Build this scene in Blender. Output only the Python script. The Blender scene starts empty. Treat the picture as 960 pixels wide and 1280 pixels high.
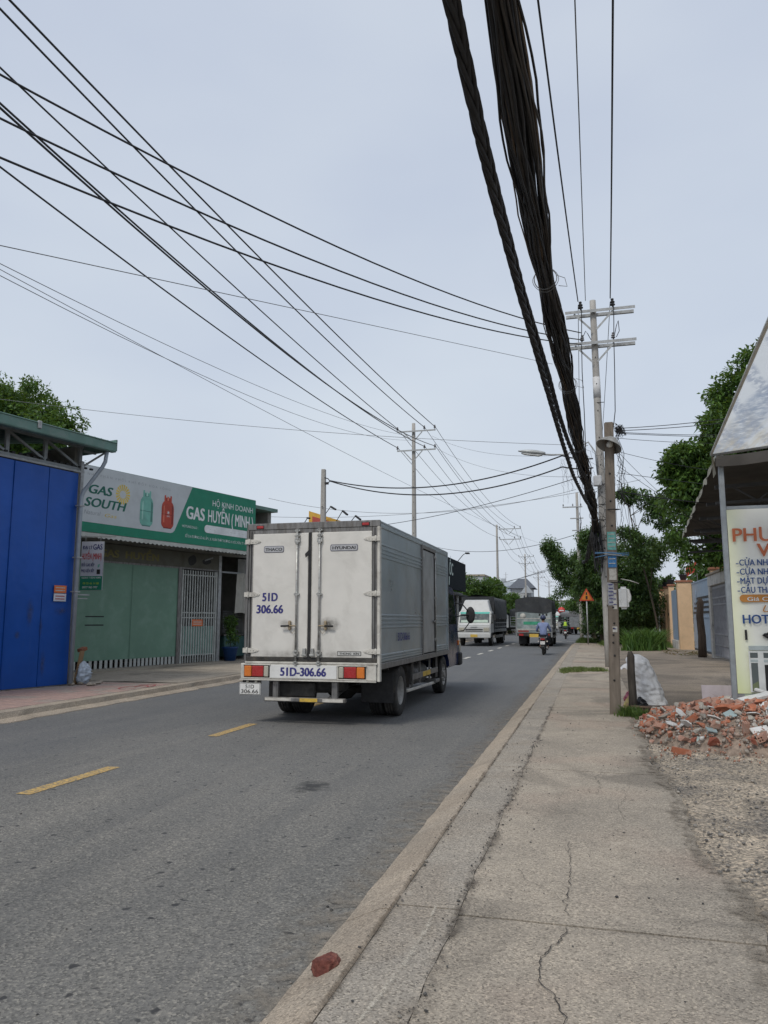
import bpy, bmesh, math, random
import numpy as np
from mathutils import Vector, Matrix, Euler
R = math.radians
random.seed(7); rng = np.random.default_rng(11)
scn = bpy.context.scene
COL = scn.collection

# ---------------------------------------------------------------- camera
cam = bpy.data.cameras.new("camera")
cam.sensor_fit = 'HORIZONTAL'; cam.sensor_width = 36.0
cam.lens = 36.0 * 961 / 960
cam.clip_start = 0.05; cam.clip_end = 6000
camo = bpy.data.objects.new("camera", cam); COL.objects.link(camo)
camo.location = (0, 0, 1.55)
camo.rotation_euler = (R(98), 0, R(15))
scn.camera = camo
scn.render.resolution_x = 768; scn.render.resolution_y = 1024

# ---------------------------------------------------------------- sky and sun
SUN_EL, SUN_AZ = 52.0, 200.0        # azimuth clockwise from +Y : behind the camera, a little left
w = bpy.data.worlds.new("World"); scn.world = w; w.use_nodes = True
nt = w.node_tree; nt.nodes.clear()
def wn(t, **k):
    n = nt.nodes.new(t)
    for a, b in k.items(): setattr(n, a, b)
    return n
out = wn('ShaderNodeOutputWorld'); bg = wn('ShaderNodeBackground'); bg.inputs[1].default_value = 0.1
sky = wn('ShaderNodeTexSky', sky_type='NISHITA'); sky.sun_disc = False
sky.sun_elevation = R(SUN_EL); sky.sun_rotation = R(SUN_AZ); sky.dust_density = 4; sky.air_density = 1.2
tc = wn('ShaderNodeTexCoord'); mp = wn('ShaderNodeMapping'); mp.inputs['Scale'].default_value = (1.0, 1.0, 2.2)
nz = wn('ShaderNodeTexNoise'); nz.inputs['Scale'].default_value = 1.9; nz.inputs['Detail'].default_value = 4; nz.inputs['Roughness'].default_value = .45
cr = wn('ShaderNodeValToRGB')
cr.color_ramp.elements[0].position = .30; cr.color_ramp.elements[0].color = (.47, .525, .645, 1)
cr.color_ramp.elements[1].position = .72; cr.color_ramp.elements[1].color = (.65, .70, .755, 1)
# gently brighter, whiter veil toward the horizon
sx = wn('ShaderNodeSeparateXYZ'); ab = wn('ShaderNodeMath', operation='ABSOLUTE'); cr2 = wn('ShaderNodeValToRGB')
cr2.color_ramp.elements[0].position = 0; cr2.color_ramp.elements[0].color = (.64, .695, .74, 1)
cr2.color_ramp.elements[1].position = .75; cr2.color_ramp.elements[1].color = (.49, .55, .67, 1)
e = cr2.color_ramp.elements.new(.3); e.color = (.535, .61, .715, 1)
mx0 = wn('ShaderNodeMix', data_type='RGBA'); mx0.inputs[0].default_value = .6
vm = wn('ShaderNodeVectorMath', operation='SCALE'); vm.inputs['Scale'].default_value = 10.0
mx = wn('ShaderNodeMix', data_type='RGBA'); mx.inputs[0].default_value = .90
L = nt.links.new
L(tc.outputs['Generated'], mp.inputs[0]); L(mp.outputs[0], nz.inputs['Vector']); L(nz.outputs[0], cr.inputs[0])
L(tc.outputs['Generated'], sx.inputs[0]); L(sx.outputs[2], ab.inputs[0]); L(ab.outputs[0], cr2.inputs[0])
L(cr2.outputs[0], mx0.inputs[6]); L(cr.outputs[0], mx0.inputs[7])
L(mx0.outputs[2], vm.inputs[0])
L(sky.outputs[0], mx.inputs[6]); L(vm.outputs[0], mx.inputs[7]); L(mx.outputs[2], bg.inputs[0]); L(bg.outputs[0], out.inputs[0])

sl = bpy.data.lights.new("sun", 'SUN'); sl.energy = 1.5; sl.angle = R(14); sl.color = (1, .95, .87)
so = bpy.data.objects.new("sun", sl); COL.objects.link(so)
_d = Vector((math.sin(R(SUN_AZ)) * math.cos(R(SUN_EL)), math.cos(R(SUN_AZ)) * math.cos(R(SUN_EL)), math.sin(R(SUN_EL))))
so.rotation_euler = _d.to_track_quat('Z', 'Y').to_euler()
scn.view_settings.view_transform = 'Standard'; scn.view_settings.look = 'None'
scn.view_settings.exposure = .19; scn.view_settings.gamma = 1

# ---------------------------------------------------------------- materials
def S(r, g, b):
    f = lambda c: (c / 255 / 12.92) if c / 255 <= .04045 else ((c / 255 + .055) / 1.055) ** 2.4
    return (f(r), f(g), f(b), 1)
class NT:
    def __init__(s, name):
        s.m = bpy.data.materials.new(name); s.m.use_nodes = True
        s.t = s.m.node_tree; s.b = s.t.nodes['Principled BSDF']; s.out = s.t.nodes['Material Output']
        s.geo = None
    def n(s, t, **k):
        x = s.t.nodes.new(t)
        for a, b in k.items(): setattr(x, a, b)
        return x
    def l(s, a, b): s.t.links.new(a, b)
    def pos(s, kind='Object', scale=(1, 1, 1)):
        c = s.n('ShaderNodeTexCoord'); m = s.n('ShaderNodeMapping'); m.inputs['Scale'].default_value = scale
        s.l(c.outputs[kind], m.inputs[0]); return m.outputs[0]
    def noise(s, vec, sc, det=5, rough=.55, dist=0):
        x = s.n('ShaderNodeTexNoise'); x.inputs['Scale'].default_value = sc; x.inputs['Detail'].default_value = det
        x.inputs['Roughness'].default_value = rough; x.inputs['Distortion'].default_value = dist
        s.l(vec, x.inputs['Vector']); return x.outputs[0]
    def voro(s, vec, sc, feat='F1', out='Distance', rnd=1):
        x = s.n('ShaderNodeTexVoronoi', feature=feat); x.inputs['Scale'].default_value = sc; x.inputs['Randomness'].default_value = rnd
        s.l(vec, x.inputs['Vector']); return x.outputs[out]
    def ramp(s, fac, *st):
        x = s.n('ShaderNodeValToRGB'); e = x.color_ramp.elements
        e[0].position, e[0].color = st[0]; e[1].position, e[1].color = st[-1]
        for p, c in st[1:-1]: q = e.new(p); q.color = c
        s.l(fac, x.inputs[0]); return x.outputs[0]
    def r01(s, fac, a, b): return s.ramp(fac, (a, (0, 0, 0, 1)), (b, (1, 1, 1, 1)))
    def mix(s, f, a, b, blend='MIX'):
        x = s.n('ShaderNodeMix', data_type='RGBA', blend_type=blend)
        for i, v in ((0, f), (6, a), (7, b)):
            if isinstance(v, (int, float)): x.inputs[i].default_value = v
            elif isinstance(v, tuple): x.inputs[i].default_value = v
            else: s.l(v, x.inputs[i])
        return x.outputs[2]
    def math(s, op, a, b=0):
        x = s.n('ShaderNodeMath', operation=op)
        for i, v in ((0, a), (1, b)):
            if isinstance(v, (int, float)): x.inputs[i].default_value = v
            else: s.l(v, x.inputs[i])
        return x.outputs[0]
    def bump(s, h, strength=.3, dist=.01, prev=None):
        x = s.n('ShaderNodeBump'); x.inputs['Strength'].default_value = strength; x.inputs['Distance'].default_value = dist
        s.l(h, x.inputs['Height'])
        if prev is not None: s.l(prev, x.inputs['Normal'])
        return x.outputs[0]
    def fin(s, col=None, rough=None, metal=None, normal=None):
        for nm, v in (('Base Color', col), ('Roughness', rough), ('Metallic', metal), ('Normal', normal)):
            if v is None: continue
            if isinstance(v, (int, float, tuple)): s.b.inputs[nm].default_value = v
            else: s.l(v, s.b.inputs[nm])
        return s.m
_mc = {}
def M(name, col, rough=.6, metal=0, var=.18, vs=4, bump=.15, bs=40, dirt=None, dsc=2.5, damt=.5, spec=.4, stretch=(1, 1, 1)):
    """weathered one-colour material: soft blotches, optional dirt patches, fine relief"""
    if name in _mc: return _mc[name]
    k = NT(name); p = k.pos('Object', stretch)
    n1 = k.noise(p, vs, 5)
    lo = tuple(c * (1 - var) for c in col[:3]) + (1,); hi = tuple(min(1, c * (1 + var)) for c in col[:3]) + (1,)
    c = k.ramp(n1, (.3, lo), (.7, hi))
    if dirt:
        n2 = k.noise(p, dsc, 7, .65, .4)
        f = k.ramp(n2, (.5, (0, 0, 0, 1)), (.72, (damt, damt, damt, 1)))
        c = k.mix(f, c, dirt)
    rr = k.ramp(k.noise(p, vs * 2.3, 4), (.3, (max(0, rough - .1),) * 3 + (1,)), (.7, (min(1, rough + .1),) * 3 + (1,)))
    nb = k.bump(k.noise(p, bs, 4), bump, .01) if bump else None
    k.b.inputs['Specular IOR Level'].default_value = spec
    _mc[name] = k.fin(c, rr, metal, nb)
    return _mc[name]

# ---------------------------------------------------------------- mesh helpers
class MB:
    def __init__(s): s.v = []; s.f = []; s.mi = []; s.sm = []
    def add(s, vs, fs, mi=0, sm=False):
        o = len(s.v); s.v += [tuple(v) for v in vs]; s.f += [tuple(i + o for i in f) for f in fs]
        s.mi += [mi] * len(fs); s.sm += [sm] * len(fs); return s
    def box(s, x0, x1, y0, y1, z0, z1, mi=0, mat=None):
        vs = [Vector((x, y, z)) for z in (z0, z1) for y in (y0, y1) for x in (x0, x1)]
        if mat is not None: vs = [mat @ v for v in vs]
        return s.add(vs, [(0, 2, 3, 1), (4, 5, 7, 6), (0, 1, 5, 4), (2, 6, 7, 3), (0, 4, 6, 2), (1, 3, 7, 5)], mi)
    def cbox(s, c, sz, rot=(0, 0, 0), mi=0):
        m = Matrix.Translation(c) @ Euler(rot).to_matrix().to_4x4()
        return s.box(-sz[0] / 2, sz[0] / 2, -sz[1] / 2, sz[1] / 2, -sz[2] / 2, sz[2] / 2, mi, m)
    def tube(s, pts, r, n=8, mi=0, caps=True, sm=True):
        pts = [Vector(p) for p in pts]; N = len(pts)
        rs = r if isinstance(r, (list, tuple)) else [r] * N
        rings = []; ref = None
        for i, p in enumerate(pts):
            t = (pts[min(i + 1, N - 1)] - pts[max(i - 1, 0)])
            t = t.normalized() if t.length > 1e-9 else Vector((0, 0, 1))
            if ref is None: ref = t.orthogonal().normalized()
            ref = (ref - t * ref.dot(t))
            ref = ref.normalized() if ref.length > 1e-6 else t.orthogonal().normalized()
            bi = t.cross(ref)
            rings.append([p + (ref * math.cos(a) + bi * math.sin(a)) * rs[i] for a in (2 * math.pi * k / n for k in range(n))])
        vs = [v for q in rings for v in q]; fs = []
        for i in range(N - 1):
            for k in range(n):
                a, b = i * n + k, i * n + (k + 1) % n
                fs.append((a, b, b + n, a + n))
        s.add(vs, fs, mi, sm)
        if caps: 
            o = len(s.v) - len(vs)
            s.f += [tuple(o + k for k in range(n))[::-1], tuple(o + (N - 1) * n + k for k in range(n))]; s.mi += [mi, mi]; s.sm += [False, False]
        return s
    def bar(s, a, b, w, h, mi=0):
        a, b = Vector(a), Vector(b); d = b - a; ln = d.length
        q = d.to_track_quat('X', 'Z').to_matrix().to_4x4()
        return s.box(0, ln, -w / 2, w / 2, -h / 2, h / 2, mi, Matrix.Translation(a) @ q)
    def lathe(s, prof, n=24, mat=None, mi=0, sm=True, cap=False):
        """prof: (radius, z) along local z"""
        vs = []
        for (r, z) in prof:
            for k in range(n):
                a = 2 * math.pi * k / n; vs.append(Vector((r * math.cos(a), r * math.sin(a), z)))
        if mat is not None: vs = [mat @ v for v in vs]
        fs = [(i * n + k, i * n + (k + 1) % n, (i + 1) * n + (k + 1) % n, (i + 1) * n + k) for i in range(len(prof) - 1) for k in range(n)]
        s.add(vs, fs, mi, sm)
        if cap:
            o = len(s.v) - len(vs)
            s.f += [tuple(o + k for k in range(n))[::-1], tuple(o + (len(prof) - 1) * n + k for k in range(n))]; s.mi += [mi, mi]; s.sm += [False, False]
        return s
    def prism(s, outline, y0, y1, plane='xz', mi=0, mat=None):
        n = len(outline)
        def P(a, b, y): return {'xz': (a, y, b), 'yz': (y, a, b), 'xy': (a, b, y)}[plane]
        vs = [Vector(P(a, b, y0)) for a, b in outline] + [Vector(P(a, b, y1)) for a, b in outline]
        if mat is not None: vs = [mat @ v for v in vs]
        fs = [tuple(range(n)), tuple(range(2 * n - 1, n - 1, -1))] + [(i, i + n, (i + 1) % n + n, (i + 1) % n) for i in range(n)]
        return s.add(vs, fs, mi)
    def grid(s, fn, nu, nv, mi=0, sm=True, both=False):
        vs = [fn(i / nu, j / nv) for j in range(nv + 1) for i in range(nu + 1)]
        fs = [(j * (nu + 1) + i, j * (nu + 1) + i + 1, (j + 1) * (nu + 1) + i + 1, (j + 1) * (nu + 1) + i) for j in range(nv) for i in range(nu)]
        return s.add(vs, fs, mi, sm)
    def mesh(s, name, mats, bevel=0, seg=1):
        me = bpy.data.meshes.new(name); me.from_pydata(s.v, [], s.f)
        for m in (mats if isinstance(mats, (list, tuple)) else [mats]): me.materials.append(m)
        me.polygons.foreach_set('material_index', s.mi); me.polygons.foreach_set('use_smooth', s.sm)
        bm = bmesh.new(); bm.from_mesh(me)
        bmesh.ops.recalc_face_normals(bm, faces=bm.faces)
        if bevel:
            es = [e for e in bm.edges if len(e.link_faces) == 2 and e.calc_face_angle(0) > R(35)]
            bmesh.ops.bevel(bm, geom=es, offset=bevel, segments=seg, affect='EDGES', clamp_overlap=True)
        bm.to_mesh(me); bm.free()
        return me
    def build(s, name, mats, parent=None, label=None, bevel=0, seg=1, loc=None, rot=None):
        o = bpy.data.objects.new(name, s.mesh(name, mats, bevel, seg)); COL.objects.link(o)
        if parent is not None: o.parent = parent
        if label: o['label'] = label
        if loc is not None: o.location = loc
        if rot is not None: o.rotation_euler = rot
        return o
def tag(o, label, cat, group=None, kind=None):
    o['label'] = label; o['category'] = cat
    if group: o['group'] = group
    if kind: o['kind'] = kind
    return o
def thing(name, label, cat, loc=(0, 0, 0), rz=0, group=None):
    o = bpy.data.objects.new(name, None); COL.objects.link(o)
    o.location = loc; o.rotation_euler = (0, 0, R(rz)); o.empty_display_size = .2
    return tag(o, label, cat, group)
def struct(o): o['kind'] = 'structure'; return o
KIDS = {}
def copy_tree(o, parent=None):
    c = o.copy(); COL.objects.link(c)
    if parent is not None: c.parent = parent
    for ch in list(o.children): copy_tree(ch, c)
    return c
def inst(name, me, parent, loc, rot=(0, 0, 0), scale=None, label=None):
    o = bpy.data.objects.new(name, me); COL.objects.link(o); o.parent = parent; o.location = loc; o.rotation_euler = rot
    if scale is not None: o.scale = scale if isinstance(scale, (tuple, list)) else (scale,) * 3
    if label: o['label'] = label
    return o
def fastmesh(name, V, F4, mat, attr=None):
    """V (n,3), F4 (m,k) arrays"""
    me = bpy.data.meshes.new(name); k = F4.shape[1]
    me.vertices.add(len(V)); me.vertices.foreach_set('co', V.astype(np.float32).ravel())
    me.loops.add(F4.size); me.loops.foreach_set('vertex_index', F4.astype(np.int32).ravel())
    me.polygons.add(len(F4)); me.polygons.foreach_set('loop_start', np.arange(0, F4.size, k, dtype=np.int32))
    me.polygons.foreach_set('loop_total', np.full(len(F4), k, dtype=np.int32))
    me.materials.append(mat)
    if attr is not None:
        a = me.attributes.new('tone', 'FLOAT', 'POINT'); a.data.foreach_set('value', attr.astype(np.float32))
    me.update(calc_edges=True); me.validate()
    return me
def addobj(name, me, parent=None, label=None):
    o = bpy.data.objects.new(name, me); COL.objects.link(o)
    if parent is not None: o.parent = parent
    if label: o['label'] = label
    return o
_dg = None
def text(name, s, h, loc, rot, mat, parent, width=None, bold=0.0, align='CENTER', ext=.002, shear=0, label=None):
    """lettering converted to mesh. h = height of a capital; width = full width to squeeze into"""
    cu = bpy.data.curves.new(name, 'FONT'); cu.body = s; cu.size = 1; cu.offset = 0; cu.extrude = 0
    cu.align_x = 'LEFT'; cu.align_y = 'BOTTOM_BASELINE'; cu.shear = shear; cu.resolution_u = 3
    o = bpy.data.objects.new(name, cu); COL.objects.link(o)
    dg = bpy.context.evaluated_depsgraph_get(); ev = o.evaluated_get(dg)
    me = bpy.data.meshes.new_from_object(ev); bpy.data.objects.remove(o)
    co = np.empty(len(me.vertices) * 3); me.vertices.foreach_get('co', co); co = co.reshape(-1, 3)
    if len(co) == 0: return None
    k = h / .72; x0, x1 = co[:, 0].min(), co[:, 0].max()
    kx = k if width is None else width / (x1 - x0)
    co[:, 0] = (co[:, 0] - x0) * kx; co[:, 1] *= k
    W = (x1 - x0) * kx
    if align == 'CENTER': co[:, 0] -= W / 2
    elif align == 'RIGHT': co[:, 0] -= W
    me.vertices.foreach_set('co', co.ravel()); me.update()
    if bold > .012:                                   # heavier strokes: the glyphs laid side by side, a hair apart in depth
        bmt = bmesh.new(); bmt.from_mesh(me); bd = bold * 1.15 * kx
        for q, (sgn, sgy) in enumerate(((-1, -.35), (1, .35), (-.5, .4), (.5, -.4))):
            m2 = me.copy(); m2.transform(Matrix.Translation((sgn * bd, sgy * bold * k, .0002 * (q + 1)))); bmt.from_mesh(m2); bpy.data.meshes.remove(m2)
        bmt.to_mesh(me); bmt.free()
    me.materials.clear(); me.materials.append(mat); me.name = name
    for p in me.polygons: p.use_smooth = False
    o = bpy.data.objects.new(name, me); COL.objects.link(o); o.parent = parent; o.location = loc; o.rotation_euler = rot
    if label: o['label'] = label
    return o
FR = (R(90), 0, 0)      # lettering that stands facing local -y
def hsh(*a): return (math.sin(sum(v * k for v, k in zip(a, (12.9898, 78.233, 37.719)))) * 43758.5453) % 1
from mathutils import noise as mn
def fbm(x, y, z=0, o=4): return mn.fractal(Vector((x, y, z)), 1.0, 2.0, o)
# ================================================================ SETTING: ground, road, pavements
def m_asphalt():
    k = NT("asphalt"); p = k.pos()
    big = k.noise(p, .35, 5, .6, .3); ps = k.pos('Object', (2.2, .25, 1)); lane = k.noise(ps, 1.1, 4, .5)
    c = k.ramp(big, (.3, (.138, .135, .126, 1)), (.7, (.198, .191, .175, 1)))
    c = k.mix(k.r01(lane, .45, .75), c, (.205, .195, .175, 1))
    # aggregate: pale and dark chips
    v = k.voro(p, 85, 'F1', 'Color'); vs = k.n('ShaderNodeSeparateColor'); k.l(v, vs.inputs[0])
    chip = k.ramp(vs.outputs[0], (0, (.48, .48, .48, 1)), (.45, (.95, .95, .95, 1)), (.8, (1.14, 1.13, 1.1, 1)), (1, (1.75, 1.7, 1.6, 1)))
    c = k.mix(.85, c, chip, 'MULTIPLY')
    wp = k.n('ShaderNodeVectorMath', operation='ADD'); k.l(p, wp.inputs[0]); nzc = k.n('ShaderNodeTexNoise'); nzc.inputs['Scale'].default_value = 14; k.l(p, nzc.inputs['Vector']); sc2 = k.n('ShaderNodeVectorMath', operation='SCALE'); sc2.inputs['Scale'].default_value = .07; k.l(nzc.outputs[1], sc2.inputs[0]); k.l(sc2.outputs[0], wp.inputs[1])
    hole = k.ramp(k.voro(wp.outputs[0], 6.5), (.10, (.95, .95, .95, 1)), (.155, (0, 0, 0, 1)))
    hole = k.math('MULTIPLY', hole, k.r01(k.noise(p, 1.3, 3), .33, .47)); c = k.mix(hole, c, (.04, .04, .041, 1))
    fine = k.noise(p, 260, 3, .7); c = k.mix(.6, c, k.ramp(fine, (.3, (.6, .6, .6, 1)), (.7, (1.35, 1.35, 1.35, 1))), 'MULTIPLY')
    pit = k.noise(p, 22, 5, .75); c = k.mix(k.ramp(pit, (.30, (.6, .6, .6, 1)), (.40, (0, 0, 0, 1))), c, (.05, .05, .052, 1))
    # darker and bluer tone from about the truck onward and in the far lane
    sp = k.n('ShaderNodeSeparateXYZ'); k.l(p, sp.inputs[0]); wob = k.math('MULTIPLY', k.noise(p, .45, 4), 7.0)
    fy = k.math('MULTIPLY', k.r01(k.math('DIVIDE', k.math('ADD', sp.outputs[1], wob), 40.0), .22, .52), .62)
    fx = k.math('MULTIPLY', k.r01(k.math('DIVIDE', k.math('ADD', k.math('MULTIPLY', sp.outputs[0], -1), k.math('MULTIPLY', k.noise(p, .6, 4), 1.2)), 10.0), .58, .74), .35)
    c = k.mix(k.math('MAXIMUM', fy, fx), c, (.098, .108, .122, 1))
    tr = k.math('MULTIPLY', k.r01(k.noise(k.pos('Object', (1.6, .05, 1)), 1.6, 3), .5, .68), .30); c = k.mix(tr, c, (.11, .11, .108, 1))
    # dark oil stain in the near lane
    co = k.n('ShaderNodeTexCoord'); sub = k.n('ShaderNodeVectorMath', operation='SUBTRACT'); k.l(co.outputs['Object'], sub.inputs[0])
    sub.inputs[1].default_value = (-2.60, 7.09, 0); mul = k.n('ShaderNodeVectorMath', operation='MULTIPLY'); k.l(sub.outputs[0], mul.inputs[0])
    mul.inputs[1].default_value = (2.7, 1.7, 0); le = k.n('ShaderNodeVectorMath', operation='LENGTH'); k.l(mul.outputs[0], le.inputs[0])
    d = k.math('ADD', le.outputs['Value'], k.math('MULTIPLY', k.noise(p, 9, 4), 1.0))
    c = k.mix(k.ramp(d, (.65, (.85, .85, .85, 1)), (1.5, (0, 0, 0, 1))), c, (.030, .031, .033, 1))
    n1 = k.bump(k.voro(p, 85), .35, .006); n2 = k.bump(fine, .45, .004, n1); n3 = k.bump(pit, .4, .01, n2)
    k.b.inputs['Specular IOR Level'].default_value = .35
    return k.fin(c, .86, 0, n3)
def m_concrete(name, base, alt, stain, speck=.5, sc=1.0, tint=None):
    k = NT(name); p = k.pos()
    a = k.noise(p, .9 * sc, 6, .62, .5); b = k.noise(p, 4.2 * sc, 6, .7, .3)
    c = k.ramp(a, (.32, alt), (.62, base))
    c = k.mix(k.ramp(b, (.50, (0, 0, 0, 1)), (.74, (.55, .55, .55, 1))), c, stain)
    c = k.mix(k.ramp(k.noise(p, .55 * sc, 5, .6, 1.2), (.50, (0, 0, 0, 1)), (.62, (.6, .6, .6, 1))), c, tuple(x * .72 for x in stain[:3]) + (1,))
    if tint: c = k.mix(k.ramp(k.noise(p, .55, 3), (.52, (0, 0, 0, 1)), (.68, (.45, .45, .45, 1))), c, tint)
    v = k.voro(p, 125, 'F1', 'Color'); vs = k.n('ShaderNodeSeparateColor'); k.l(v, vs.inputs[0])
    c = k.mix(min(1, speck * 1.1), c, k.ramp(vs.outputs[0], (0, (.28, .27, .26, 1)), (.22, (.78, .78, .77, 1)), (.8, (1.15, 1.15, 1.15, 1)), (1, (1.7, 1.66, 1.58, 1))), 'MULTIPLY')
    wp = k.n('ShaderNodeVectorMath', operation='ADD'); k.l(p, wp.inputs[0]); nzc = k.n('ShaderNodeTexNoise'); nzc.inputs['Scale'].default_value = 20; k.l(p, nzc.inputs['Vector']); sc2 = k.n('ShaderNodeVectorMath', operation='SCALE'); sc2.inputs['Scale'].default_value = .05; k.l(nzc.outputs[1], sc2.inputs[0]); k.l(sc2.outputs[0], wp.inputs[1])
    hole = k.ramp(k.voro(wp.outputs[0], 9.0), (.05, (.8, .8, .8, 1)), (.10, (0, 0, 0, 1))); c = k.mix(k.math('MULTIPLY', hole, k.r01(k.noise(p, 1.9, 3), .42, .6)), c, (.07, .06, .052, 1))
    pale = k.math('MULTIPLY', k.r01(k.noise(p, 3.1, 6, .7, .8), .58, .72), k.r01(k.noise(p, .7, 2), .4, .6)); c = k.mix(k.math('MULTIPLY', pale, .6), c, tuple(min(1, x * 1.45) for x in base[:3]) + (1,))
    fine = k.noise(p, 300, 3, .7); c = k.mix(.55, c, k.ramp(fine, (.3, (.65, .65, .65, 1)), (.7, (1.3, 1.3, 1.3, 1))), 'MULTIPLY')
    pit = k.noise(p, 45, 5, .8); c = k.mix(k.ramp(pit, (.30, (.65, .65, .65, 1)), (.385, (0, 0, 0, 1))), c, (.07, .062, .055, 1))
    n1 = k.bump(k.voro(p, 125), .3, .004); n2 = k.bump(b, .25, .03, n1); n3 = k.bump(pit, .45, .008, n2)
    k.b.inputs['Specular IOR Level'].default_value = .3
    return k.fin(c, .92, 0, n3)
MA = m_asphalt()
MC_walk = m_concrete("walk_concrete", (.390, .338, .272, 1), (.305, .268, .220, 1), (.235, .208, .172, 1), .62, 1, (.40, .29, .225, 1))
MC_strip = m_concrete("strip_concrete", (.345, .308, .258, 1), (.270, .245, .212, 1), (.39, .335, .27, 1), .68, 1.3)
MC_kerb = m_concrete("kerb_concrete", (.40, .335, .262, 1), (.31, .27, .22, 1), (.39, .325, .255, 1), .6, 1.4)
MC_left = m_concrete("drive_concrete", (.37, .32, .26, 1), (.29, .255, .21, 1), (.23, .205, .17, 1), .4, .8)
MC_yard = m_concrete("yard_concrete", (.30, .25, .195, 1), (.215, .18, .145, 1), (.16, .138, .112, 1), .5, .7)
def m_soil():
    k = NT("gravel_soil"); p = k.pos()
    a = k.noise(p, 1.2, 6, .6, .6); b = k.noise(p, 7, 6, .7)
    c = k.ramp(a, (.34, (.19, .17, .145, 1)), (.46, (.33, .28, .215, 1)), (.62, (.46, .39, .30, 1)))
    c = k.mix(k.math('MULTIPLY', k.r01(b, .52, .7), .6), c, (.16, .15, .14, 1))
    v = k.voro(p, 60, 'F1', 'Color'); vs = k.n('ShaderNodeSeparateColor'); k.l(v, vs.inputs[0])
    c = k.mix(.8, c, k.ramp(vs.outputs[0], (0, (.3, .3, .32, 1)), (.5, (.95, .95, .95, 1)), (1, (2.0, 1.9, 1.8, 1))), 'MULTIPLY')
    n = k.bump(k.voro(p, 60), .7, .01); n = k.bump(b, .6, .04, n)
    return k.fin(c, .95, 0, n)
MSOIL = m_soil()
MDIRT = M("dry_earth", (.20, .17, .13, 1), .95, var=.3, vs=.4, bump=.4, bs=6)

# terrain out to the horizon
struct(MB().add([(-2500, -400, -.12), (2500, -400, -.12), (2500, 4000, -.12), (-2500, 4000, -.12)], [(0, 1, 2, 3)]).build('ground', MDIRT))
# carriageway sheet, with the gentle left bend past the junction
def road_edges(y):
    b = 0 if y < 70 else ((y - 70) ** 2) * .0006
    return -8.75 - b, -1.28 - b + (0 if y < 53 else min(2.2, (y - 53) * .30)) 
ys = [-30, -10, 0, 5, 10, 20, 30, 40, 50, 53, 56, 60, 66, 75, 85, 95, 110, 130, 150, 180, 220, 260]
vs = [(e, y, 0) for y in ys for e in road_edges(y)]
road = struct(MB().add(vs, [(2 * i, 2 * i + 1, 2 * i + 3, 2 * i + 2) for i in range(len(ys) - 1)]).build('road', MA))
# painted marks, worn
def m_paint(name, col, wear=.5):
    k = NT(name); p = k.pos()
    c = k.mix(k.ramp(k.noise(p, 30, 6, .75), (wear - .06, (1, 1, 1, 1)), (wear + .1, (0, 0, 0, 1))), col, (.14, .138, .13, 1))
    v = k.voro(p, 95, 'F1', 'Color'); vs_ = k.n('ShaderNodeSeparateColor'); k.l(v, vs_.inputs[0])
    c = k.mix(.6, c, k.ramp(vs_.outputs[0], (0, (.55, .55, .55, 1)), (1, (1.25, 1.25, 1.25, 1))), 'MULTIPLY')
    return k.fin(c, .8, 0, k.bump(k.voro(p, 95), .5, .005))
MPY = m_paint("yellow_road_paint", (.58, .38, .12, 1), .45); MPW = m_paint("white_road_paint", (.66, .63, .55, 1), .4)
def dash(x, y0, y1, m, w=.13, x2=None):
    n = 10; x2 = x if x2 is None else x2; L_, R_ = [], []
    for i in range(n + 1):
        t = i / n; xx = x + (x2 - x) * t; y = y0 + (y1 - y0) * t
        L_.append((xx - w / 2 - .008 * hsh(i, y0), y, .004)); R_.append((xx + w / 2 + .008 * hsh(i, y0, 3), y, .004))
    v = [q for pr in zip(L_, R_) for q in pr]
    MB().add(v, [(2 * i, 2 * i + 1, 2 * i + 3, 2 * i + 2) for i in range(n)]).build('lane_dash', m, road)
dash(-4.99, 6.10, 7.45, MPY, .14, -4.97); dash(-4.99, 9.70, 11.0, MPY, .14)
for i in range(5): dash(-4.99, 13.3 + 3.62 * i, 14.6 + 3.62 * i, MPY)
for i in range(6): dash(-5.05, 31.4 + 3.9 * i, 32.9 + 3.9 * i, MPW, .15)
for x0, x1 in ((-2.9, -2.2), (-1.85, -1.15), (-3.95, -3.25)): 
    MB().add([(x0, 58.6, .004), (x1, 57.8, .004), (x1, 58.15, .004), (x0, 58.95, .004)], [(0, 1, 2, 3)]).build('stop_line_dash', MPW, road)
# thin drift of dust and sand along the road edge
def m_sand():
    k = NT("sand_drift"); p = k.pos(); k.m.blend_method = 'HASHED' if hasattr(k.m, 'blend_method') else None
    n = k.noise(p, 8, 6, .75); g = k.n('ShaderNodeAttribute'); g.attribute_name = 'tone'
    a = k.math('MULTIPLY', k.r01(n, .42, .62), g.outputs['Fac']); k.l(a, k.b.inputs['Alpha'])
    return k.fin(k.ramp(k.noise(p, 160, 3), (.3, (.17, .15, .125, 1)), (.7, (.33, .29, .235, 1))), .95)
MSAND = m_sand()
def drift(y0, y1, xin, xout, z, n=60):
    V, F, A = [], [], []
    for i in range(n + 1):
        y = y0 + (y1 - y0) * i / n; wv = .7 + .5 * fbm(y * .9, xin)
        for j, (t, a) in enumerate(((0, .9), (.35, .6), (1, 0))): V.append((xin + (xout - xin) * t * wv, y, z)); A.append(a)
    for i in range(n):
        for j in range(2): a = i * 3 + j; F.append((a, a + 1, a + 4, a + 3))
    o = addobj('sand_drift', fastmesh('sand_drift', np.array(V), np.array(F), MSAND, np.array(A))); o['kind'] = 'stuff'
    tag(o, "thin sand drift along the foot of the kerb", "sand", kind='stuff')
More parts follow.
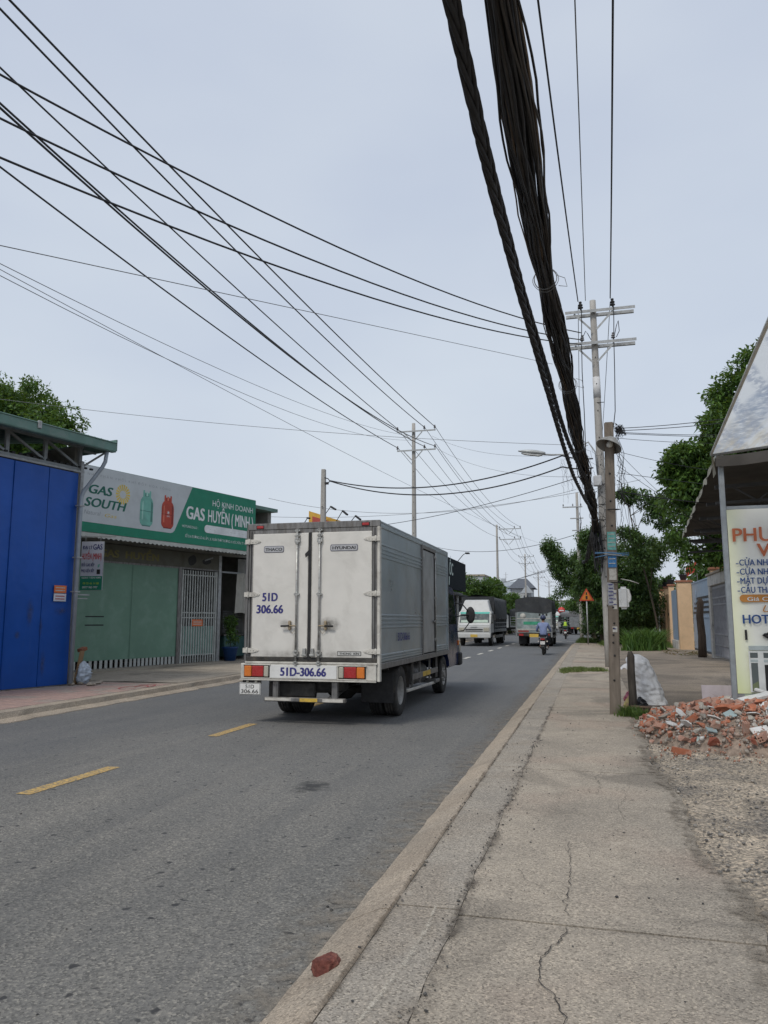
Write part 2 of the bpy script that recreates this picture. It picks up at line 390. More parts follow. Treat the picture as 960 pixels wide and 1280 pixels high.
def edgeR(y): return .62 + .07 * fbm(y * .8, 4.2) + .035 * fbm(y * 4, 1.1) + .02 * fbm(y * 13, 2.1) + (.10 if y < 5 else 0) - (.05 if y > 8 else 0)
drift(1.5, 40, -1.285, -1.75, .006)
def seam(pts, w, z, mat, lab, n=160, amp=.03, ylim=None):
    V, F, A = [], [], []
    for i in range(n + 1):
        y = 2 + (14 - 2) * (i / n) ** 1.5 if ylim is None else ylim[0] + (ylim[1] - ylim[0]) * i / n; x = pts(y); wv = w * (.35 + 1.2 * abs(fbm(y * 2.1, w * 9)))
        for t, a in ((-1, 0), (-.45, .75), (.1, .95), (.6, .5), (1.3, 0)): V.append((x + wv * t + amp * .3 * fbm(y * 6, 3), y, z)); A.append(a)
    for i in range(n):
        for j in range(4): a = i * 5 + j; F.append((a, a + 1, a + 6, a + 5))
    o = addobj('grit_seam', fastmesh('grit_seam', np.array(V), np.array(F), mat, np.array(A))); tag(o, lab, 'grit', kind='stuff')
def m_grime(name, lo, hi, a0=.40, a1=.60, sc=26):
    k = NT(name); p = k.pos(); g = k.n('ShaderNodeAttribute'); g.attribute_name = 'tone'
    n = k.math('ADD', k.math('MULTIPLY', k.noise(p, sc, 6, .8), .6), k.math('MULTIPLY', k.noise(p, 5, 3), .4))
    k.l(k.math('MULTIPLY', k.r01(n, a0, a1), g.outputs['Fac']), k.b.inputs['Alpha'])
    return k.fin(k.ramp(k.noise(p, 120, 3), (.3, lo), (.7, hi)), .95, 0, k.bump(k.noise(p, 90, 3), .5, .01))
seam(lambda y: -.70 + .02 * fbm(y * 2.2, 8), .055, .1085, m_grime("seam_grime", (.05, .042, .034, 1), (.17, .14, .11, 1), .47, .58, 34), "dark grit filling the joint along the sidewalk's inner edge strip")
seam(lambda y: -1.035, .022, .1110, m_grime("kerb_grime", (.10, .08, .06, 1), (.22, .17, .12, 1), .42, .56, 40), "thin grit line along the back of the kerb")
seam(lambda y: edgeR(y) - .04, .13, .1095, m_grime("verge_grime", (.12, .105, .085, 1), (.34, .285, .22, 1), .47, .56, 22), "soil and grit washed over the ragged outer edge of the sidewalk")
seam(lambda y: -.86 + .05 * math.sin(y * 2.1), .02, .1088, m_grime("lime_streak", (.42, .38, .31, 1), (.60, .55, .46, 1), .44, .56, 60), "pale lime streak on the grey strip in the foreground", n=60, ylim=(2.5, 4.1))

# right kerb: sloped cast blocks, 3.9 m each, with open joints
kerb = struct(MB().box(-1.275, -1.0, -8, 53.4, -.1, -.02).build('kerb', MC_kerb))
yj = [-3.85 + 3.92 * i for i in range(15)] 
for i in range(14):
    y0, y1 = yj[i] + .008, yj[i + 1] - .008
    if y0 > 53: break
    n = 26 if y0 < 20 else 8; V = []; 
    for j in range(n + 1):
        y = y0 + (y1 - y0) * j / n; near = min(j, n - j) < 1
        wob = .012 * fbm(y * 3, 2) + (.006 if near else 0); ch = .01 * abs(fbm(y * 2.1, 9))
        V += [(-1.285 + wob, y, -.05), (-1.28 + wob, y, .022), (-1.16 + wob * .5, y, .075 - ch), (-1.09, y, .103 - ch), (-1.055 + wob * .5, y, .108), (-1.035 + wob * .6, y, .100), (-1.032, y, -.05)]
    F = [(j * 7 + a, j * 7 + a + 1, (j + 1) * 7 + a + 1, (j + 1) * 7 + a) for j in range(n) for a in range(6)] + [tuple(range(7)), tuple(n * 7 + a for a in range(6, -1, -1))]
    MB().add(V, F).build('kerb_block', MC_kerb, kerb)
# footway: grey haunch strip, then pale slabs; a recessed bed shows in the joints
MJ = M("joint_dirt", (.05, .044, .037, 1), .95, bump=.3)
foot = struct(MB().box(-1.03, .55, -8, 53, -.1, .078).build('sidewalk', MJ))
def slab(x0f, x1f, y0, y1, name, mat, nx=3, step=.12, z=.10, tilt=0):
    n = max(3, int((y1 - y0) / step)) if y0 < 14 else 8; V = []
    for j in range(n + 1):
        y = y0 + (y1 - y0) * j / n; a, b = x0f(y), x1f(y)
        for i in range(nx + 1): 
            x = a + (b - a) * i / nx; V.append((x, y, z + .004 * fbm(x * 1.3, y * 1.3, 5) + tilt * (j / n - .5)))
    w1 = nx + 1; F = [(j * w1 + i, j * w1 + i + 1, (j + 1) * w1 + i + 1, (j + 1) * w1 + i) for j in range(n) for i in range(nx)]
    # skirt
    ring = [i for i in range(w1)] + [j * w1 + nx for j in range(1, n + 1)] + [n * w1 + i for i in range(nx - 1, -1, -1)] + [j * w1 for j in range(n - 1, 0, -1)]
    o = len(V); V += [(V[r][0], V[r][1], z - .09) for r in ring]; m = len(ring)
    F += [(ring[q], ring[(q + 1) % m], o + (q + 1) % m, o + q) for q in range(m)]
    return MB().add(V, F).build(name, mat, foot)
for i in range(14):
    y0, y1 = yj[i] + .10, yj[i + 1] + .09
    if y0 > 52: break
    slab(lambda y: -1.0305 + .002 * fbm(y * 5, 1), lambda y: -.70 - .02 * max(0, y - 20) * .1 + .02 * fbm(y * 2.2, 8), y0, y1 - .007, 'haunch_strip', MC_strip, 2)
    dy = -.06
    slab(lambda y: -.6965 + .02 * fbm(y * 2.2, 8) - .02 * max(0, y - 20) * .1, edgeR if y0 < 11 else (lambda y: .66), y0 + dy, y1 + dy - .011, 'sidewalk_slab', MC_walk, 5, tilt=.004 * (-1) ** i)
# soil / gravel verge and concrete yard
def verge(u, v):
    x = .45 + u * 9; y = -6 + v * 17.5
    return (x, y, .074 + .022 * fbm(x * 1.6, y * 1.6, 2) + .01 * fbm(x * 7, y * 7, 3) - .01 * u)
MB().grid(verge, 130, 240).build('gravel_verge', MSOIL)['kind'] = 'structure'
yard = struct(MB().box(.5, 9.5, 11.2, 52, -.1, .083).build('yard', MJ))
for (x0, x1, y0, y1) in ((.665, 2.9, 11.3, 15.3), (2.91, 6.3, 11.3, 15.3), (.665, 2.9, 15.31, 20.4), (2.91, 6.3, 15.31, 20.4), (.665, 4.85, 20.42, 27.6), (.665, 4.85, 27.61, 38.5), (.665, 4.85, 38.51, 52)):
    n = 24; V = [(x0 + (x1 - x0) * i / n + (.02 * fbm(j, 1) if i in (0, n) else 0), y0 + (y1 - y0) * j / n, .098 + .008 * fbm(x0 + (x1 - x0) * i / n * .5, j * .3, 8)) for j in range(n + 1) for i in range(n + 1)]
    F = [(j * (n + 1) + i, j * (n + 1) + i + 1, (j + 1) * (n + 1) + i + 1, (j + 1) * (n + 1) + i) for j in range(n) for i in range(n)]
    MB().add(V, F).build('yard_slab', MC_yard, yard)
# cracks worn through the slabs: thin ragged ribbons of dirt-filled crack
MCR = M("crack_dirt", (.055, .047, .040, 1), .95, var=.3, vs=30, bump=.5, bs=80)
def crack(pts, w0, parent, z=.1065, jag=.022, seed=0):
    pts = [Vector((a, b, 0)) for a, b in pts]; P = []
    for a, b in zip(pts, pts[1:]):
        n = max(2, int((b - a).length / .022))
        P += [a + (b - a) * i / n for i in range(n)]
    P.append(pts[-1]); V = []; N = len(P)
    for i, p in enumerate(P):
        t = (P[min(i + 1, N - 1)] - P[max(i - 1, 0)]).normalized(); nn = Vector((-t.y, t.x, 0))
        q = p + nn * jag * fbm(i * .35 + seed * 7, seed, 1, 5)
        wv = w0 * (.35 + 1.1 * abs(fbm(i * .55, seed * 3 + 1))) * min(1, .25 + i / 5, .25 + (N - 1 - i) / 5)
        V += [(q + nn * wv) + Vector((0, 0, z)), (q - nn * wv) + Vector((0, 0, z))]
    MB().add(V, [(2 * i, 2 * i + 1, 2 * i + 3, 2 * i + 2) for i in range(N - 1)]).build('crack', MCR, parent)
crack([(-.14, 2.2), (-.15, 3.08), (-.16, 3.17), (-.20, 3.3), (-.26, 3.38), (-.27, 3.6), (-.19, 3.84), (-.16, 4.0)], .0045, foot, seed=1)
crack([(-.16, 4.1), (-.19, 4.31), (-.17, 4.56), (-.18, 5.07), (-.21, 5.5)], .003, foot, seed=2)
crack([(-.19, 4.31), (-.30, 4.5), (-.42, 4.62), (-.46, 4.8)], .0018, foot, seed=3)
crack([(.33, 4.05), (.37, 4.2), (.50, 4.25), (.66, 4.19)], .002, foot, seed=4)
crack([(.37, 4.2), (.33, 4.35), (.22, 4.55)], .0012, foot, seed=14)
crack([(-.02, 6.9), (.02, 7.3), (-.03, 7.7), (.05, 7.92)], .0025, foot, seed=5)
crack([(.18, 6.1), (.14, 6.5), (.22, 6.9), (.20, 7.3)], .002, foot, seed=6)
crack([(-.40, 7.9), (-.1, 8.12), (.15, 8.05), (.45, 8.15)], .0022, foot, seed=7)
crack([(.10, 3.0), (.25, 3.25), (.45, 3.3), (.62, 3.22)], .0015, foot, seed=8)
crack([(-.62, 9.2), (-.3, 9.4), (-.1, 9.9), (.2, 10.1)], .003, foot, seed=9)
crack([(-.55, 13.5), (-.1, 13.7), (.3, 13.5)], .004, foot, seed=10)
# pebbles and crumbs: along the slab edge, in the gravel verge
def pebbles(name, P, Rr, mat, label):
    t = (1 + 5 ** .5) / 2
    iv = np.array([(-1, t, 0), (1, t, 0), (-1, -t, 0), (1, -t, 0), (0, -1, t), (0, 1, t), (0, -1, -t), (0, 1, -t), (t, 0, -1), (t, 0, 1), (-t, 0, -1), (-t, 0, 1)]) / math.sqrt(1 + t * t)
    fi = np.array([(0, 11, 5), (0, 5, 1), (0, 1, 7), (0, 7, 10), (0, 10, 11), (1, 5, 9), (5, 11, 4), (11, 10, 2), (10, 7, 6), (7, 1, 8), (3, 9, 4), (3, 4, 2), (3, 2, 6), (3, 6, 8), (3, 8, 9), (4, 9, 5), (2, 4, 11), (6, 2, 10), (8, 6, 7), (9, 8, 1)])
    n = len(P); ang = rng.uniform(0, 6.28, n); sc = rng.uniform(.6, 1.3, (n, 1, 3)) * Rr[:, None, None] * np.array([1, 1, .62])
    V = iv[None] * (1 + rng.uniform(-.22, .22, (n, 12, 1))) * sc
    c, s_ = np.cos(ang)[:, None], np.sin(ang)[:, None]
    V = np.stack([V[:, :, 0] * c - V[:, :, 1] * s_, V[:, :, 0] * s_ + V[:, :, 1] * c, V[:, :, 2]], -1) + P[:, None, :]
    F = fi[None] + (np.arange(n) * 12)[:, None, None]
    o = addobj(name, fastmesh(name, V.reshape(-1, 3), F.reshape(-1, 3), mat, np.repeat(rng.uniform(0, 1, n), 12)))
    tag(o, label, "gravel", kind='stuff'); return o
def m_tone(name, *stops, rough=.9, bumpy=True):
    k = NT(name); g = k.n('ShaderNodeAttribute'); g.attribute_name = 'tone'; p = k.pos()
    c = k.ramp(g.outputs['Fac'], *stops); c = k.mix(.5, c, k.ramp(k.noise(p, 60, 4), (.3, (.7, .7, .7, 1)), (.7, (1.25, 1.25, 1.25, 1))), 'MULTIPLY')
    return k.fin(c, rough, 0, k.bump(k.noise(p, 90, 4), .3, .005) if bumpy else None)
MPEB = m_tone("pebble_stone", (0, (.09, .088, .085, 1)), (.5, (.22, .205, .185, 1)), (.85, (.34, .305, .26, 1)), (1, (.52, .48, .42, 1)))
MPEBD = m_tone("dark_crumbs", (0, (.035, .035, .036, 1)), (.7, (.10, .095, .088, 1)), (1, (.24, .22, .19, 1)))
P = []
while len(P) < 4200:
    y = random.uniform(2.2, 11.3); x = edgeR(y) - .02 + abs(random.gauss(0, .75))
    if fbm(x * 1.4, y * 1.4, 12) + .25 < random.uniform(-.3, .5) or x > 6: continue
    P.append((x, y, .086 + .016 * fbm(x * 1.6, y * 1.6, 2)))
P = np.array(P); pebbles('gravel', P, rng.gamma(2.0, .0027, len(P)).clip(.003, .02), MPEB, "loose grey gravel over the bare verge beside the sidewalk")
P = []
for _ in range(900):
    y = random.uniform(2.3, 10); P.append((-.70 + random.gauss(0, .045) + .03 * fbm(y * 2, 3), y, .106))
for _ in range(420):
    y = random.uniform(2.3, 13); P.append((-1.035 + random.gauss(0, .02), y, .108))
for _ in range(700): P.append((random.uniform(-1., .6), random.uniform(2.3, 13), .105))
for _ in range(500):
    y = random.uniform(2.3, 13); P.append((-1.30 - abs(random.gauss(0, .12)), y, .004))
for _ in range(500): P.append((random.uniform(-6, -1.4), random.uniform(2.3, 10), .003))
P = np.array(P); pebbles('grit', P, rng.gamma(1.6, .0017, len(P)).clip(.0015, .010), MPEBD, "dark grit and crumbs scattered along the kerb and sidewalk joints")

# left side: kerb, pink pavers, concrete drive
MPV = m_concrete("pink_paver", (.40, .27, .225, 1), (.33, .24, .21, 1), (.27, .21, .18, 1), .4, 2)
MPV2 = m_concrete("grey_pink_paver", (.35, .28, .24, 1), (.29, .245, .21, 1), (.24, .20, .175, 1), .4, 2)
left = struct(MB().box(-20, -9.05, -10, 70, -.1, .135).build('left_pavement', MC_left))
lk = struct(MB().box(-9.04, -8.8, -10, 70, -.1, -.03).build('left_kerb', MC_kerb))
for i in range(26):
    y0, y1 = -6 + 3 * i, -6 + 3 * i + 2.985; n = 10; V = []
    for j in range(n + 1):
        y = y0 + (y1 - y0) * j / n; wob = .035 * fbm(y * 1.5, 6)
        V += [(-8.60 + wob * 2.5, y, -.05), (-8.62 + wob * 2.5, y, .012), (-8.80 + wob, y, .05), (-8.84 + wob * .4, y, .135), (-9.03, y, .148), (-9.04, y, -.05)]
    MB().add(V, [(j * 6 + a, j * 6 + a + 1, (j + 1) * 6 + a + 1, (j + 1) * 6 + a) for j in range(n) for a in range(5)] + [tuple(range(6)), tuple(n * 6 + a for a in range(5, -1, -1))]).build('kerb_block', MC_kerb, lk)
pm = [MB().box(-.195, .195, -.195, .195, -.03, 0).mesh('paver', m_, bevel=.006) for m_ in (MPV, MPV2, MPV)]
for i in range(11):
    for j in range(22):
        x, y = -9.25 - .4 * i, 8.6 + .4 * j
        if y > 15.6 + .1 * hsh(i, j) - .25 * (i < 2) or x < -11.3 - (y - 12) * -.12 - .25: continue
        inst('paver', pm[int(hsh(i, j) * 3)], left, (x, y, .150 + .004 * hsh(j, i)), (R(.6) * (hsh(i, j, 2) - .5), R(.6) * (hsh(i, j, 4) - .5), 0))
for (x0, x1, y0, y1) in ((-11.4, -9.05, 15.9, 20.2), (-14.9, -11.41, 15.9, 20.2), (-11.4, -9.05, 20.22, 27), (-14.9, -11.41, 20.22, 30), (-12, -9.05, 27.02, 36), (-12, -9.05, 36.02, 48), (-12, -9.05, 48.02, 60), (-20, -9.05, -9, 8.3)):
    n = 10; V = [(x0 + (x1 - x0) * i / n, y0 + (y1 - y0) * j / n, .150 + .006 * fbm(i * .7, j * .7, x0)) for j in range(n + 1) for i in range(n + 1)]
    F = [(j * (n + 1) + i, j * (n + 1) + i + 1, (j + 1) * (n + 1) + i + 1, (j + 1) * (n + 1) + i) for j in range(n) for i in range(n)]
    MB().add(V, F).build('pavement_slab', MC_left, left)
# red paint scribble on the concrete drive
MRP = M("red_spray", (.34, .07, .07, 1), .8, var=.3, vs=20)
sc_ = MB(); 
def loop(cx, cy, rx, ry, a0, a1, w=.035):
    V = []
    for i in range(25):
        a = R(a0 + (a1 - a0) * i / 24); d = Vector((math.cos(a), math.sin(a), 0)); q = Vector((cx + rx * d.x, cy + ry * d.y, .160)); nn = Vector((d.x / rx, d.y / ry, 0)).normalized()
        V += [q + nn * w / 2, q - nn * w / 2]
    sc_.add(V, [(2 * i, 2 * i + 1, 2 * i + 3, 2 * i + 2) for i in range(24)])
loop(-9.30, 14.5, .22, .42, 30, 330); loop(-9.22, 14.8, .14, .32, -60, 230); loop(-9.35, 15.1, .16, .25, 60, 200)
sc_.build('paint_scribble', MRP, left)
# ================================================================ near box truck
WHITE = M("truck_white", (.66, .64, .595, 1), .5, var=.06, vs=3, bump=.08, bs=14, dirt=(.36, .34, .30, 1), dsc=2.2, damt=.35)
TRIMW = M("chalky_white_steel", (.55, .53, .48, 1), .55, var=.14, vs=8, dirt=(.22, .20, .17, 1), dsc=6, damt=.7)
STEEL = M("weathered_steel", (.20, .195, .19, 1), .5, .55, var=.3, vs=6, dirt=(.09, .075, .06, 1), dsc=5, damt=.8, stretch=(3, 3, .6))
def m_inox():
    k = NT("stainless_panel"); p = k.pos('Object', (1, .8, 1)); q = k.pos('Object', (6, 1.2, 1.2))
    c = k.ramp(k.noise(p, 1.4, 5), (.3, (.33, .385, .42, 1)), (.7, (.44, .485, .505, 1)))
    c = k.mix(k.ramp(k.noise(q, 3, 6, .7), (.52, (0, 0, 0, 1)), (.75, (.5, .5, .5, 1))), c, (.30, .29, .26, 1))
    r = k.ramp(k.noise(p, 2.2, 5), (.3, (.26, .26, .26, 1)), (.7, (.42, .42, .42, 1)))
    return k.fin(c, r, .75, k.bump(k.noise(k.pos('Object', (1, 1, 1)), 1.6, 2), .12, .05))
INOX = m_inox()
BRUSH = M("zinc_hardware", (.42, .42, .40, 1), .42, .6, var=.25, vs=12, dirt=(.16, .12, .08, 1), dsc=14, damt=.6)
BLACKR = M("black_rubber", (.028, .028, .029, 1), .75, var=.3, vs=9, bump=.2)
DUSTBLK = M("dusty_chassis", (.045, .043, .040, 1), .8, var=.4, vs=6, dirt=(.14, .12, .095, 1), dsc=5, damt=.6)
TYRE = M("tyre_rubber", (.032, .031, .030, 1), .85, var=.3, vs=12, dirt=(.13, .115, .095, 1), dsc=6, damt=.55)
RIM = M("dusty_rim", (.30, .295, .28, 1), .55, .3, var=.25, vs=9, dirt=(.12, .10, .08, 1), dsc=8, damt=.7)
INKBLUE = M("blue_lettering", (.030, .030, .17, 1), .6, var=.2, vs=20, bump=0, dirt=(.25, .25, .3, 1), dsc=30, damt=.35)
CABBLUE = M("cab_blue", (.012, .024, .085, 1), .22, .1, var=.1, vs=1, bump=0, spec=.6)
GLASS = M("dark_glass", (.015, .02, .022, 1), .08, 0, var=.1, bump=0, spec=.8)
REDL = M("red_lens", (.36, .02, .02, 1), .25, var=.12, vs=9, bump=.3, bs=60, spec=.6)
ORL = M("amber_lens", (.62, .17, .02, 1), .25, var=.12, vs=9, bump=.3, bs=60, spec=.6)
CLL = M("clear_lens", (.42, .40, .33, 1), .25, var=.12, vs=9, bump=.3, bs=60, spec=.6)
PLATE = M("plate_white", (.70, .70, .68, 1), .5, var=.05, dirt=(.3, .28, .25, 1), damt=.4)
PLATEY = M("plate_yellow", (.62, .42, .08, 1), .5, var=.1)
INK = M("black_ink", (.02, .02, .02, 1), .6, var=.1, bump=0)
YEL = M("yellow_paint", (.60, .40, .06, 1), .6, var=.2, vs=10, dirt=(.15, .12, .08, 1), dsc=9, damt=.6)
ADH = M("adhesive_residue", (.30, .24, .16, 1), .8, var=.3, vs=15)
SMUT = None
def m_smudge():
    k = NT("grease_smudge"); g = k.n('ShaderNodeAttribute'); g.attribute_name = 'tone'; p = k.pos()
    a = k.math('MULTIPLY', k.ramp(k.noise(p, 14, 5, .6), (.35, (.25, .25, .25, 1)), (.7, (1, 1, 1, 1))), g.outputs['Fac']); k.l(a, k.b.inputs['Alpha'])
    return k.fin((.07, .062, .05, 1), .8)
SMUT = m_smudge()
def smudge(name, x, y, z, rx, rz, parent, amt=.7):
    V, F, A = [(x, y, z)], [], [amt]; n = 16
    for ring, (rr, a) in enumerate(((.35, amt * .75), (.7, amt * .3), (1, 0))):
        for i in range(n):
            t = 2 * math.pi * i / n; V.append((x + rx * rr * math.cos(t), y, z + rz * rr * math.sin(t))); A.append(a)
    for i in range(n):
        F.append((0, 0, 1 + i, 1 + (i + 1) % n))
        for r_ in range(2): F.append((1 + r_ * n + i, 1 + r_ * n + (i + 1) % n, 1 + (r_ + 1) * n + (i + 1) % n, 1 + (r_ + 1) * n + i))
    me = bpy.data.meshes.new(name); me.from_pydata(V, [], [f if f[0] != f[1] else f[1:] for f in F]); me.materials.append(SMUT)
    at = me.attributes.new('tone', 'FLOAT', 'POINT'); at.data.foreach_set('value', A)
    return addobj(name, me, parent)

def wheel(parent, x, y, r=.405, w=.22, side=1, name='wheel', dual=False, rimr=None, dish=.0):
    """axle along x; side=+1: outer face toward +x"""
    rimr = rimr or r * .56
    mt = Matrix.Translation((x, y, r)) @ Matrix.Rotation(R(90) * side, 4, 'Y')
    # tyre profile with tread grooves and shoulder
    h = w / 2; pr = [(rimr, -h * .82), (rimr + .02, -h * .98), (r * .86, -h * 1.02), (r * .955, -h * .93)]
    for k in range(4):
        a = -h * .80 + k * h * .43; pr += [(r, a), (r, a + h * .28), (r - .012, a + h * .30), (r - .012, a + h * .40)]
    pr += [(r * .955, h * .93), (r * .86, h * 1.02), (rimr + .02, h * .98), (rimr, h * .82)]
    W = bpy.data.objects.new(name, MB().lathe(pr, 40, mt).mesh('tyre', TYRE)); COL.objects.link(W); W.parent = parent
    m2 = MB()
    if dual: pr2 = [(rimr + .004, h * .9), (rimr - .01, h * .86), (rimr - .03, h * .3), (rimr * .86, -h * .35), (rimr * .5, -h * .45), (rimr * .42, -h * .42), (rimr * .40, h * .05), (rimr * .33, h * .12), (.0, h * .12)]
    else: pr2 = [(rimr + .004, h * .9), (rimr - .012, h * .84), (rimr - .03, h * .45), (rimr * .80, h * .35), (rimr * .62, h * .75), (rimr * .50, h * .82), (rimr * .40, h * .80), (rimr * .37, h * 1.15), (rimr * .28, h * 1.25), (.0, h * 1.25)]
    m2.lathe(pr2, 32, mt); m2.build('rim', RIM, W)
    m3 = MB()
    for k in range(6):
        a = 2 * math.pi * k / 6; rr = rimr * .56; zz = h * (-.45 if dual else .78)
        m3.lathe([(.017, 0), (.017, .03), (.010, .036), (0, .036)], 6, mt @ Matrix.Translation((rr * math.cos(a), rr * math.sin(a), zz)), sm=False)
    m3.build('wheel_nuts', BRUSH, W)
    return W

T = thing('box_truck', "white and stainless steel box truck seen from behind, both rear doors shut", 'truck', (-4.105, 11.06, 0), 0)
ZB, ZT, LEN, HW = .90, 3.03, 5.66, 1.07
# cargo box side walls, roof, floor
def side_wall(s):
    m = MB(); x = s * (HW - .015)
    yd0, yd1 = 3.05, 4.22                                   # side door opening on the right
    def sheet(y0, y1):
        # horizontal profile with pressed ribs
        zs = [ZB + .02, ZB + .035]; xs = [0, 0]
        prof = [(ZB + .02, 0)]
        for c in (.945, .985, 1.025, 1.44, 1.50, 1.56, 1.62, 2.50, 2.56, 2.62, 2.69):
            prof += [(c - .020, 0), (c - .010, .014), (c + .010, .014), (c + .018, 0)]
        prof += [(ZT - .09, 0)]
        V = []
        for (z, o) in prof: V += [(x + s * o, y0, z), (x + s * o, y1, z)]
        m.add(V, [(2 * i, 2 * i + 1, 2 * i + 3, 2 * i + 2) for i in range(len(prof) - 1)])
    if s > 0: sheet(.05, yd0 - .05); sheet(yd1 + .05, LEN)
    else: sheet(.05, LEN)
    m.build('side_panel', INOX, T)
for s in (-1, 1): side_wall(s)
m = MB().box(-HW, HW, .02, LEN, ZT - .02, ZT + .012); m.box(-HW - .004, HW + .004, .03, LEN + .004, ZT - .09, ZT - .025)
m.build('roof', INOX, T, bevel=.006)
MB().box(-HW + .02, HW - .02, LEN - .03, LEN, ZB, ZT - .1).build('front_panel', INOX, T)
m = MB().box(-HW - .01, HW + .01, .03, LEN + .01, ZB - .075, ZB + .015)
m.build('bottom_rail', STEEL, T, bevel=.006)
MB().box(-HW + .05, HW - .05, .1, LEN - .05, ZB - .06, ZB - .015).build('floor', DUSTBLK, T)
for y0 in (LEN - .06,):
    MB().box(HW - .03, HW + .012, y0, LEN + .012, ZB, ZT).build('corner_post', INOX, T, bevel=.004); MB().box(-HW - .012, -HW + .03, y0, LEN + .012, ZB, ZT).build('corner_post', INOX, T, bevel=.004)
# rear frame
MB().box(-HW - .012, HW + .012, -.012, .05, ZT - .085, ZT + .014).build('rear_header', STEEL, T, bevel=.006)
for s in (-1, 1):
    MB().box(min(s * (HW + .014), s * (HW - .028)), max(s * (HW + .014), s * (HW - .028)), -.022, .07, .655, ZT - .086).build('rear_post', TRIMW if s > 0 else STEEL, T, bevel=.005)
    MB().box(min(s * (HW - .03), s * (HW - .105)), max(s * (HW - .03), s * (HW - .105)), -.004, .045, ZB + .03, ZT - .087).build('door_jamb', STEEL, T, bevel=.004)
    MB().box(min(s * (HW - .062), s * (HW - .074)), max(s * (HW - .062), s * (HW - .074)), -.012, 0, ZB + .04, ZT - .1).build('jamb_seal', BLACKR, T)
MB().box(-HW + .105, HW - .105, -.002, .04, ZT - .15, ZT - .086).build('header_seal', STEEL, T, bevel=.004)
MB().box(-HW + .03, HW - .03, -.03, .05, ZB + .028, ZB + .092).build('sill', DUSTBLK, T, bevel=.01)
MB().box(-HW + .02, HW - .02, -.05, .06, ZB - .004, ZB + .027).build('sill_edge', TRIMW, T, bevel=.005)
for x in (-.86, .86):
    MB().cbox((x, -.018, ZT - .045), (.11, .02, .042)).build('marker_lamp', REDL, T, bevel=.008)
    MB().cbox((x, -.0125, ZT - .045), (.13, .01, .056)).build('marker_bezel', INK, T)
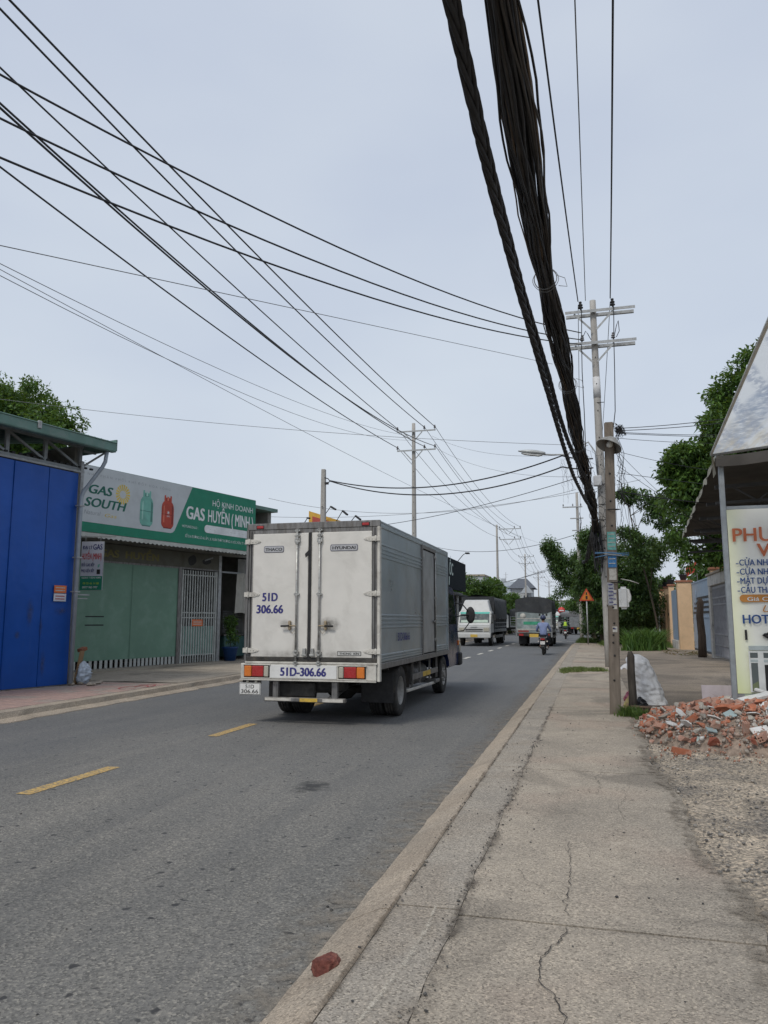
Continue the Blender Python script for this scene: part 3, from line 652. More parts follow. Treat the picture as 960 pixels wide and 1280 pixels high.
# doors
for s, nm in ((-1, 'left'), (1, 'right')):
    x0, x1 = (-HW + .108, -.045) if s < 0 else (.005, HW - .108)
    D = MB().box(x0, x1, -.028, .02, ZB + .095, ZT - .152).build('rear_door', WHITE, T, bevel=.006)
    for z in (2.76, 1.94, 1.09):
        hx = s * (HW - .01); h = MB()
        # pointed strap hinge: butt plate, knuckle and leaf
        h.cbox((s * (HW - .01), -.034, z), (.07, .02, .072)); h.tube([(s * (HW - .045), -.048, z - .045), (s * (HW - .045), -.048, z + .045)], .014, 8)
        ol = [(s * (HW - .05), z - .034), (s * (HW - .14), z - .036), (s * (HW - .215), z - .018), (s * (HW - .235), z), (s * (HW - .215), z + .018), (s * (HW - .14), z + .036), (s * (HW - .05), z + .034)]
        h.prism(ol, -.040, -.029)
        for q in (.10, .15, .195): h.lathe([(.009, 0), (.009, .007), (0, .009)], 8, Matrix.Translation((s * (HW - q), -.040, z)) @ Matrix.Rotation(R(90), 4, 'X'))
        h.build('hinge', TRIMW, D, bevel=.002)
    rx = -.222 if s < 0 else .143
    h = MB().tube([(rx, -.058, ZB - .012), (rx, -.058, ZT - .10)], .0155, 10); h.build('lock_rod', BRUSH, D)
    for z, hh in ((2.83, .05), (2.76, .13), (1.94, .06), (1.06, .09), (ZT - .115, .05), (ZB + .01, .06)):
        h = MB(); h.cbox((rx, -.045, z), (.085, .036, hh * .5)); h.cbox((rx, -.05, z + hh * .3), (.045, .052, hh * .32)); h.cbox((rx, -.05, z - hh * .3), (.045, .052, hh * .32)); h.build('rod_bracket', BRUSH, D, bevel=.003)
    h = MB(); z = 1.465; dx = -1 if s < 0 else 1
    h.tube([(rx, -.066, z), (rx + dx * .08, -.072, z), (rx + dx * .11, -.075, z)], .011, 8)
    h.cbox((rx + dx * .105, -.05, z + .005), (.035, .04, .12)); h.tube([(rx + dx * .105, -.055, z + .075), (rx + dx * .105, -.055, z - .06)], .018, 8)
    h.tube([(rx + dx * .0, -.05, z - .05), (rx + dx * .06, -.05, z - .115), (rx + dx * .12, -.05, z - .05)], .004, 5)
    h.build('latch', ADH, D, bevel=.002)
    h = MB().tube([(rx + dx * .10, -.078, z), (rx + dx * .17, -.082, z - .004), (rx + dx * .235, -.084, z - .006)], [.012, .015, .013], 8)
    h.build('handle', INK, D)
    smudge('grease_smudge', rx + dx * .17, -.0305, z + .02, .19 if s > 0 else .13, .13 if s > 0 else .09, D, .75 if s > 0 else .4)
    smudge('grease_smudge', (x0 + x1) / 2, -.0302, ZB + .12, .5, .10, D, .35)
    smudge('rust_stain', rx, -.0306, 1.12, .08, .2, D, .45)
    bx, bw = (-.615, .335) if s < 0 else (.525, .44)
    bz = 2.635
    o = [(bx - bw / 2 + .015, bz - .052), (bx + bw / 2 - .015, bz - .052), (bx + bw / 2, bz - .03), (bx + bw / 2, bz + .03), (bx + bw / 2 - .015, bz + .052), (bx - bw / 2 + .015, bz + .052), (bx - bw / 2, bz + .03), (bx - bw / 2, bz - .03)]
    B = MB().prism(o, -.034, -.0285).build('badge', M("badge_pewter", (.17, .17, .20, 1), .45, .5), D, bevel=.003)
    o = [(bx + (a - bx) * .94, bz + (b - bz) * .80) for a, b in o]
    MB().prism(o, -.036, -.034).build('badge_face', M("badge_face", (.44, .44, .45, 1), .4, .4), B)
    text('badge_lettering', 'THACO' if s < 0 else 'HYUNDAI', .046, (bx, -.0375, bz - .024), FR, INK, B, width=bw * .82, bold=.028)
    # door seam channel welds
    MB().box(x0 + .002, x0 + .012, -.0305, -.028, ZB + .1, ZT - .16).build('door_fold', TRIMW, D); MB().box(x1 - .012, x1 - .002, -.0305, -.028, ZB + .1, ZT - .16).build('door_fold', TRIMW, D)
    if s < 0:
        text('fleet_number', '51D', .128, (-.665, -.0305, 1.84), FR, INKBLUE, D, width=.245, bold=.042)
        text('fleet_number', '306.66', .128, (-.665, -.0305, 1.655), FR, INKBLUE, D, width=.43, bold=.042)
    else:
        MB().box(.43, .80, -.0300, -.029, ZB + .125, ZB + .19).build('stencil_plate', INK, D); MB().box(.438, .792, -.0310, -.0301, ZB + .133, ZB + .182).build('stencil_face', M("stencil_face", (.5, .5, .48, 1)), D)
        text('stencil_lettering', 'THÙNG  KÍN', .030, (.615, -.0320, ZB + .142), FR, INK, D, width=.30, bold=.03)
# torn centre seal
V = [(-.043, -.04, ZB + .06), (.003, -.04, ZB + .06), (-.036, -.04, 1.8), (.004, -.04, 1.8), (-.030, -.042, 2.35), (.003, -.042, 2.35), (-.022, -.043, 2.6), (.003, -.042, 2.6), (-.012, -.035, 2.86), (.001, -.035, 2.86)]
m = MB().add(V, [(2 * i, 2 * i + 1, 2 * i + 3, 2 * i + 2) for i in range(4)])
m.add([(-.026, -.046, 2.62), (-.022, -.046, 2.54), (-.075, -.075, 2.49), (-.085, -.075, 2.55)], [(0, 1, 2, 3)])
m.box(-.042, .003, -.038, .01, ZB + .1, ZT - .16); m.build('centre_seal', BLACKR, T)
for x in (-.085, .04): m = MB(); m.cbox((x, -.05, 1.07), (.05, .045, .12)); m.cbox((x, -.062, 1.03), (.075, .03, .03)); m.build('door_stay', BRUSH, T, bevel=.004)
# tail beam with lamps, number and lamps
B = MB().box(-HW - .05, HW - .035, -.045, .06, .665, .895).build('tail_beam', TRIMW, T, bevel=.008)
MB().box(-.64, .43, -.052, -.046, .685, .878).build('beam_plate', PLATE, B, bevel=.003)
text('beam_number', '51D-306.66', .125, (-.10, -.0545, .722), FR, INKBLUE, B, width=.72, bold=.045)
for x0, cs in ((-1.06, (ORL, REDL, CLL)), (.455, (CLL, REDL, ORL))):
    H = MB().box(x0, x0 + .425, -.058, -.046, .690, .872).build('tail_lamp', INK, B, bevel=.006)
    ww = {ORL: .12, REDL: .19, CLL: .075}; x = x0 + .012
    for c in cs:
        MB().box(x, x + ww[c], -.078, -.059, .702, .862).build('lamp_lens', c, H, bevel=.01); x += ww[c] + .006
    MB().box(x0 - .012, x0 + .437, -.066, -.046, .873, .884).build('lamp_guard', TRIMW, B); MB().box(x0 - .012, x0 + .437, -.066, -.046, .672, .688).build('lamp_guard', TRIMW, B)
m = MB().box(-HW - .05, HW - .03, -.075, -.047, .645, .664); m.build('beam_lip', TRIMW, B, bevel=.004)
# hanging number plate on its bracket
Pb = MB().box(-1.09, -.78, -.03, -.015, .585, .655).build('plate_bracket', DUSTBLK, T, bevel=.006)
for x in (-1.0, -.86): MB().cbox((x, -.04, .625), (.035, .02, .03)).build('plate_lamp', CLL, Pb)
Pl = MB().box(-1.135, -.785, -.045, -.036, .425, .605).build('number_plate', PLATE, T, bevel=.004)
MB().box(-1.128, -.792, -.0462, -.0455, .431, .599).build('plate_border', INK, Pl); MB().box(-1.122, -.798, -.0468, -.0463, .437, .593).build('plate_face', PLATE, Pl)
text('plate_number', '51D', .058, (-.96, -.048, .522), FR, INK, Pl, width=.14, bold=.014)
text('plate_number', '306.66', .058, (-.96, -.048, .450), FR, INK, Pl, width=.28, bold=.014)
# under-run bar and hangers
U = MB().box(-.74, .56, -.02, .05, .335, .40).build('underrun_bar', STEEL, T, bevel=.012)
MB().box(-.16, .12, -.0215, -.0205, .342, .394).build('bar_reflector', YEL, U)
MB().box(-.72, -.30, -.0225, -.021, .35, .39).build('bar_paint', TRIMW, U); MB().box(.2, .52, -.0225, -.021, .345, .39).build('bar_paint', TRIMW, U)
for x in (-.56, .38): MB().box(x - .045, x + .045, .0, .07, .38, .66).build('bar_hanger', STEEL, U, bevel=.006)
# chassis rails, cross members, axle, differential, springs, exhaust, tank
m = MB()
for s in (-1, 1): m.box(s * .36 - .035, s * .36 + .035, .12, 7.0, .60, .80)
m.build('chassis_rail', DUSTBLK, T, bevel=.01)
m = MB()
for y in (.3, 1.0, 2.0, 3.0, 4.0, 5.0): m.box(-.95, .95, y - .03, y + .03, .76, .835)
m.build('cross_member', DUSTBLK, T)
AX = 1.52
m = MB().tube([(-.85, AX, .405), (-.25, AX, .405), (-.16, AX, .405), (.0, AX, .405), (.16, AX, .405), (.25, AX, .405), (.85, AX, .405)], [.06, .065, .15, .19, .15, .065, .06], 14)
m.tube([(0, AX + .1, .42), (0, 4.8, .6)], .04, 10); m.build('rear_axle', DUSTBLK, T)
m = MB()
for s in (-1, 1):
    for k in range(5): m.tube([(s * .52, AX - .62 + .06 * k, .56 - .03 * k + .05), (s * .52, AX, .47 - .022 * k + .05), (s * .52, AX + .62 - .06 * k, .56 - .03 * k + .05)], .016, 4, sm=False)
m.build('leaf_spring', DUSTBLK, T)
MB().tube([(.2, 2.4, .5), (.22, .9, .46), (.26, .35, .40), (.26, .12, .36)], .045, 12).build('exhaust', STEEL, T)
MB().cbox((-.35, .16, .50), (.75, .05, .22)).build('spare_carrier', DUSTBLK, T, bevel=.02)
mt = Matrix.Translation((0.0, .62, .56)); MB().lathe([(.2, -.09), (.36, -.11), (.385, -.05), (.385, .05), (.36, .11), (.2, .09)], 28, mt).build('spare_tyre', TYRE, T)
# wheels
for s in (-1, 1):
    wheel(T, s * .92, AX, .405, .215, s, dual=True)
    wheel(T, s * .675, AX, .405, .215, s)
    # mud flaps and arched guards
    V = []; m = MB()
    for i in range(13):
        a = R(8 + 164 * i / 12); V += [(s * .56, AX - .50 * math.cos(a), .34 + .50 * math.sin(a)), (s * 1.05, AX - .50 * math.cos(a), .34 + .50 * math.sin(a))]
    m.add(V, [(2 * i, 2 * i + 1, 2 * i + 3, 2 * i + 2) for i in range(12)]); m.build('wheel_guard', DUSTBLK, T)
    MB().box(s * .79 - .26, s * .79 + .26, AX - .63, AX - .615, .26, .72).build('mud_flap', BLACKR, T, bevel=.004)
FX = 5.62
for s in (-1, 1): wheel(T, s * .87, FX, .39, .21, s)
MB().tube([(-.85, FX, .39), (.85, FX, .39)], .05, 10).build('front_axle', DUSTBLK, T)
# side guard rails with yellow section, battery, tank, steps
m = MB()
for s in (-1, 1): m.box(s * 1.0 - .012, s * 1.0 + .012, 2.45, 4.75, .50, .60)
SG = m.build('side_guard', STEEL, T, bevel=.004)
MB().box(1.0135, 1.0150, 3.3, 4.0, .505, .595).build('guard_reflector', YEL, SG)
m = MB()
for s in (-1, 1):
    for y in (2.5, 3.1, 4.0, 4.7): m.box(s * .99 - .015, s * .99 + .015, y - .02, y + .02, .40, .84)
m.build('guard_upright', STEEL, T)
MB().bar((.97, 2.15, .34), (.97, 4.6, .30), .05, .05).build('lower_rail', TRIMW, T, bevel=.01)
MB().tube([(.70, 3.1, .52), (.70, 4.3, .52)], .2, 18).build('fuel_tank', STEEL, T)
MB().box(-.95, -.5, 3.2, 4.2, .35, .68).build('battery_box', DUSTBLK, T, bevel=.02)
MB().box(.70, 1.04, 4.45, 4.80, .30, .37).build('step', STEEL, T, bevel=.01)
MB().tube([(.93, AX + .5, .30), (.93, AX + .75, .34), (.95, AX + 1.0, .42)], .035, 8).build('hose', STEEL, T)
# side door on the right
yd0, yd1 = 3.03, 4.24; zz0, zz1 = ZB - .03, ZT - .11
F_ = MB(); 
F_.box(HW - .03, HW + .016, yd0 - .03, yd0 + .03, zz0, zz1 + .04); F_.box(HW - .03, HW + .016, yd1 - .03, yd1 + .03, zz0, zz1 + .04); F_.box(HW - .03, HW + .012, yd0 + .031, yd1 - .031, zz1 - .03, zz1 + .04); F_.box(HW - .03, HW + .012, yd0 + .031, yd1 - .031, zz0, zz0 + .05)
SD = F_.build('side_door_frame', STEEL, T, bevel=.004)
D = MB().box(HW - .03, HW - .004, yd0 + .055, yd1 - .08, zz0 + .07, zz1 - .05).build('side_door', M("side_door_steel", (.36, .37, .37, 1), .5, .6, var=.12, vs=2, dirt=(.2, .19, .17, 1), damt=.5), T, bevel=.006)
MB().tube([(HW + .022, yd1 - .055, zz0 + .04), (HW + .022, yd1 - .055, zz1 - .03)], .012, 8).build('lock_rod', BRUSH, D)
m = MB()
for z in (1.12, 1.94, 2.75): m.cbox((HW + .012, yd0 + .05, z), (.03, .10, .06)); m.cbox((HW + .02, yd1 - .055, z + .05), (.045, .05, .05))
m.build('hinge', BRUSH, D, bevel=.003)
m = MB(); m.cbox((HW + .02, yd1 - .13, 1.52), (.03, .14, .05)); m.cbox((HW + .035, yd1 - .24, 1.52), (.02, .16, .028)); m.build('handle', STEEL, D, bevel=.004)
SR = (R(90), 0, R(90))
text('side_number', '51D-306.66', .13, (HW + .004, 1.55, 1.22), SR, INKBLUE, T, width=.85, bold=.02)
# ------------- cab
CW = 1.0; y0, y1 = LEN + .07, LEN + 1.82
prof = [(y0, .72), (y0 + .20, .72), (y0 + .24, .86), (y0 + .26, .98)]
side = [(y0, .62), (y0, 2.22), (y0 + .10, 2.30), (y0 + .95, 2.30), (y0 + 1.12, 2.22), (y0 + 1.55, 1.42), (y1 - .05, 1.10), (y1, .95), (y1, .52), (y1 - .30, .48), (y1 - .38, .62)]
# wheel-arch cut below the cab floor
arch = [(FX + .48 * math.cos(R(a)), .40 + .50 * math.sin(R(a))) for a in range(24, 165, 14)]
side = [(y0, .78), (y0, 2.22), (y0 + .10, 2.30), (y0 + .95, 2.30), (y0 + 1.12, 2.22), (y0 + 1.55, 1.45), (y1 - .05, 1.12), (y1, .98), (y1, .50), (FX + .50, .50), (FX + .46, .64)] + arch[1:-2]
side = [p for p in side if p[0] >= y0]
CB = MB().prism(side, -CW, CW, 'yz').build('cab', CABBLUE, T, bevel=.03, seg=2)
for s in (-1, 1):
    x = s * (CW + .004)
    wl = [(y0 + .35, 1.46), (y0 + .33, 2.06), (y0 + .42, 2.14), (y0 + .98, 2.12), (y0 + 1.36, 1.46)]
    MB().prism(wl, min(x, x + s * .006), max(x, x + s * .006), 'yz').build('side_window', GLASS, CB)
    dl = [(y0 + .22, .80), (y0 + .22, 2.20), (y0 + .24, 2.20), (y0 + .24, .80)]
    MB().prism(dl, min(x, x + s * .004), max(x, x + s * .004), 'yz').build('door_gap', INK, CB)
    MB().cbox((s * (CW + .02), y0 + .36, 1.28), (.03, .16, .04)).build('handle', INK, CB, bevel=.006)
    MB().cbox((s * (CW - .02), y1 - .02, .64), (.16, .30, .30)).build('bumper_corner', BLACKR, CB, bevel=.03)
    MB().cbox((s * (CW + .01), y1 - .16, 1.02), (.03, .10, .12)).build('side_reflector', ORL, CB, bevel=.01)
    MB().cbox((s * .93, y1 - .02, .90), (.22, .06, .20)).build('headlamp', CLL, CB, bevel=.02)
    # mirror on two arms
    mx_, my_ = s * (CW + .28), y1 + .06
    A = MB().tube([(s * (CW - .02), y0 + 1.30, 1.95), (s * (CW + .10), y1 - .05, 1.93), (mx_ - s * .02, my_, 1.72)], .014, 8).tube([(s * (CW - .02), y1 - .2, 1.28), (s * (CW + .12), y1 - .02, 1.30), (mx_ - s * .02, my_, 1.50)], .012, 8)
    A.tube([(s * (CW - .02), y0 + 1.35, 1.62), (s * (CW + .10), y1 - .12, 1.66), (mx_ - s * .02, my_, 1.66)], .016, 8)
    A = A.build('mirror_arm', INK, CB)
    MB().lathe([(0, -.035), (.6, -.035), (.95, -.02), (1, 0), (.95, .02), (.6, .035), (0, .035)], 20, Matrix.Translation((mx_, my_, 1.67)) @ Euler((R(90), 0, R(-8 * s))).to_matrix().to_4x4() @ Matrix.Diagonal((.115, .20, 1, 1))).build('mirror', BLACKR, A)
ws = [(-.9, y1 - .30, 1.50), (.9, y1 - .30, 1.50), (.82, y0 + 1.155, 2.20), (-.82, y0 + 1.155, 2.20)]
off = Vector((0, .02, .012)); MB().add([Vector(v) + off for v in ws], [(0, 1, 2, 3)]).build('windscreen', GLASS, CB)
MB().cbox((0, y1 + .012, .60), (1.96, .05, .20)).build('front_bumper', TRIMW, CB, bevel=.02)
# wind deflector between box and cab roof
MB().prism([(y0 + .15, 2.31), (y0 + .15, 2.62), (y0 + .3, 2.66), (y0 + .95, 2.32)], -.75, .75, 'yz').build('roof_deflector', CABBLUE, CB, bevel=.03)
# ================================================================ poles, cables, wires
def m_pole():
    k = NT("spun_concrete"); p = k.pos(); q = k.pos('Object', (6, 6, .5))
    c = k.ramp(k.noise(q, 2.2, 6, .6), (.3, (.30, .285, .26, 1)), (.7, (.44, .425, .40, 1)))
    c = k.mix(k.ramp(k.noise(p, 9, 6, .7), (.5, (0, 0, 0, 1)), (.75, (.55, .55, .55, 1))), c, (.20, .185, .165, 1))
    return k.fin(c, .85, 0, k.bump(k.noise(p, 60, 5, .7), .35, .01))
POLE = m_pole()
POLEB = M("brown_concrete", (.185, .155, .125, 1), .9, var=.25, vs=5, bump=.45, bs=50, dirt=(.11, .095, .08, 1), dsc=3.5, damt=.7, stretch=(3, 3, .5))
GALV = M("galvanised_steel", (.36, .375, .38, 1), .55, .35, var=.2, vs=8, dirt=(.18, .15, .12, 1), dsc=9, damt=.4)
BLK = M("cable_black", (.018, .018, .020, 1), .7, var=.3, vs=3, bump=.1)
BLK2 = M("cable_faded", (.040, .036, .033, 1), .7, var=.3, vs=3, bump=.1)
BRN = M("cable_brown", (.13, .10, .075, 1), .75, var=.3, vs=3)
WIRE = M("wire_black", (.025, .026, .030, 1), .6, var=.1, bump=0)
WIREG = M("wire_grey", (.16, .165, .17, 1), .55, var=.1, bump=0)
PORC = M("insulator_grey", (.17, .165, .17, 1), .3, var=.2, vs=20, bump=0)
def insulator(parent, x, y, z, s=1, mat=None, up=1):
    m = MB().tube([(x, y, z), (x, y, z + .07 * s * up)], .012 * s, 6)
    pr = [(.02, .05), (.055, .06), (.06, .08), (.035, .095), (.035, .11), (.052, .12), (.052, .14), (.03, .155), (.028, .18), (.036, .19), (.03, .21), (0, .215)]
    m.lathe([(r * s, q * s * up) for r, q in pr], 12, Matrix.Translation((x, y, z)))
    return m.build('insulator', mat or PORC, parent)
def crossarm(parent, x0, x1, y, z, xp, brace=.55, th=.09):
    A = MB().box(x0, x1, y - th / 2, y + th / 2, z - .008, z).box(x0, x1, y - th / 2 - .008, y - th / 2, z - th, z).build('crossarm', GALV, parent, bevel=.002)
    for s in (-1, 1):
        if brace: MB().bar((xp + s * brace, y - .02, z - th), (xp + s * .08, y - .02, z - th - brace * .95), .012, .06).build('brace', GALV, A)
    return A
def line_pole(name, label, x, y, h, lean=0, group=None, r0=.17, r1=.10, arms=(), band=None):
    P = thing(name, label, 'utility pole', (x, y, 0), 0, group)
    pts = [(lean * i / 8, 0, -.3 + (h + .3) * i / 8) for i in range(9)]
    MB().tube(pts, [r0 + (r1 - r0) * i / 8 for i in range(9)], 20).build('shaft', POLE, P)
    m = MB()
    for i in range(10):
        z = 2 + i * .9
        if z < h - .5: m.cbox((lean * z / h, -(r0 + (r1 - r0) * z / h) + .002, z), (.03, .02, .05))
    m.build('bolt_holes', INK, P)
    return P
# --- left side run: one pole built, then copied down the road
PL_ = line_pole('line_pole', "grey concrete line pole with two crossarms standing just behind the box truck", -9.72, 43, 13.0)
for z in (12.52, 11.38):
    A = crossarm(PL_, -.95, 1.35, -.18, z, 0)
    for x in (-.93, .68, 1.30): insulator(A, x, -.18, z, 1.25)
LP = {43: PL_}
for Y, lb, sx_ in ((84, "concrete line pole above the white truck, arms reaching only toward the road", 0), (121, "slim far concrete line pole beside the grey roofed house", 0), (163, "smallest of the line poles, far down the road beyond the dark tarpaulin truck", 0), (205, "farthest faint line pole at the end of the road", 0), (-20, "line pole behind the viewer that carries the near end of the wires", 0)):
    c = copy_tree(PL_); c.location = (-9.72 if Y < 150 else -10.5, Y, 0 if Y != 84 else -1.1); c['label'] = lb
    if Y > 80: c.scale = (1, 1, 11.75 / 13 if Y != 84 else 1)
    LP[Y] = c
for o in LP.values(): o['group'] = 'line poles along the left side of the road'
# second look for the 84 m pole: single-sided arms
for ch in LP[84].children:
    if ch.name.startswith('crossarm'): ch.location.x = 1.25

def sagcurve(p0, p1, sag, n=24):
    p0, p1 = Vector(p0), Vector(p1)
    return [p0.lerp(p1, i / n) - Vector((0, 0, 4 * sag * (i / n) * (1 - i / n))) for i in range(n + 1)]
def wire(label, spans, r=.008, mat=WIRE, name='overhead_wire', group=None, n=5, cat='wire'):
    m = MB()
    for (a, b, s_, *q) in spans: m.tube(sagcurve(a, b, s_, q[0] if q else 20), r, n)
    o = m.build(name, mat); tag(o, label, cat, group); return o
def quad3(y, a, b, c):
    (y0, z0), (y1, z1), (y2, z2) = a, b, c
    return z0 * (y - y1) * (y - y2) / ((y0 - y1) * (y0 - y2)) + z1 * (y - y0) * (y - y2) / ((y1 - y0) * (y1 - y2)) + z2 * (y - y0) * (y - y1) / ((y2 - y0) * (y2 - y1))
G1 = 'conductors along the left side of the road'
for (x, zA, zM, zT, lb) in ((-8.42, 11.14, 11.62, 12.70, "highest black wire, from the upper left corner to the top crossarm's road end"),
                       (-9.04, 11.50, 11.72, 12.70, "black wire to the middle insulator of the top crossarm behind the truck"),
                       (-10.65, 12.12, 12.14, 12.70, "black wire ending on the left tip of the top crossarm behind the truck"),
                       (-8.42, 9.24, 9.55, 11.56, "upper of the paired wires ending on the road end of the lower crossarm"),
                       (-9.04, 9.90, 10.05, 11.56, "lower of the paired wires ending on the middle insulator of the lower crossarm"),
                       (-10.65, 10.15, 10.45, 11.56, "lowest black wire at left edge, ending on the left tip of the lower crossarm")):
    pts = [(x, y, quad3(y, (10, zA), (25, zM), (43, zT))) for y in np.linspace(-20, 43, 40)]
    m = MB().tube(pts, .020, 6)
    t_ = zT > 12; dz = 0 if t_ else -.0
    zt = 11.5 if t_ else 10.5
    zz84 = zT - 1.1; xs = x + 1.25
    m.tube(sagcurve((x, 43, zT), (xs, 84, zz84), .95, 16), .014, 5)
    m.tube(sagcurve((xs, 84, zz84), (x, 121, zT * 11.75 / 13), .7, 12), .014, 4)
    m.tube(sagcurve((x, 121, zT * 11.75 / 13), (x - .78, 163, zT * 11.75 / 13), .7, 10), .015, 4)
    m.tube(sagcurve((x - .78, 163, zT * 11.75 / 13), (x - .78, 205, zT * 11.75 / 13), .7, 8), .015, 4)
    o = m.build('overhead_wire', WIRE); tag(o, lb, 'wire', G1)
# --- tall pole on the right (B)
PB = line_pole('tall_pole', "tall pale concrete pole behind the lamp post, with two crossarms and the cable bundle", .50, 25.4, 12.1, lean=-.10, r0=.155, r1=.10)
for ch in PB.children: pass
for z in (11.72, 10.62):
    A = crossarm(PB, -1.0 if z > 11 else -.95, 1.22, -.17, z, -.095, .62, .10)
    MB().box(-.98, 1.2, .13, .22, z - .1, z).build('arm_channel', GALV, A)
    for x in ((-.50, .52) if z > 11 else (-.48, .50)): insulator(A, x, -.17, z, 1.5 if z > 11 else 1.2, INK if z > 11 else PORC)
MB().tube([(-.072, 0, 8.75), (-.078, 0, 9.45)], .122, 20).build('white_band', M("white_band_paint", (.62, .62, .62, 1), .7, dirt=(.3, .28, .25, 1)), PB)
m = MB()
for k, z in enumerate((8.6, 7.3, 5.9, 5.25, 4.75, 4.1, 3.5)): m.tube([(.19 * math.cos(a) * (1 - z * .03), .19 * math.sin(a) * (1 - z * .03), z + .04 * math.sin(a)) for a in np.linspace(0, 6.28, 15)], .012, 5, caps=False)
m.build('strap', BLK, PB)
# wires of the tall pole toward the viewer
G2 = 'medium voltage wires over the right side'
for (x, xm, lb) in ((-.07, -.46, "thin wire dropping from the left insulator of the tall right pole toward the viewer"),
                (.17, .09, "middle thin wire rising from behind the tall right pole's top to the frame's top edge"),
                (.96, .66, "right hand thin wire running from the tall pole's right insulator over the viewer")):
    sl_ = (x - xm) / 14.0
    pts = [(x - sl_ * (25.2 - y), y, quad3(y, (-14, 12.0), (8, 11.05), (25.2, 12.05))) for y in np.linspace(-14, 25.2, 36)]
    o = MB().tube(pts, .019 if x != .17 else .012, 6).build('overhead_wire', WIRE if x != .17 else WIREG); tag(o, lb, 'wire', G2)
    if x != .17:
        wire("wire continuing from the tall pole's %s insulator down the road" % ('left' if x < 0 else 'right'), [((x, 25.4, 12.0), (x - .6, 62, 8.2), .8)], .011, WIRE, group=G2)
# jumpers hanging from the insulators
J = MB()
for x in (-.50, .52):
    J.tube([(x, -.17, 12.02), (x + .03, -.3, 11.7), (x + .02, -.25, 11.2), (x, -.2, 10.7), (x - .02, -.25, 9.6), (x - .06 if x > 0 else x, -.3, 8.2), (x - .20 if x > 0 else x, -.28, 7.2), (x - .3 if x > 0 else x, -.2, 6.2)], .014, 6)
J.tube([(.55, -.17, 10.8), (.62, -.2, 11.1), (.68, -.2, 11.25), (.7, -.2, 10.9), (.6, -.2, 10.7)], .012, 5); J.tube([(-.48, -.17, 10.75), (-.36, -.2, 11.0), (-.3, -.2, 10.9), (-.2, -.15, 10.7)], .012, 5)
J.build('jumper_cable', BLK, PB)
# cross-road wires to the tall pole
G3 = 'three wires crossing the road to the tall right pole'
for (a, b, c, zl, lb) in (((-7.51, 7.84, 8.95), (-4.79, 14.06, 9.17), (-.02, 25.1, 10.92), 0, "top wire of three slanting across the road to the tall right pole"),
                      ((-7.49, 7.88, 8.32), (-5.0, 13.6, 8.62), (-.02, 25.1, 10.68), 0, "middle wire of three slanting across the road to the tall right pole"),
                      ((-7.47, 7.92, 7.76), (-5.0, 13.6, 8.24), (-.02, 25.1, 10.52), 0, "bottom wire of three slanting across the road to the tall right pole")):
    f_ = lambda y: quad3(y, (a[1], a[2]), (b[1], b[2]), (c[1], c[2]))
    pts = [(-.02 + (y - 25.1) * (9.7 / 22.1), y, f_(y)) for y in np.linspace(-3.5, 25.1, 30)]
    o = MB().tube(pts, .0175, 5).build('overhead_wire', WIRE); tag(o, lb, 'wire', G3)
# --- the heavy cable bundle, tied in bands, near the viewer
bp = [(-6, -.38, 5.75), (-2, -.39, 5.45), (1.5, -.395, 5.32), (4.3, -.395, 5.32), (5.4, -.395, 5.36), (7.0, -.405, 5.47), (8.3, -.395, 5.50), (10.2, -.33, 5.47), (11.5, -.28, 5.45), (14, -.2, 5.32), (16, -.15, 5.22), (19, -.05, 5.10), (22, .08, 4.97), (24.2, .18, 4.72), (25.1, .22, 4.3)]
ya = np.array([p[0] for p in bp]); xa = np.array([p[1] for p in bp]); za = np.array([p[2] for p in bp])
def bxy(y): return float(np.interp(y, ya, xa)), float(np.interp(y, ya, za))
ties = [1.2, 4.05, 8.7, 12.6, 16.4, 20.5, 24.2]
CBN = thing('cable_bundle', "thick bundle of black telecom cables sagging overhead along the right side", 'cable bundle', (0, 0, 0))
lib = []
for i in range(58):
    a0 = 2.399 * i; rr = .116 * math.sqrt((i + .5) / 58); r = random.choice((.008, .011, .013, .016, .02)) if i < 46 else random.choice((.008, .010))
    mat = BRN if i in (9, 17, 30, 44, 50, 53) else (BLK2 if i % 4 == 1 else BLK)
    loose = .02 + (.05 if i > 50 else 0); pts = []
    for y in np.linspace(-6, 25, 110):
        x, z = bxy(y); dt = min(abs(y - t) for t in ties); op = min(1, dt / 1.2)
        a = a0 + .22 * y * (1 if i % 3 else .6) + 1.1 * fbm(y * .22, i * 3.1)
        q = rr * (.80 + .35 * op) + loose * op * abs(fbm(y * .45, i * 1.7))
        hang = .07 * op * (fbm(y * .3, i * 2.3) ** 2) * (1 if i > 44 else .3)
        pts.append((x + q * math.cos(a), y, z + q * math.sin(a) - hang))
    MB().tube(pts, r, 6).build('cable', mat, CBN)
for y in ties:
    x, z = bxy(y)
    MB().tube([(x + .130 * math.cos(a), y + .012 * math.sin(2 * a), z + .130 * math.sin(a)) for a in np.linspace(0, 6.28, 22)], .006, 5, caps=False).tube([(x + .150 * math.cos(a), y + .03 + .02 * math.sin(3 * a), z + .145 * math.sin(a)) for a in np.linspace(0, 6.28, 22)], .004, 5, caps=False).build('tie', WIREG, CBN)
m = MB()
for (y, dx, ln) in ((8.75, .16, .10), (12.5, .17, .12), (17, .16, .16), (19, -.17, .14)):
    x, z = bxy(y); m.tube([(x + dx * .8, y, z + .05), (x + dx * 1.35, y + .03, z + .02), (x + dx * 1.5, y, z - ln), (x + dx * .9, y, z - .08)], .004, 5)
m.build('loose_end', WIREG, CBN)
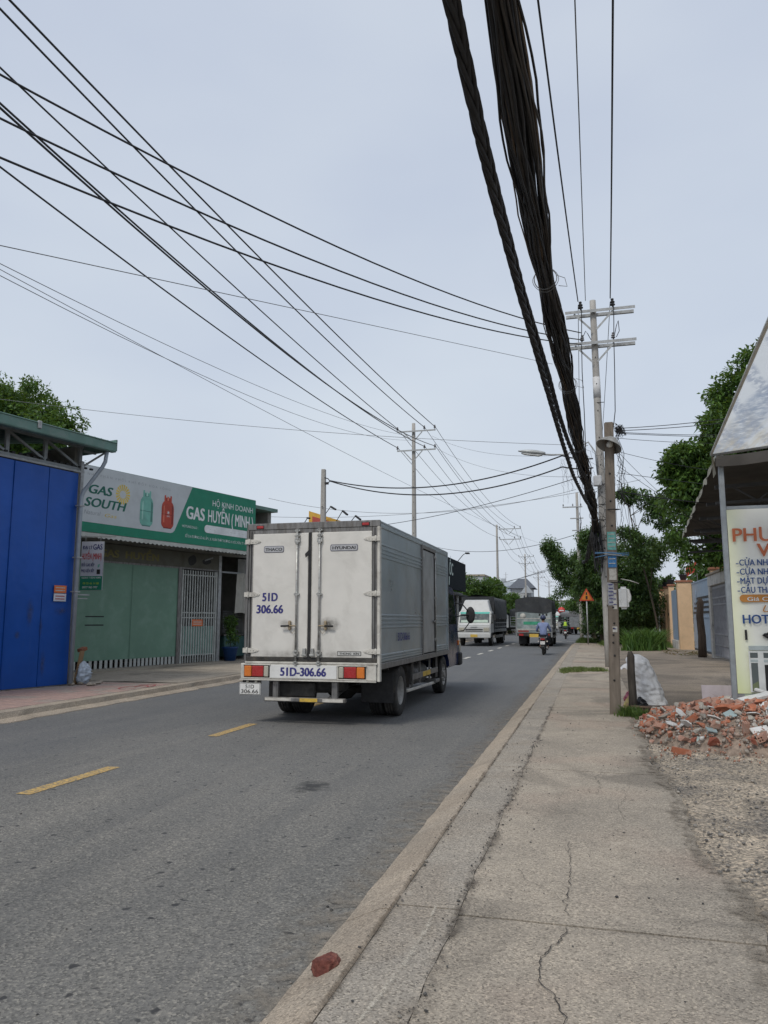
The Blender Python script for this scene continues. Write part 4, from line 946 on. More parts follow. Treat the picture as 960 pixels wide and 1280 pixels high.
# --- twisted power cables left of the bundle
tp = {}
import itertools
def twisted(label, path, r=.0185, off=.024, turns=5.5, n=200, strands=4):
    Tt = thing('twisted_cable', label, 'cable', (0, 0, 0), 0, 'twisted power cables')
    yy = np.array([p[0] for p in path]); 
    for s_ in range(strands):
        pts = []
        for y in np.linspace(yy[0], yy[-1], n):
            x = float(np.interp(y, yy, [p[1] for p in path])); z = float(np.interp(y, yy, [p[2] for p in path])); x -= (.035 if turns > 0 else .058) * min(1, max(0, (11 - y) / 3))
            a = turns * y * 1.0 + s_ * 2 * math.pi / strands + .6 * fbm(y * .5, s_)
            pts.append((x + off * math.cos(a), y, z + off * math.sin(a)))
        MB().tube(pts, r, 7).build('strand', BLK, Tt)
    return Tt
TW = [(-6, -.80), (2, -.76), (4.4, -.72), (5.0, -.70), (5.9, -.69), (6.8, -.68), (7.9, -.66)]
def smooth_path(ps, n=60):
    y = np.array([p[0] for p in ps]); k = np.linspace(y[0], y[-1], n)
    X = np.interp(k, y, [p[1] for p in ps]); Z_ = np.interp(k, y, [p[2] for p in ps])
    for _ in range(6): X[1:-1] = (X[:-2] + 2 * X[1:-1] + X[2:]) / 4; Z_[1:-1] = (Z_[:-2] + 2 * Z_[1:-1] + Z_[2:]) / 4
    return list(zip(k, X, Z_))
twisted("left twisted black power cable that parts from its neighbour and dips to the tall pole", smooth_path([(-6, -.74, 5.6), (0, -.70, 5.3), (4.07, -.650, 5.2), (4.86, -.655, 5.15), (5.66, -.65, 5.1), (6.44, -.62, 5.05), (7.29, -.595, 5.0), (8.09, -.565, 4.95), (10.92, -.50, 4.8), (11.85, -.46, 4.75), (13.67, -.39, 4.65), (16.4, -.27, 4.55), (20.59, -.03, 4.6), (25, .24, 4.9)], 90))
twisted("right twisted black power cable lying close against the thick bundle", smooth_path([(-6, -.66, 5.62), (0, -.62, 5.32), (4.07, -.60, 5.22), (4.86, -.61, 5.17), (5.66, -.60, 5.12), (6.44, -.575, 5.08), (7.29, -.55, 5.04), (8.09, -.53, 5.02), (11.61, -.46, 5.0), (13, -.42, 5.0), (15.0, -.32, 4.95), (17.16, -.18, 4.95), (20.2, .07, 5.0), (25, .26, 5.1)], 90), turns=-5)
# slack, coils and drop tails bunched at the tall pole
K = thing('cable_slack', "black cable slack and coils hanging down the left face of the tall pole", 'cable coil', (0, 0, 0))
for i in range(34):
    x0 = .20 + random.uniform(-.10, .06); y0 = 25.05 + random.uniform(-.12, .1); z0 = random.uniform(4.2, 5.0); zl = random.uniform(2.85, 4.0)
    pts = [(x0, y0, z0)]; n = 12
    for j in range(1, n): t = j / n; pts.append((x0 + .05 * fbm(i, t * 2) - .03 * math.sin(t * 3) + .06 * t, y0 + .06 * fbm(i * 2, t * 2), z0 + (zl - z0) * t))
    if i % 3 == 0: pts += [(x0 + .14, y0, zl - .1), (x0 + .2, y0, zl + .2), (x0 + .16, y0, z0 - .3)]
    MB().tube(pts, random.choice((.008, .012, .016, .02)), 5).build('cable', BLK if i % 5 else BLK2, K)
for i in range(9):
    cz = random.uniform(3.3, 5.6); rr = random.uniform(.14, .3); cx = .38 + random.uniform(-.12, .1)
    pts = [(cx + rr * math.cos(a) * .8 + .03 * math.sin(3 * a + i), 25.1 + .05 * math.sin(a * 2), cz + rr * math.sin(a) * 1.2) for a in np.linspace(0, 6.28 * 1.4, 30)]
    MB().tube(pts, .006, 5).build('coil', BLK, K)
MB().cbox((.33, 25.12, 5.95), (.26, .16, .34)).build('splice_box', M("junction_grey", (.45, .46, .47, 1), .6, dirt=(.2, .18, .15, 1)), K, bevel=.03)
MB().cbox((.30, 25.1, 4.05), (.12, .1, .2)).build('white_clip', PLATE, K, bevel=.03)
for i in range(26):   # thin tangled drop wires
    a = Vector((.35 + random.uniform(-.25, .3), 25.1, random.uniform(4.2, 7.2))); b = a + Vector((random.uniform(-.5, .6), random.uniform(-.2, .2), random.uniform(-1.2, .5)))
    MB().tube([a.lerp(b, t) + Vector((.12 * fbm(i, t * 3), 0, -.35 * 4 * t * (1 - t) * hsh(i))) for t in np.linspace(0, 1, 12)], .0045, 4).build('drop_wire', BLK, K)
# bundle goes on beyond the tall pole
B2 = thing('cable_bundle', "farther stretch of black cable bundle beyond the tall pole, half lost in the tree", 'cable bundle', (0, 0, 0))
for i in range(16):
    a0 = 2.4 * i; rr = .10 * math.sqrt(i / 16)
    pts = [(.22 + (-.55 - .22) * t + (rr + .03 * fbm(i, t * 3)) * math.cos(a0 + t * 3), 25.2 + 29.6 * t, 4.75 + 1.0 * t - 4 * .7 * t * (1 - t) + rr * math.sin(a0 + t * 3)) for t in np.linspace(0, 1, 24)]
    pts += [(-.55 + (rr) * math.cos(a0 + 3 + t * 3) - .2 * t, 54.8 + 20 * t, 5.75 - 4 * .5 * t * (1 - t) + rr * math.sin(a0 + t * 3)) for t in np.linspace(0.05, 1, 16)]
    MB().tube(pts, .0175, 5).build('cable', BLK, B2)
# --- mid pole behind (C)
PC = line_pole('concrete_pole', "slim concrete pole rising out of the tree behind the cable bundle", -.72, 55, 10.4, r0=.13, r1=.09)
A = MB().box(-1.0, .35, -.14, -.08, 9.35, 9.43).box(-.5, .4, -.14, -.08, 8.55, 8.62).box(-.4, .3, -.14, -.08, 7.7, 7.77).build('crossarm', GALV, PC)
for x in (-.95, -.3, .25): insulator(A, x, -.11, 9.43, .9)
m = MB()
for i in range(14): 
    z = random.uniform(4.5, 8.2); m.tube([(.14, -.1, z + 1), (.2 + .1 * hsh(i), -.15, z + .4), (.1, -.15, z - .6), (.16, -.1, z - 1.2)], .012, 4)
m.build('drop_wires', BLK, PC)
# --- street lamp on the tall pole
SL = thing('street_lamp', "pale street lamp head on a long curved arm over the road", 'street lamp', (.34, 25.2, 6.4))
MB().tube([(0, 0, -.2), (-.04, -.02, .5), (-.25, -.03, .85), (-.6, -.02, .68), (-.95, 0, .48), (-1.4, 0, .50), (-1.70, 0, .53)], .026, 10).build('arm', GALV, SL)
hd = MB(); n = 12
def lamp_sec(t):
    w_ = .14 * math.sin(math.pi * min(1, t * .93 + .10)) ** .55; return w_
for j in range(n + 1):
    t = j / n; x = -1.62 - .88 * t; z = .535 + .13 * t; ww = max(.03, lamp_sec(t)); 
    for k in range(10): a = 2 * math.pi * k / 10; hd.v.append((x, ww * math.cos(a), z + .6 * ww * math.sin(a) + .02))
for j in range(n):
    for k in range(10): hd.f.append((j * 10 + k, j * 10 + (k + 1) % 10, (j + 1) * 10 + (k + 1) % 10, (j + 1) * 10 + k)); hd.mi.append(0); hd.sm.append(True)
hd.f += [tuple(range(10)), tuple(n * 10 + k for k in range(9, -1, -1))]; hd.mi += [0, 0]; hd.sm += [False, False]
HD = hd.build('lamp_head', M("lamp_housing", (.42, .44, .44, 1), .5, .2), SL)
m = MB(); m.prism([(-1.72, .50), (-2.40, .60), (-2.3, .555), (-1.85, .475)], -.09, .09); m.build('lamp_lens', M("lamp_lens", (.55, .56, .55, 1), .2, bump=0), HD)
# --- short lamp post in front (A) with its papers, meter box and cables
PA = thing('lamp_post', "short square brown concrete post with pasted papers and a white box", 'utility pole', (.385, 12.85, 0))
MB().add([(-.170, -.09, -.1), (.0, -.09, -.1), (.0, .09, -.1), (-.170, .09, -.1), (-.078, -.07, 4.76), (.068, -.07, 4.76), (.068, .07, 4.76), (-.078, .07, 4.76)], [(0, 3, 2, 1), (4, 5, 6, 7), (0, 1, 5, 4), (1, 2, 6, 5), (2, 3, 7, 6), (3, 0, 4, 7)]).build('shaft', POLEB, PA, bevel=.012, seg=2)
for z in (4.5, 3.9, 3.45, 3.05, 1.75, 1.5, 1.42, 1.32, 1.2, 1.0, .62):
    MB().lathe([(.016, 0), (.016, .006), (0, .006)], 10, Matrix.Translation((.012 * math.sin(z * 9) - .085 * (1 - z / 4.76), -.092 + z * .0042 - .001, z)) @ Matrix.Rotation(R(90), 4, 'X')).build('bolt_hole', INK, PA)
def lx(z): return -.085 * (1 - z / 4.76)
def paper(z0, z1, x0, x1, mat, nm='pasted_paper', lines=0, ink=INKBLUE):
    dxp = lx((z0 + z1) / 2); x0 = x0 * .92 + dxp; x1 = x1 * .92 + dxp
    y = -.091 + (z0 + z1) / 2 * .0042
    V = []; n = 6
    for j in range(n + 1):
        t = j / n; z = z0 + (z1 - z0) * t; yy = -.0935 + z * .0042 - .0025 * hsh(j, z0)
        V += [(x0 + .006 * fbm(z * 9, 1), yy, z), (x1 + .006 * fbm(z * 9, 4), yy, z)]
    o = MB().add(V, [(2 * i, 2 * i + 1, 2 * i + 3, 2 * i + 2) for i in range(n)]).build(nm, mat, PA)
    for i in range(lines):
        zz = z1 - (z1 - z0) * (i + .7) / (lines + .5); w_ = (x1 - x0) * (.5 + .35 * hsh(i, z0))
        MB().box((x0 + x1) / 2 - w_ / 2, (x0 + x1) / 2 + w_ / 2, y - .0105, y - .0075, zz, zz + .012).build('print_line', ink, o)
PAP = M("old_paper", (.48, .47, .43, 1), .85, var=.15, vs=20, dirt=(.25, .23, .20, 1), dsc=18, damt=.7)
TEAL = M("teal_paper", (.13, .36, .33, 1), .8, var=.3, vs=25, dirt=(.4, .42, .4, 1), dsc=30); BLUP = M("blue_paper", (.04, .17, .38, 1), .8, var=.25, vs=25, dirt=(.3, .35, .4, 1), dsc=26)
GREYP = M("torn_grey_paper", (.33, .34, .36, 1), .85, var=.25, vs=25, dirt=(.16, .16, .2, 1), dsc=30, damt=.8)
paper(2.66, 2.95, -.075, .068, TEAL, lines=4, ink=PAP); paper(2.38, 2.56, -.07, .07, BLUP, lines=2, ink=PAP)
paper(2.18, 2.36, -.055, .065, PAP); paper(1.78, 2.14, -.085, .02, GREYP, lines=6, ink=INKBLUE); paper(1.72, 2.02, .0, .062, PAP, lines=3); paper(1.36, 1.45, -.02, .06, PAP, lines=1)
STRAPB = M("blue_cord", (.10, .22, .38, 1), .7); m = MB()
for z, dz in ((2.60, .03), (2.57, -.02), (2.61, 0)): m.tube([(-.30, -.02, z + dz), (-.09, -.10, z + .01), (.085, -.10, z - .01), (.22, -.02, z - dz)], .007, 5)
m.build('blue_cord', STRAPB, PA)
MB().tube([(-.26, -.02, 2.63), (-.09, -.105, 2.59), (.09, -.105, 2.57), (.2, 0, 2.55)], .006, 5).tube([(.08, .0, 2.2), (.22, -.02, 2.17), (.35, -.04, 2.12)], .008, 5).build('white_cord', PAP, PA)
m = MB(); 
for z in (3.32, 2.15): m.tube([(.10 * math.cos(a) * 1.1, .10 * math.sin(a) * 1.1, z + .01 * math.sin(a)) for a in np.linspace(0, 6.28, 16)], .008, 5, caps=False)
m.build('strap', BLK, PA)
BX = MB().box(.035, .185, -.16, .02, 1.72, 2.07).build('meter_box', M("meter_box_white", (.62, .63, .62, 1), .45, var=.08, dirt=(.35, .33, .3, 1), damt=.5), PA, bevel=.035, seg=3)
MB().prism([(.16, 1.78), (.22, 1.86), (.225, 1.92), (.195, 2.03), (.16, 2.04)], -.14, -.02).build('meter_door', PLATE, BX, bevel=.012)
# old conical lamp
LS = thing('shade_lamp', "old round lamp shade clamped to the top of the short post", 'lamp', (.39, 12.75, 4.40))
mt = Euler((R(-16), R(22), 0)).to_matrix().to_4x4()
MB().lathe([(.05, .10), (.07, .09), (.15, .02), (.205, -.06), (.21, -.075), (.195, -.068), (.14, .0), (.06, .06), (0, .065)], 26, mt).build('shade', M("grey_enamel", (.27, .27, .255, 1), .5, .1, var=.25, vs=10, dirt=(.12, .09, .06, 1), dsc=8, damt=.6), LS)
MB().lathe([(0, -.08), (.035, -.075), (.055, -.04), (.045, 0), (.03, .06)], 16, mt).build('bulb', M("frosted_bulb", (.6, .6, .56, 1), .25, bump=0), LS)
MB().tube([(.0, .05, .10), (0, .02, .06), (0, -.01, .05)], .02, 8).build('bracket', GALV, LS)
# bracket of knotted service wires and the drop lines fanning right
KN = thing('wire_knot', "knot of small black service wires beside the short post's top", 'wires', (.385, 12.85, 0))
m = MB()
for i in range(26):
    a = Vector((.08 + .10 * hsh(i), -.02, 4.62 + .1 * hsh(i, 2))); pts = []
    for t in np.linspace(0, 1, 14): pts.append(a + Vector((.10 * fbm(i * 3, t * 3) + .06 * t, .03 * fbm(i, t), -.1 * t + .09 * fbm(i * 5, t * 3))))
    m.tube(pts, .004, 4)
m.build('knot', BLK, KN)
for i in range(9):
    x0 = .10 + .05 * hsh(i, 7); pts = [(x0 + .13 * fbm(i * 2.2, t * 2.2) + .05 * t, -.02, 4.55 - t * (.5 + 1.6 * hsh(i, 3))) for t in np.linspace(0, 1, 16)]
    MB().tube(pts, .0035, 4).build('drop_wire', BLK, KN)
MB().tube([(.09, 0, 3.62), (.16, 0, 3.55), (.20, 0, 3.42), (.27, 0, 3.36)], .012, 6).tube([(.09, 0, 3.8), (.15, -.02, 3.75), (.17, -.02, 3.6), (.13, 0, 3.5)], .008, 5).build('cable_tail', BLK, KN)
G4 = 'service wires fanning right from the short post'
for k, (z0, p1, sg, r) in enumerate(((4.66, (4.6, 14.5, 5.45), .12, .006), (4.62, (4.6, 14.5, 5.30), .10, .006), (4.60, (4.8, 15, 4.95), .10, .005), (4.58, (4.8, 15, 4.80), .06, .005), (4.50, (4.8, 15, 4.78), .12, .004), (4.28, (4.8, 16, 4.30), .2, .004), (3.92, (4.8, 17, 3.95), .02, .0045), (3.62, (4.5, 17, 3.85), .12, .009), (3.60, (3.9, 17, 3.2), .12, .0045), (4.05, (3.0, 16, 2.85), .05, .004), (4.3, (2.6, 16.5, 3.1), .12, .0035))):
    wire("thin black wire from the short post toward the canopy, number %s from the top" % ('first second third fourth fifth sixth seventh eighth ninth tenth eleventh'.split()[k]), [((.48, 12.85, z0), p1, sg)], r, WIRE, group=G4)
# --- left small pole
LQ = thing('short_pole', "short square concrete pole behind the truck roof with two cables tied on", 'utility pole', (-9.95, 28, 0))
MB().add([(-.14, -.12, 0), (.14, -.12, 0), (.14, .12, 0), (-.14, .12, 0), (-.075, -.08, 7.4), (.075, -.08, 7.4), (.075, .08, 7.4), (-.075, .08, 7.4)], [(0, 3, 2, 1), (4, 5, 6, 7), (0, 1, 5, 4), (1, 2, 6, 5), (2, 3, 7, 6), (3, 0, 4, 7)]).build('shaft', POLE, LQ, bevel=.01)
m = MB().tube([(.07, -.08, 7.05), (.22, -.1, 7.0), (.30, -.1, 6.9)], .02, 6).tube([(.07, -.08, 6.85), (.16, -.1, 6.8), (.25, -.1, 6.86), (.30, -.1, 6.9)], .018, 6); m.cbox((.17, -.1, 6.82), (.14, .06, .09)); m.build('cable_clamp', BLK, LQ)
MB().cbox((.0, -.13, 5.9), (.05, .03, .03)).build('hook', INK, LQ)
G5 = 'cables slung across the road to the street lamp arm'
wire("upper of two cables slung across the road from the short pole to the lamp arm", [((-9.65, 27.9, 6.92), (-.75, 25.2, 6.85), .62, 28), ((-.75, 25.2, 6.85), (.22, 25.2, 6.7), .05, 6)], .022, WIRE, group=G5, n=6)
wire("lower of two cables slung across the road from the short pole to the tall pole", [((-9.65, 27.9, 6.90), (-.75, 25.2, 6.48), .72, 28), ((-.75, 25.2, 6.48), (.22, 25.2, 6.4), .05, 6)], .022, WIRE, group=G5, n=6)
m = MB()
for i in range(14):
    a = Vector((-.80 + .35 * hsh(i), 25.2, 6.75 - .3 * (i % 2))); 
    m.tube([a + Vector((.12 * fbm(i, t * 3), 0, -t * (.3 + .9 * hsh(i, 5)))) for t in np.linspace(0, 1, 9)], .0035, 4)
tag(m.build('wire_wisps', WIREG), "wisps of loose thin wire under the street lamp arm", 'wires')
G6 = 'thin phone lines across the sky'
def pw(label, p, q, d, sg, r=.007, mat=WIREG): wire(label, [(p, q, sg, 26)], r, mat, group=G6)
pw("thin line crossing the whole sky from the left edge to behind the bundle", (-10.2, 0, 4.8), (-1.0, 26.2, 10.3), 0, 0.0)
pw("faint grey line from the left edge down to the pole behind the truck", (-9.1, 0, 6.75), (-9.6, 43, 12.2), 0, .9)
pw("second faint grey line from the left edge, just under the first", (-9.0, 0, 6.85), (-9.8, 43, 12.0), 0, 1.25)
pw("grey line from the left edge passing behind the near poles to the far road", (-9.6, 0, 7.15), (-1.8, 84, 8.72), 0, .9, .006)
pw("thin line from the left tree across behind the poles", (-19.4, 18.7, 8.6), (.08, 25.2, 7.14), 0, .30)
pw("thin line from the pole behind the truck to the tall pole, upper", (-8.62, 43, 12.18), (-.1, 25.2, 6.9), 0, .5)
pw("thin line from the pole behind the truck to the tall pole, lower", (-8.39, 43, 11.45), (0, 25.4, 6.16), 0, .5)
pw("far line slung across the road behind the short pole", (-27, 60, 10.3), (3.9, 60, 12.0), 0, 1.0, .016)
pw("far line slung across the road below the others", (-26.7, 61, 12.0), (-.85, 62, 11.8), 0, 1.6, .016)
pw("far sagging line over the trucks toward the tree", (-16.5, 84, 9.6), (1.4, 60, 8.8), 0, 1.2, .022, WIRE)
pw("far line low over the white truck", (-20.5, 110, 6.2), (1.3, 60, 6.8), 0, .9, .022, WIRE)
pw("far line over the roofs toward the tree", (-20, 100, 4.6), (-1.2, 64, 6.4), 0, .5, .020)
pw("line from the left side passing under the street lamp arm", (-18.2, 40, 6.75), (.17, 25.2, 6.23), 0, .8, .012, WIRE)
# ================================================================ left side: blue shop, green shop
def m_blue():
    k = NT("blue_sheet"); p = k.pos(); q = k.pos('Object', (5, 5, .5))
    c = k.ramp(k.noise(p, .9, 4), (.3, (.003, .062, .31, 1)), (.7, (.006, .082, .40, 1)))
    c = k.mix(k.ramp(k.noise(q, 2.4, 6, .7), (.58, (0, 0, 0, 1)), (.78, (.5, .5, .5, 1))), c, (.03, .10, .33, 1))
    c = k.mix(k.ramp(k.noise(p, 7, 6, .75), (.66, (0, 0, 0, 1)), (.74, (.6, .6, .6, 1))), c, (.02, .025, .07, 1))
    return k.fin(c, .42, .15, k.bump(k.noise(p, 1.8, 2), .35, .06))
BLUE = m_blue()
GREENR = M("green_roof_metal", (.12, .21, .18, 1), .55, .1, var=.15, vs=2, dirt=(.22, .25, .23, 1), dsc=3, damt=.6)
GREEND = M("green_door_paint", (.135, .245, .182, 1), .55, 0, var=.08, vs=1.5, bump=.1, bs=3, dirt=(.20, .31, .25, 1), dsc=2.5, damt=.6)
BARW = M("bar_off_white", (.42, .44, .42, 1), .5, var=.1, vs=6, dirt=(.2, .2, .18, 1), damt=.6)
GREYP_ = M("grey_steel_paint", (.25, .27, .28, 1), .5, .2, var=.2, vs=6, dirt=(.12, .10, .08, 1), dsc=6, damt=.6)
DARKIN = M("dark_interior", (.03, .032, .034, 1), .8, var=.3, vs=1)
WALLG = M("old_plaster", (.24, .235, .215, 1), .9, var=.2, vs=1.5, bump=.4, bs=20, dirt=(.12, .115, .10, 1), dsc=2, damt=.7)
BSH = thing('blue_shop', "closed shop with tall royal blue folding metal doors and green roof edge", 'shop', (-11.39, 12.99, .15), 78)
# walls and roof volume behind the doors
m = MB().box(-8.5, -8.2, .12, 9, 0, 5.3).box(1.7, 1.85, .16, 9, 0, 5.3).box(-8.5, 1.85, 8.8, 9, 0, 5.3); m.build('wall', WALLG, BSH)
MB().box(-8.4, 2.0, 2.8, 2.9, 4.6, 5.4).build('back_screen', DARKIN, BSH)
# corrugated roof
V = []; n = 180
for i in range(n + 1):
    x = -9 + 11.17 * i / n; z = .018 * math.cos(i * math.pi / 1.5)
    V += [(x, -.55, 5.42 + z), (x, 9.3, 6.35 + z)]
MB().add(V, [(2 * i, 2 * i + 2, 2 * i + 3, 2 * i + 1) for i in range(n)]).build('roof_sheet', GREENR, BSH)
MB().box(-9, 2.2, -.60, -.57, 5.20, 5.405).box(-9, 2.2, -.62, -.50, 5.385, 5.412).box(-9, 2.2, -.60, -.46, 5.185, 5.203).build('fascia', GREENR, BSH, bevel=.008)
MB().box(2.185, 2.22, -.60, 9.2, 5.22, 5.48).build('end_flashing', GREENR, BSH)
MB().cbox((.12, -.61, 5.36), (.09, .05, .16)).build('bracket', GALV, BSH, bevel=.01)
# truss above the doors
MB().box(-8.4, 1.8, .0, .07, 5.26, 5.34).build('top_chord', GREYP_, BSH); MB().box(-8.4, 1.8, .0, .07, 4.735, 4.80).build('bottom_chord', GREYP_, BSH)
MB().box(-8.4, 1.82, -.05, .0, 4.68, 4.73).build('door_track', GALV, BSH, bevel=.006)
for i in range(10):
    x = 1.74 - .93 * i
    MB().box(x - .04, x + .04, .005, .065, 4.8, 5.26).build('truss_post', GREYP_, BSH)
    if i < 9: MB().bar((x - .05, .035, 4.83), (x - .89, .035, 5.24), .05, .05).build('truss_diagonal', GREYP_, BSH)
m = MB()
for i in range(60): 
    x = 2.05 - .17 * i; m.box(x - .035, x + .035, -.02, .03, 4.80, 4.84)
m.build('hanger_clip', DARKIN, BSH)['kind'] = 'stuff'
# door leaves
lw = [-8.4 + .98 * i for i in range(6)] + [-2.5, -1.6, -.75, .05, .90, 1.69]
for i in range(len(lw) - 1):
    a, b = lw[i] + .004, lw[i + 1] - .006; ang = .006 * (-1) ** i
    V = []; nx = 10
    def dr(u, v, a=a, b=b, i=i): return (a + (b - a) * u, .012 * (-1) ** i * (u - .5) + .006 * math.sin(u * math.pi) * fbm(v * 3, i) - .02, .03 + 4.63 * v)
    D = MB().grid(dr, 8, 20).build('door_leaf', BLUE, BSH)
    MB().box(a, a + .012, -.035, .0, .03, 4.66).build('leaf_edge', BLUE, D)
    for z in (.1, 1.6, 3.1, 4.55): MB().box(a + .012, b, -.022 + .02, .015, z - .02, z + .02).build('rail', BLUE, D)
MB().box(-8.4, 1.69, -.02, .03, -.04, .025).build('floor_track', STEEL, BSH)
# scratches, smears on the leaves
for (x, z, w_, h_) in ((.62, 1.55, .10, .34), (.9, 1.25, .05, .25), (.35, 1.1, .08, .1), (1.4, 1.6, .2, .1), (1.0, .5, .07, .3)): smudge('scuff', x, -.048, z, w_, h_, BSH, .6)
# corner post, downpipe
MB().box(1.72, 1.80, -.06, .02, .0, 4.95).build('corner_post', GALV, BSH, bevel=.01)
MB().tube([(2.02, -.50, 5.2), (2.02, -.46, 4.95), (1.98, -.42, 4.82), (1.72, -.17, 4.25), (1.68, -.15, 4.1), (1.66, -.15, .05)], .045, 10).build('downpipe', M("pipe_grey", (.30, .34, .38, 1), .5, .1, var=.12), BSH)
MB().bar((1.8, -.02, 4.85), (2.1, -.40, 5.2), .03, .04).bar((1.8, 0, 5.2), (2.15, 0, 5.2), .04, .04).build('eave_brace', GREYP_, BSH)
m = MB()
for z in (2.0, 2.75, 3.9): m.box(1.60, 1.74, -.205, -.06, z, z + .03)
m.box(1.7, 2.05, -.15, -.12, 1.94, 1.97); m.box(1.7, 2.0, -.15, -.12, 1.86, 1.88); m.build('pipe_clip', GALV, BSH)
# stickers beside the pipe
for (z0, z1, c) in ((1.98, 2.14, M("orange_sticker", (.62, .16, .05, 1), .6, var=.1)), (1.80, 1.965, M("pale_sticker", (.55, .56, .60, 1), .6, var=.1))):
    s_ = MB().box(1.18, 1.50, -.052, -.049, z0, z1).build('sticker', c, BSH)
    for j in range(2): MB().box(1.22, 1.46, -.0535, -.0525, z0 + .04 + .06 * j, z0 + .06 + .06 * j).build('print_line', REDL if z0 < 1.9 else PAP, s_)
# junk at the foot of the pipe
JK = thing('plastic_bag', "crumpled white and pale blue plastic bag leaning at the foot of the drainpipe", 'bag', (-10.86, 14.95, .155), 60)
def crump(rx, ry, h, sd, topf=.35, wr=.10):
    def f(u, v):
        a = 2 * math.pi * u; prof = math.sin(math.pi * min(1, .12 + v * .88)) ** .6 * (1 - v * (1 - topf)); 
        q = 1 + wr * (abs(fbm(u * 9 if u < 1 else 0, v * 6, sd)) - .3) + wr * .8 * mn.noise(Vector((math.cos(a) * 3, math.sin(a) * 3, v * 8 + sd)))
        return (rx * prof * q * math.cos(a), ry * prof * q * math.sin(a), h * v + .03 * mn.noise(Vector((math.cos(a) * 2, math.sin(a) * 2, v * 5 + sd))))
    return f
MB().grid(crump(.17, .13, .50, 3, .95, .45), 30, 30).build('bag_body', M("pale_blue_plastic", (.42, .48, .55, 1), .35, var=.25, vs=9, bump=.3, bs=20), JK)
o = MB().bar((0, 0, 0), (.12, .02, .72), .16, .03).build('cardboard', M("brown_board", (.26, .17, .09, 1), .85, var=.2)); o.location = (-10.98, 14.86, .16); tag(o, "tan board propped beside the white bag at the drainpipe", 'board')
o = MB().bar((0, 0, .0), (.02, .16, .05), .13, .07).build('broken_brick', M("rusty_lump", (.22, .09, .05, 1), .9, var=.3)); o.location = (-10.93, 14.88, .88); tag(o, "rusty brown lump on top of the propped board", 'brick')
for i in range(7):
    o = MB().lathe([(0, 0), (.06, .01), (.085, .04), (.06, .075), (0, .085)], 7, sm=False).build('stone', MC_left); o.location = (-10.75 + .5 * (hsh(i) - .5) + .1, 15.0 + .8 * (hsh(i, 2) - .5), .15); o.scale = (.7 + hsh(i, 4), .8 + .6 * hsh(i, 5), .8); o.rotation_euler = (0, 0, i * 1.3)
    tag(o, ("leftmost", "flattest", "largest", "smallest", "outermost", "rearmost", "rightmost")[i] + " grey stone lying at the foot of the drainpipe", 'stone', 'stones at the drainpipe')

# ---- green shop
GSH = thing('gas_shop', "gas shop with green folding shutter and grille door under a wide canopy", 'shop', (-13.0, 17.5, .15), 76)
DY = 1.0      # door plane
TOPZ = 3.05
m = MB(); m.box(-1.2, .55, DY, DY + .2, 0, 4.5); m.box(-1.2, 8.6, 7.8, 8, 0, 5.3); m.box(-1.2, -1.0, DY + .2, 7.8, 0, 5.3); m.box(8.5, 8.7, DY - .6, 7.8, 0, 5.3)
m.box(-1.2, 8.6, DY + .02, DY + .18, 3.62, 5.2)
m.build('wall', WALLG, GSH)
MB().box(-1.2, 8.7, .1, 8, 5.3, 5.42).build('roof', GREENR, GSH)
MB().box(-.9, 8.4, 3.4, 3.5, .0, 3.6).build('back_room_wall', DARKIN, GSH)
MB().box(-1.0, 8.5, DY - .9, 7.7, -.0, .02).build('shop_floor', MC_left, GSH)
# canopy sheet with scalloped front
V = []; n = 170
for i in range(n + 1):
    x = -.6 + 8.5 * i / n; z = .028 * math.cos(i * math.pi / 1.7)
    V += [(x, -.08, 3.66 + z), (x, DY + .1, 3.88 + z)]
m = MB().add(V, [(2 * i, 2 * i + 2, 2 * i + 3, 2 * i + 1) for i in range(n)])
V = []
for i in range(n + 1):
    x = -.6 + 8.5 * i / n; V += [(x, -.085, 3.60 + .022 * math.cos(i * math.pi / 1.7)), (x, -.085, 3.715)]
m.add(V, [(2 * i, 2 * i + 2, 2 * i + 3, 2 * i + 1) for i in range(n)])
m.build('canopy_sheet', M("pale_canopy", (.46, .47, .43, 1), .6, var=.1, dirt=(.28, .27, .23, 1), dsc=3, damt=.7), GSH)
# signboard fascia
SX0, SX1, SZ0, SZ1, SY = -.45, 7.18, 3.73, 5.52, -.09
MB().box(SX0, SX1, SY + .012, SY + .10, SZ0 - .01, SZ1 + .015).build('sign_frame', GALV, GSH, bevel=.005)
GRN = M("sign_green", (.008, .20, .115, 1), .5, var=.10, vs=2, bump=.05); GRY = M("sign_grey_white", (.50, .53, .54, 1), .5, var=.05, vs=2, bump=.05, dirt=(.38, .40, .40, 1), dsc=1.5, damt=.5)
SG = MB().box(SX0, SX1, SY, SY + .011, SZ0, SZ1).build('signboard', GRN, GSH)
# pale field: rounded corner bottom, slanted right side
fx = 3.42; o = [(SX0, SZ1 - .004), (SX0, SZ0 + .26)]
o += [(fx - .22, SZ0 + .26), (fx - .12, SZ0 + .29), (fx - .04, SZ0 + .38), (fx + .72, SZ1 - .004)]
MB().prism([(SX0 + .0, SZ0 + .26), (SX0, SZ1 - .004), (fx + .60, SZ1 - .004), (fx - .10, SZ0 + .36), (fx - .17, SZ0 + .29), (fx - .27, SZ0 + .26)], SY - .003, SY - .0005).build('sign_field', GRY, SG)
DGR = M("logo_green", (.012, .12, .085, 1), .5, bump=0); LYE = M("logo_yellow", (.62, .46, .08, 1), .5, bump=0); WHT = M("sign_white", (.72, .74, .74, 1), .5, bump=0); TXG = M("faint_grey_print", (.30, .32, .34, 1), .6, bump=0)
ty = SY - .0045
text('sign_lettering', 'GAS', .25, (.10, ty, SZ1 - .74), FR, DGR, SG, width=.80, bold=.035, align='LEFT', shear=.25)
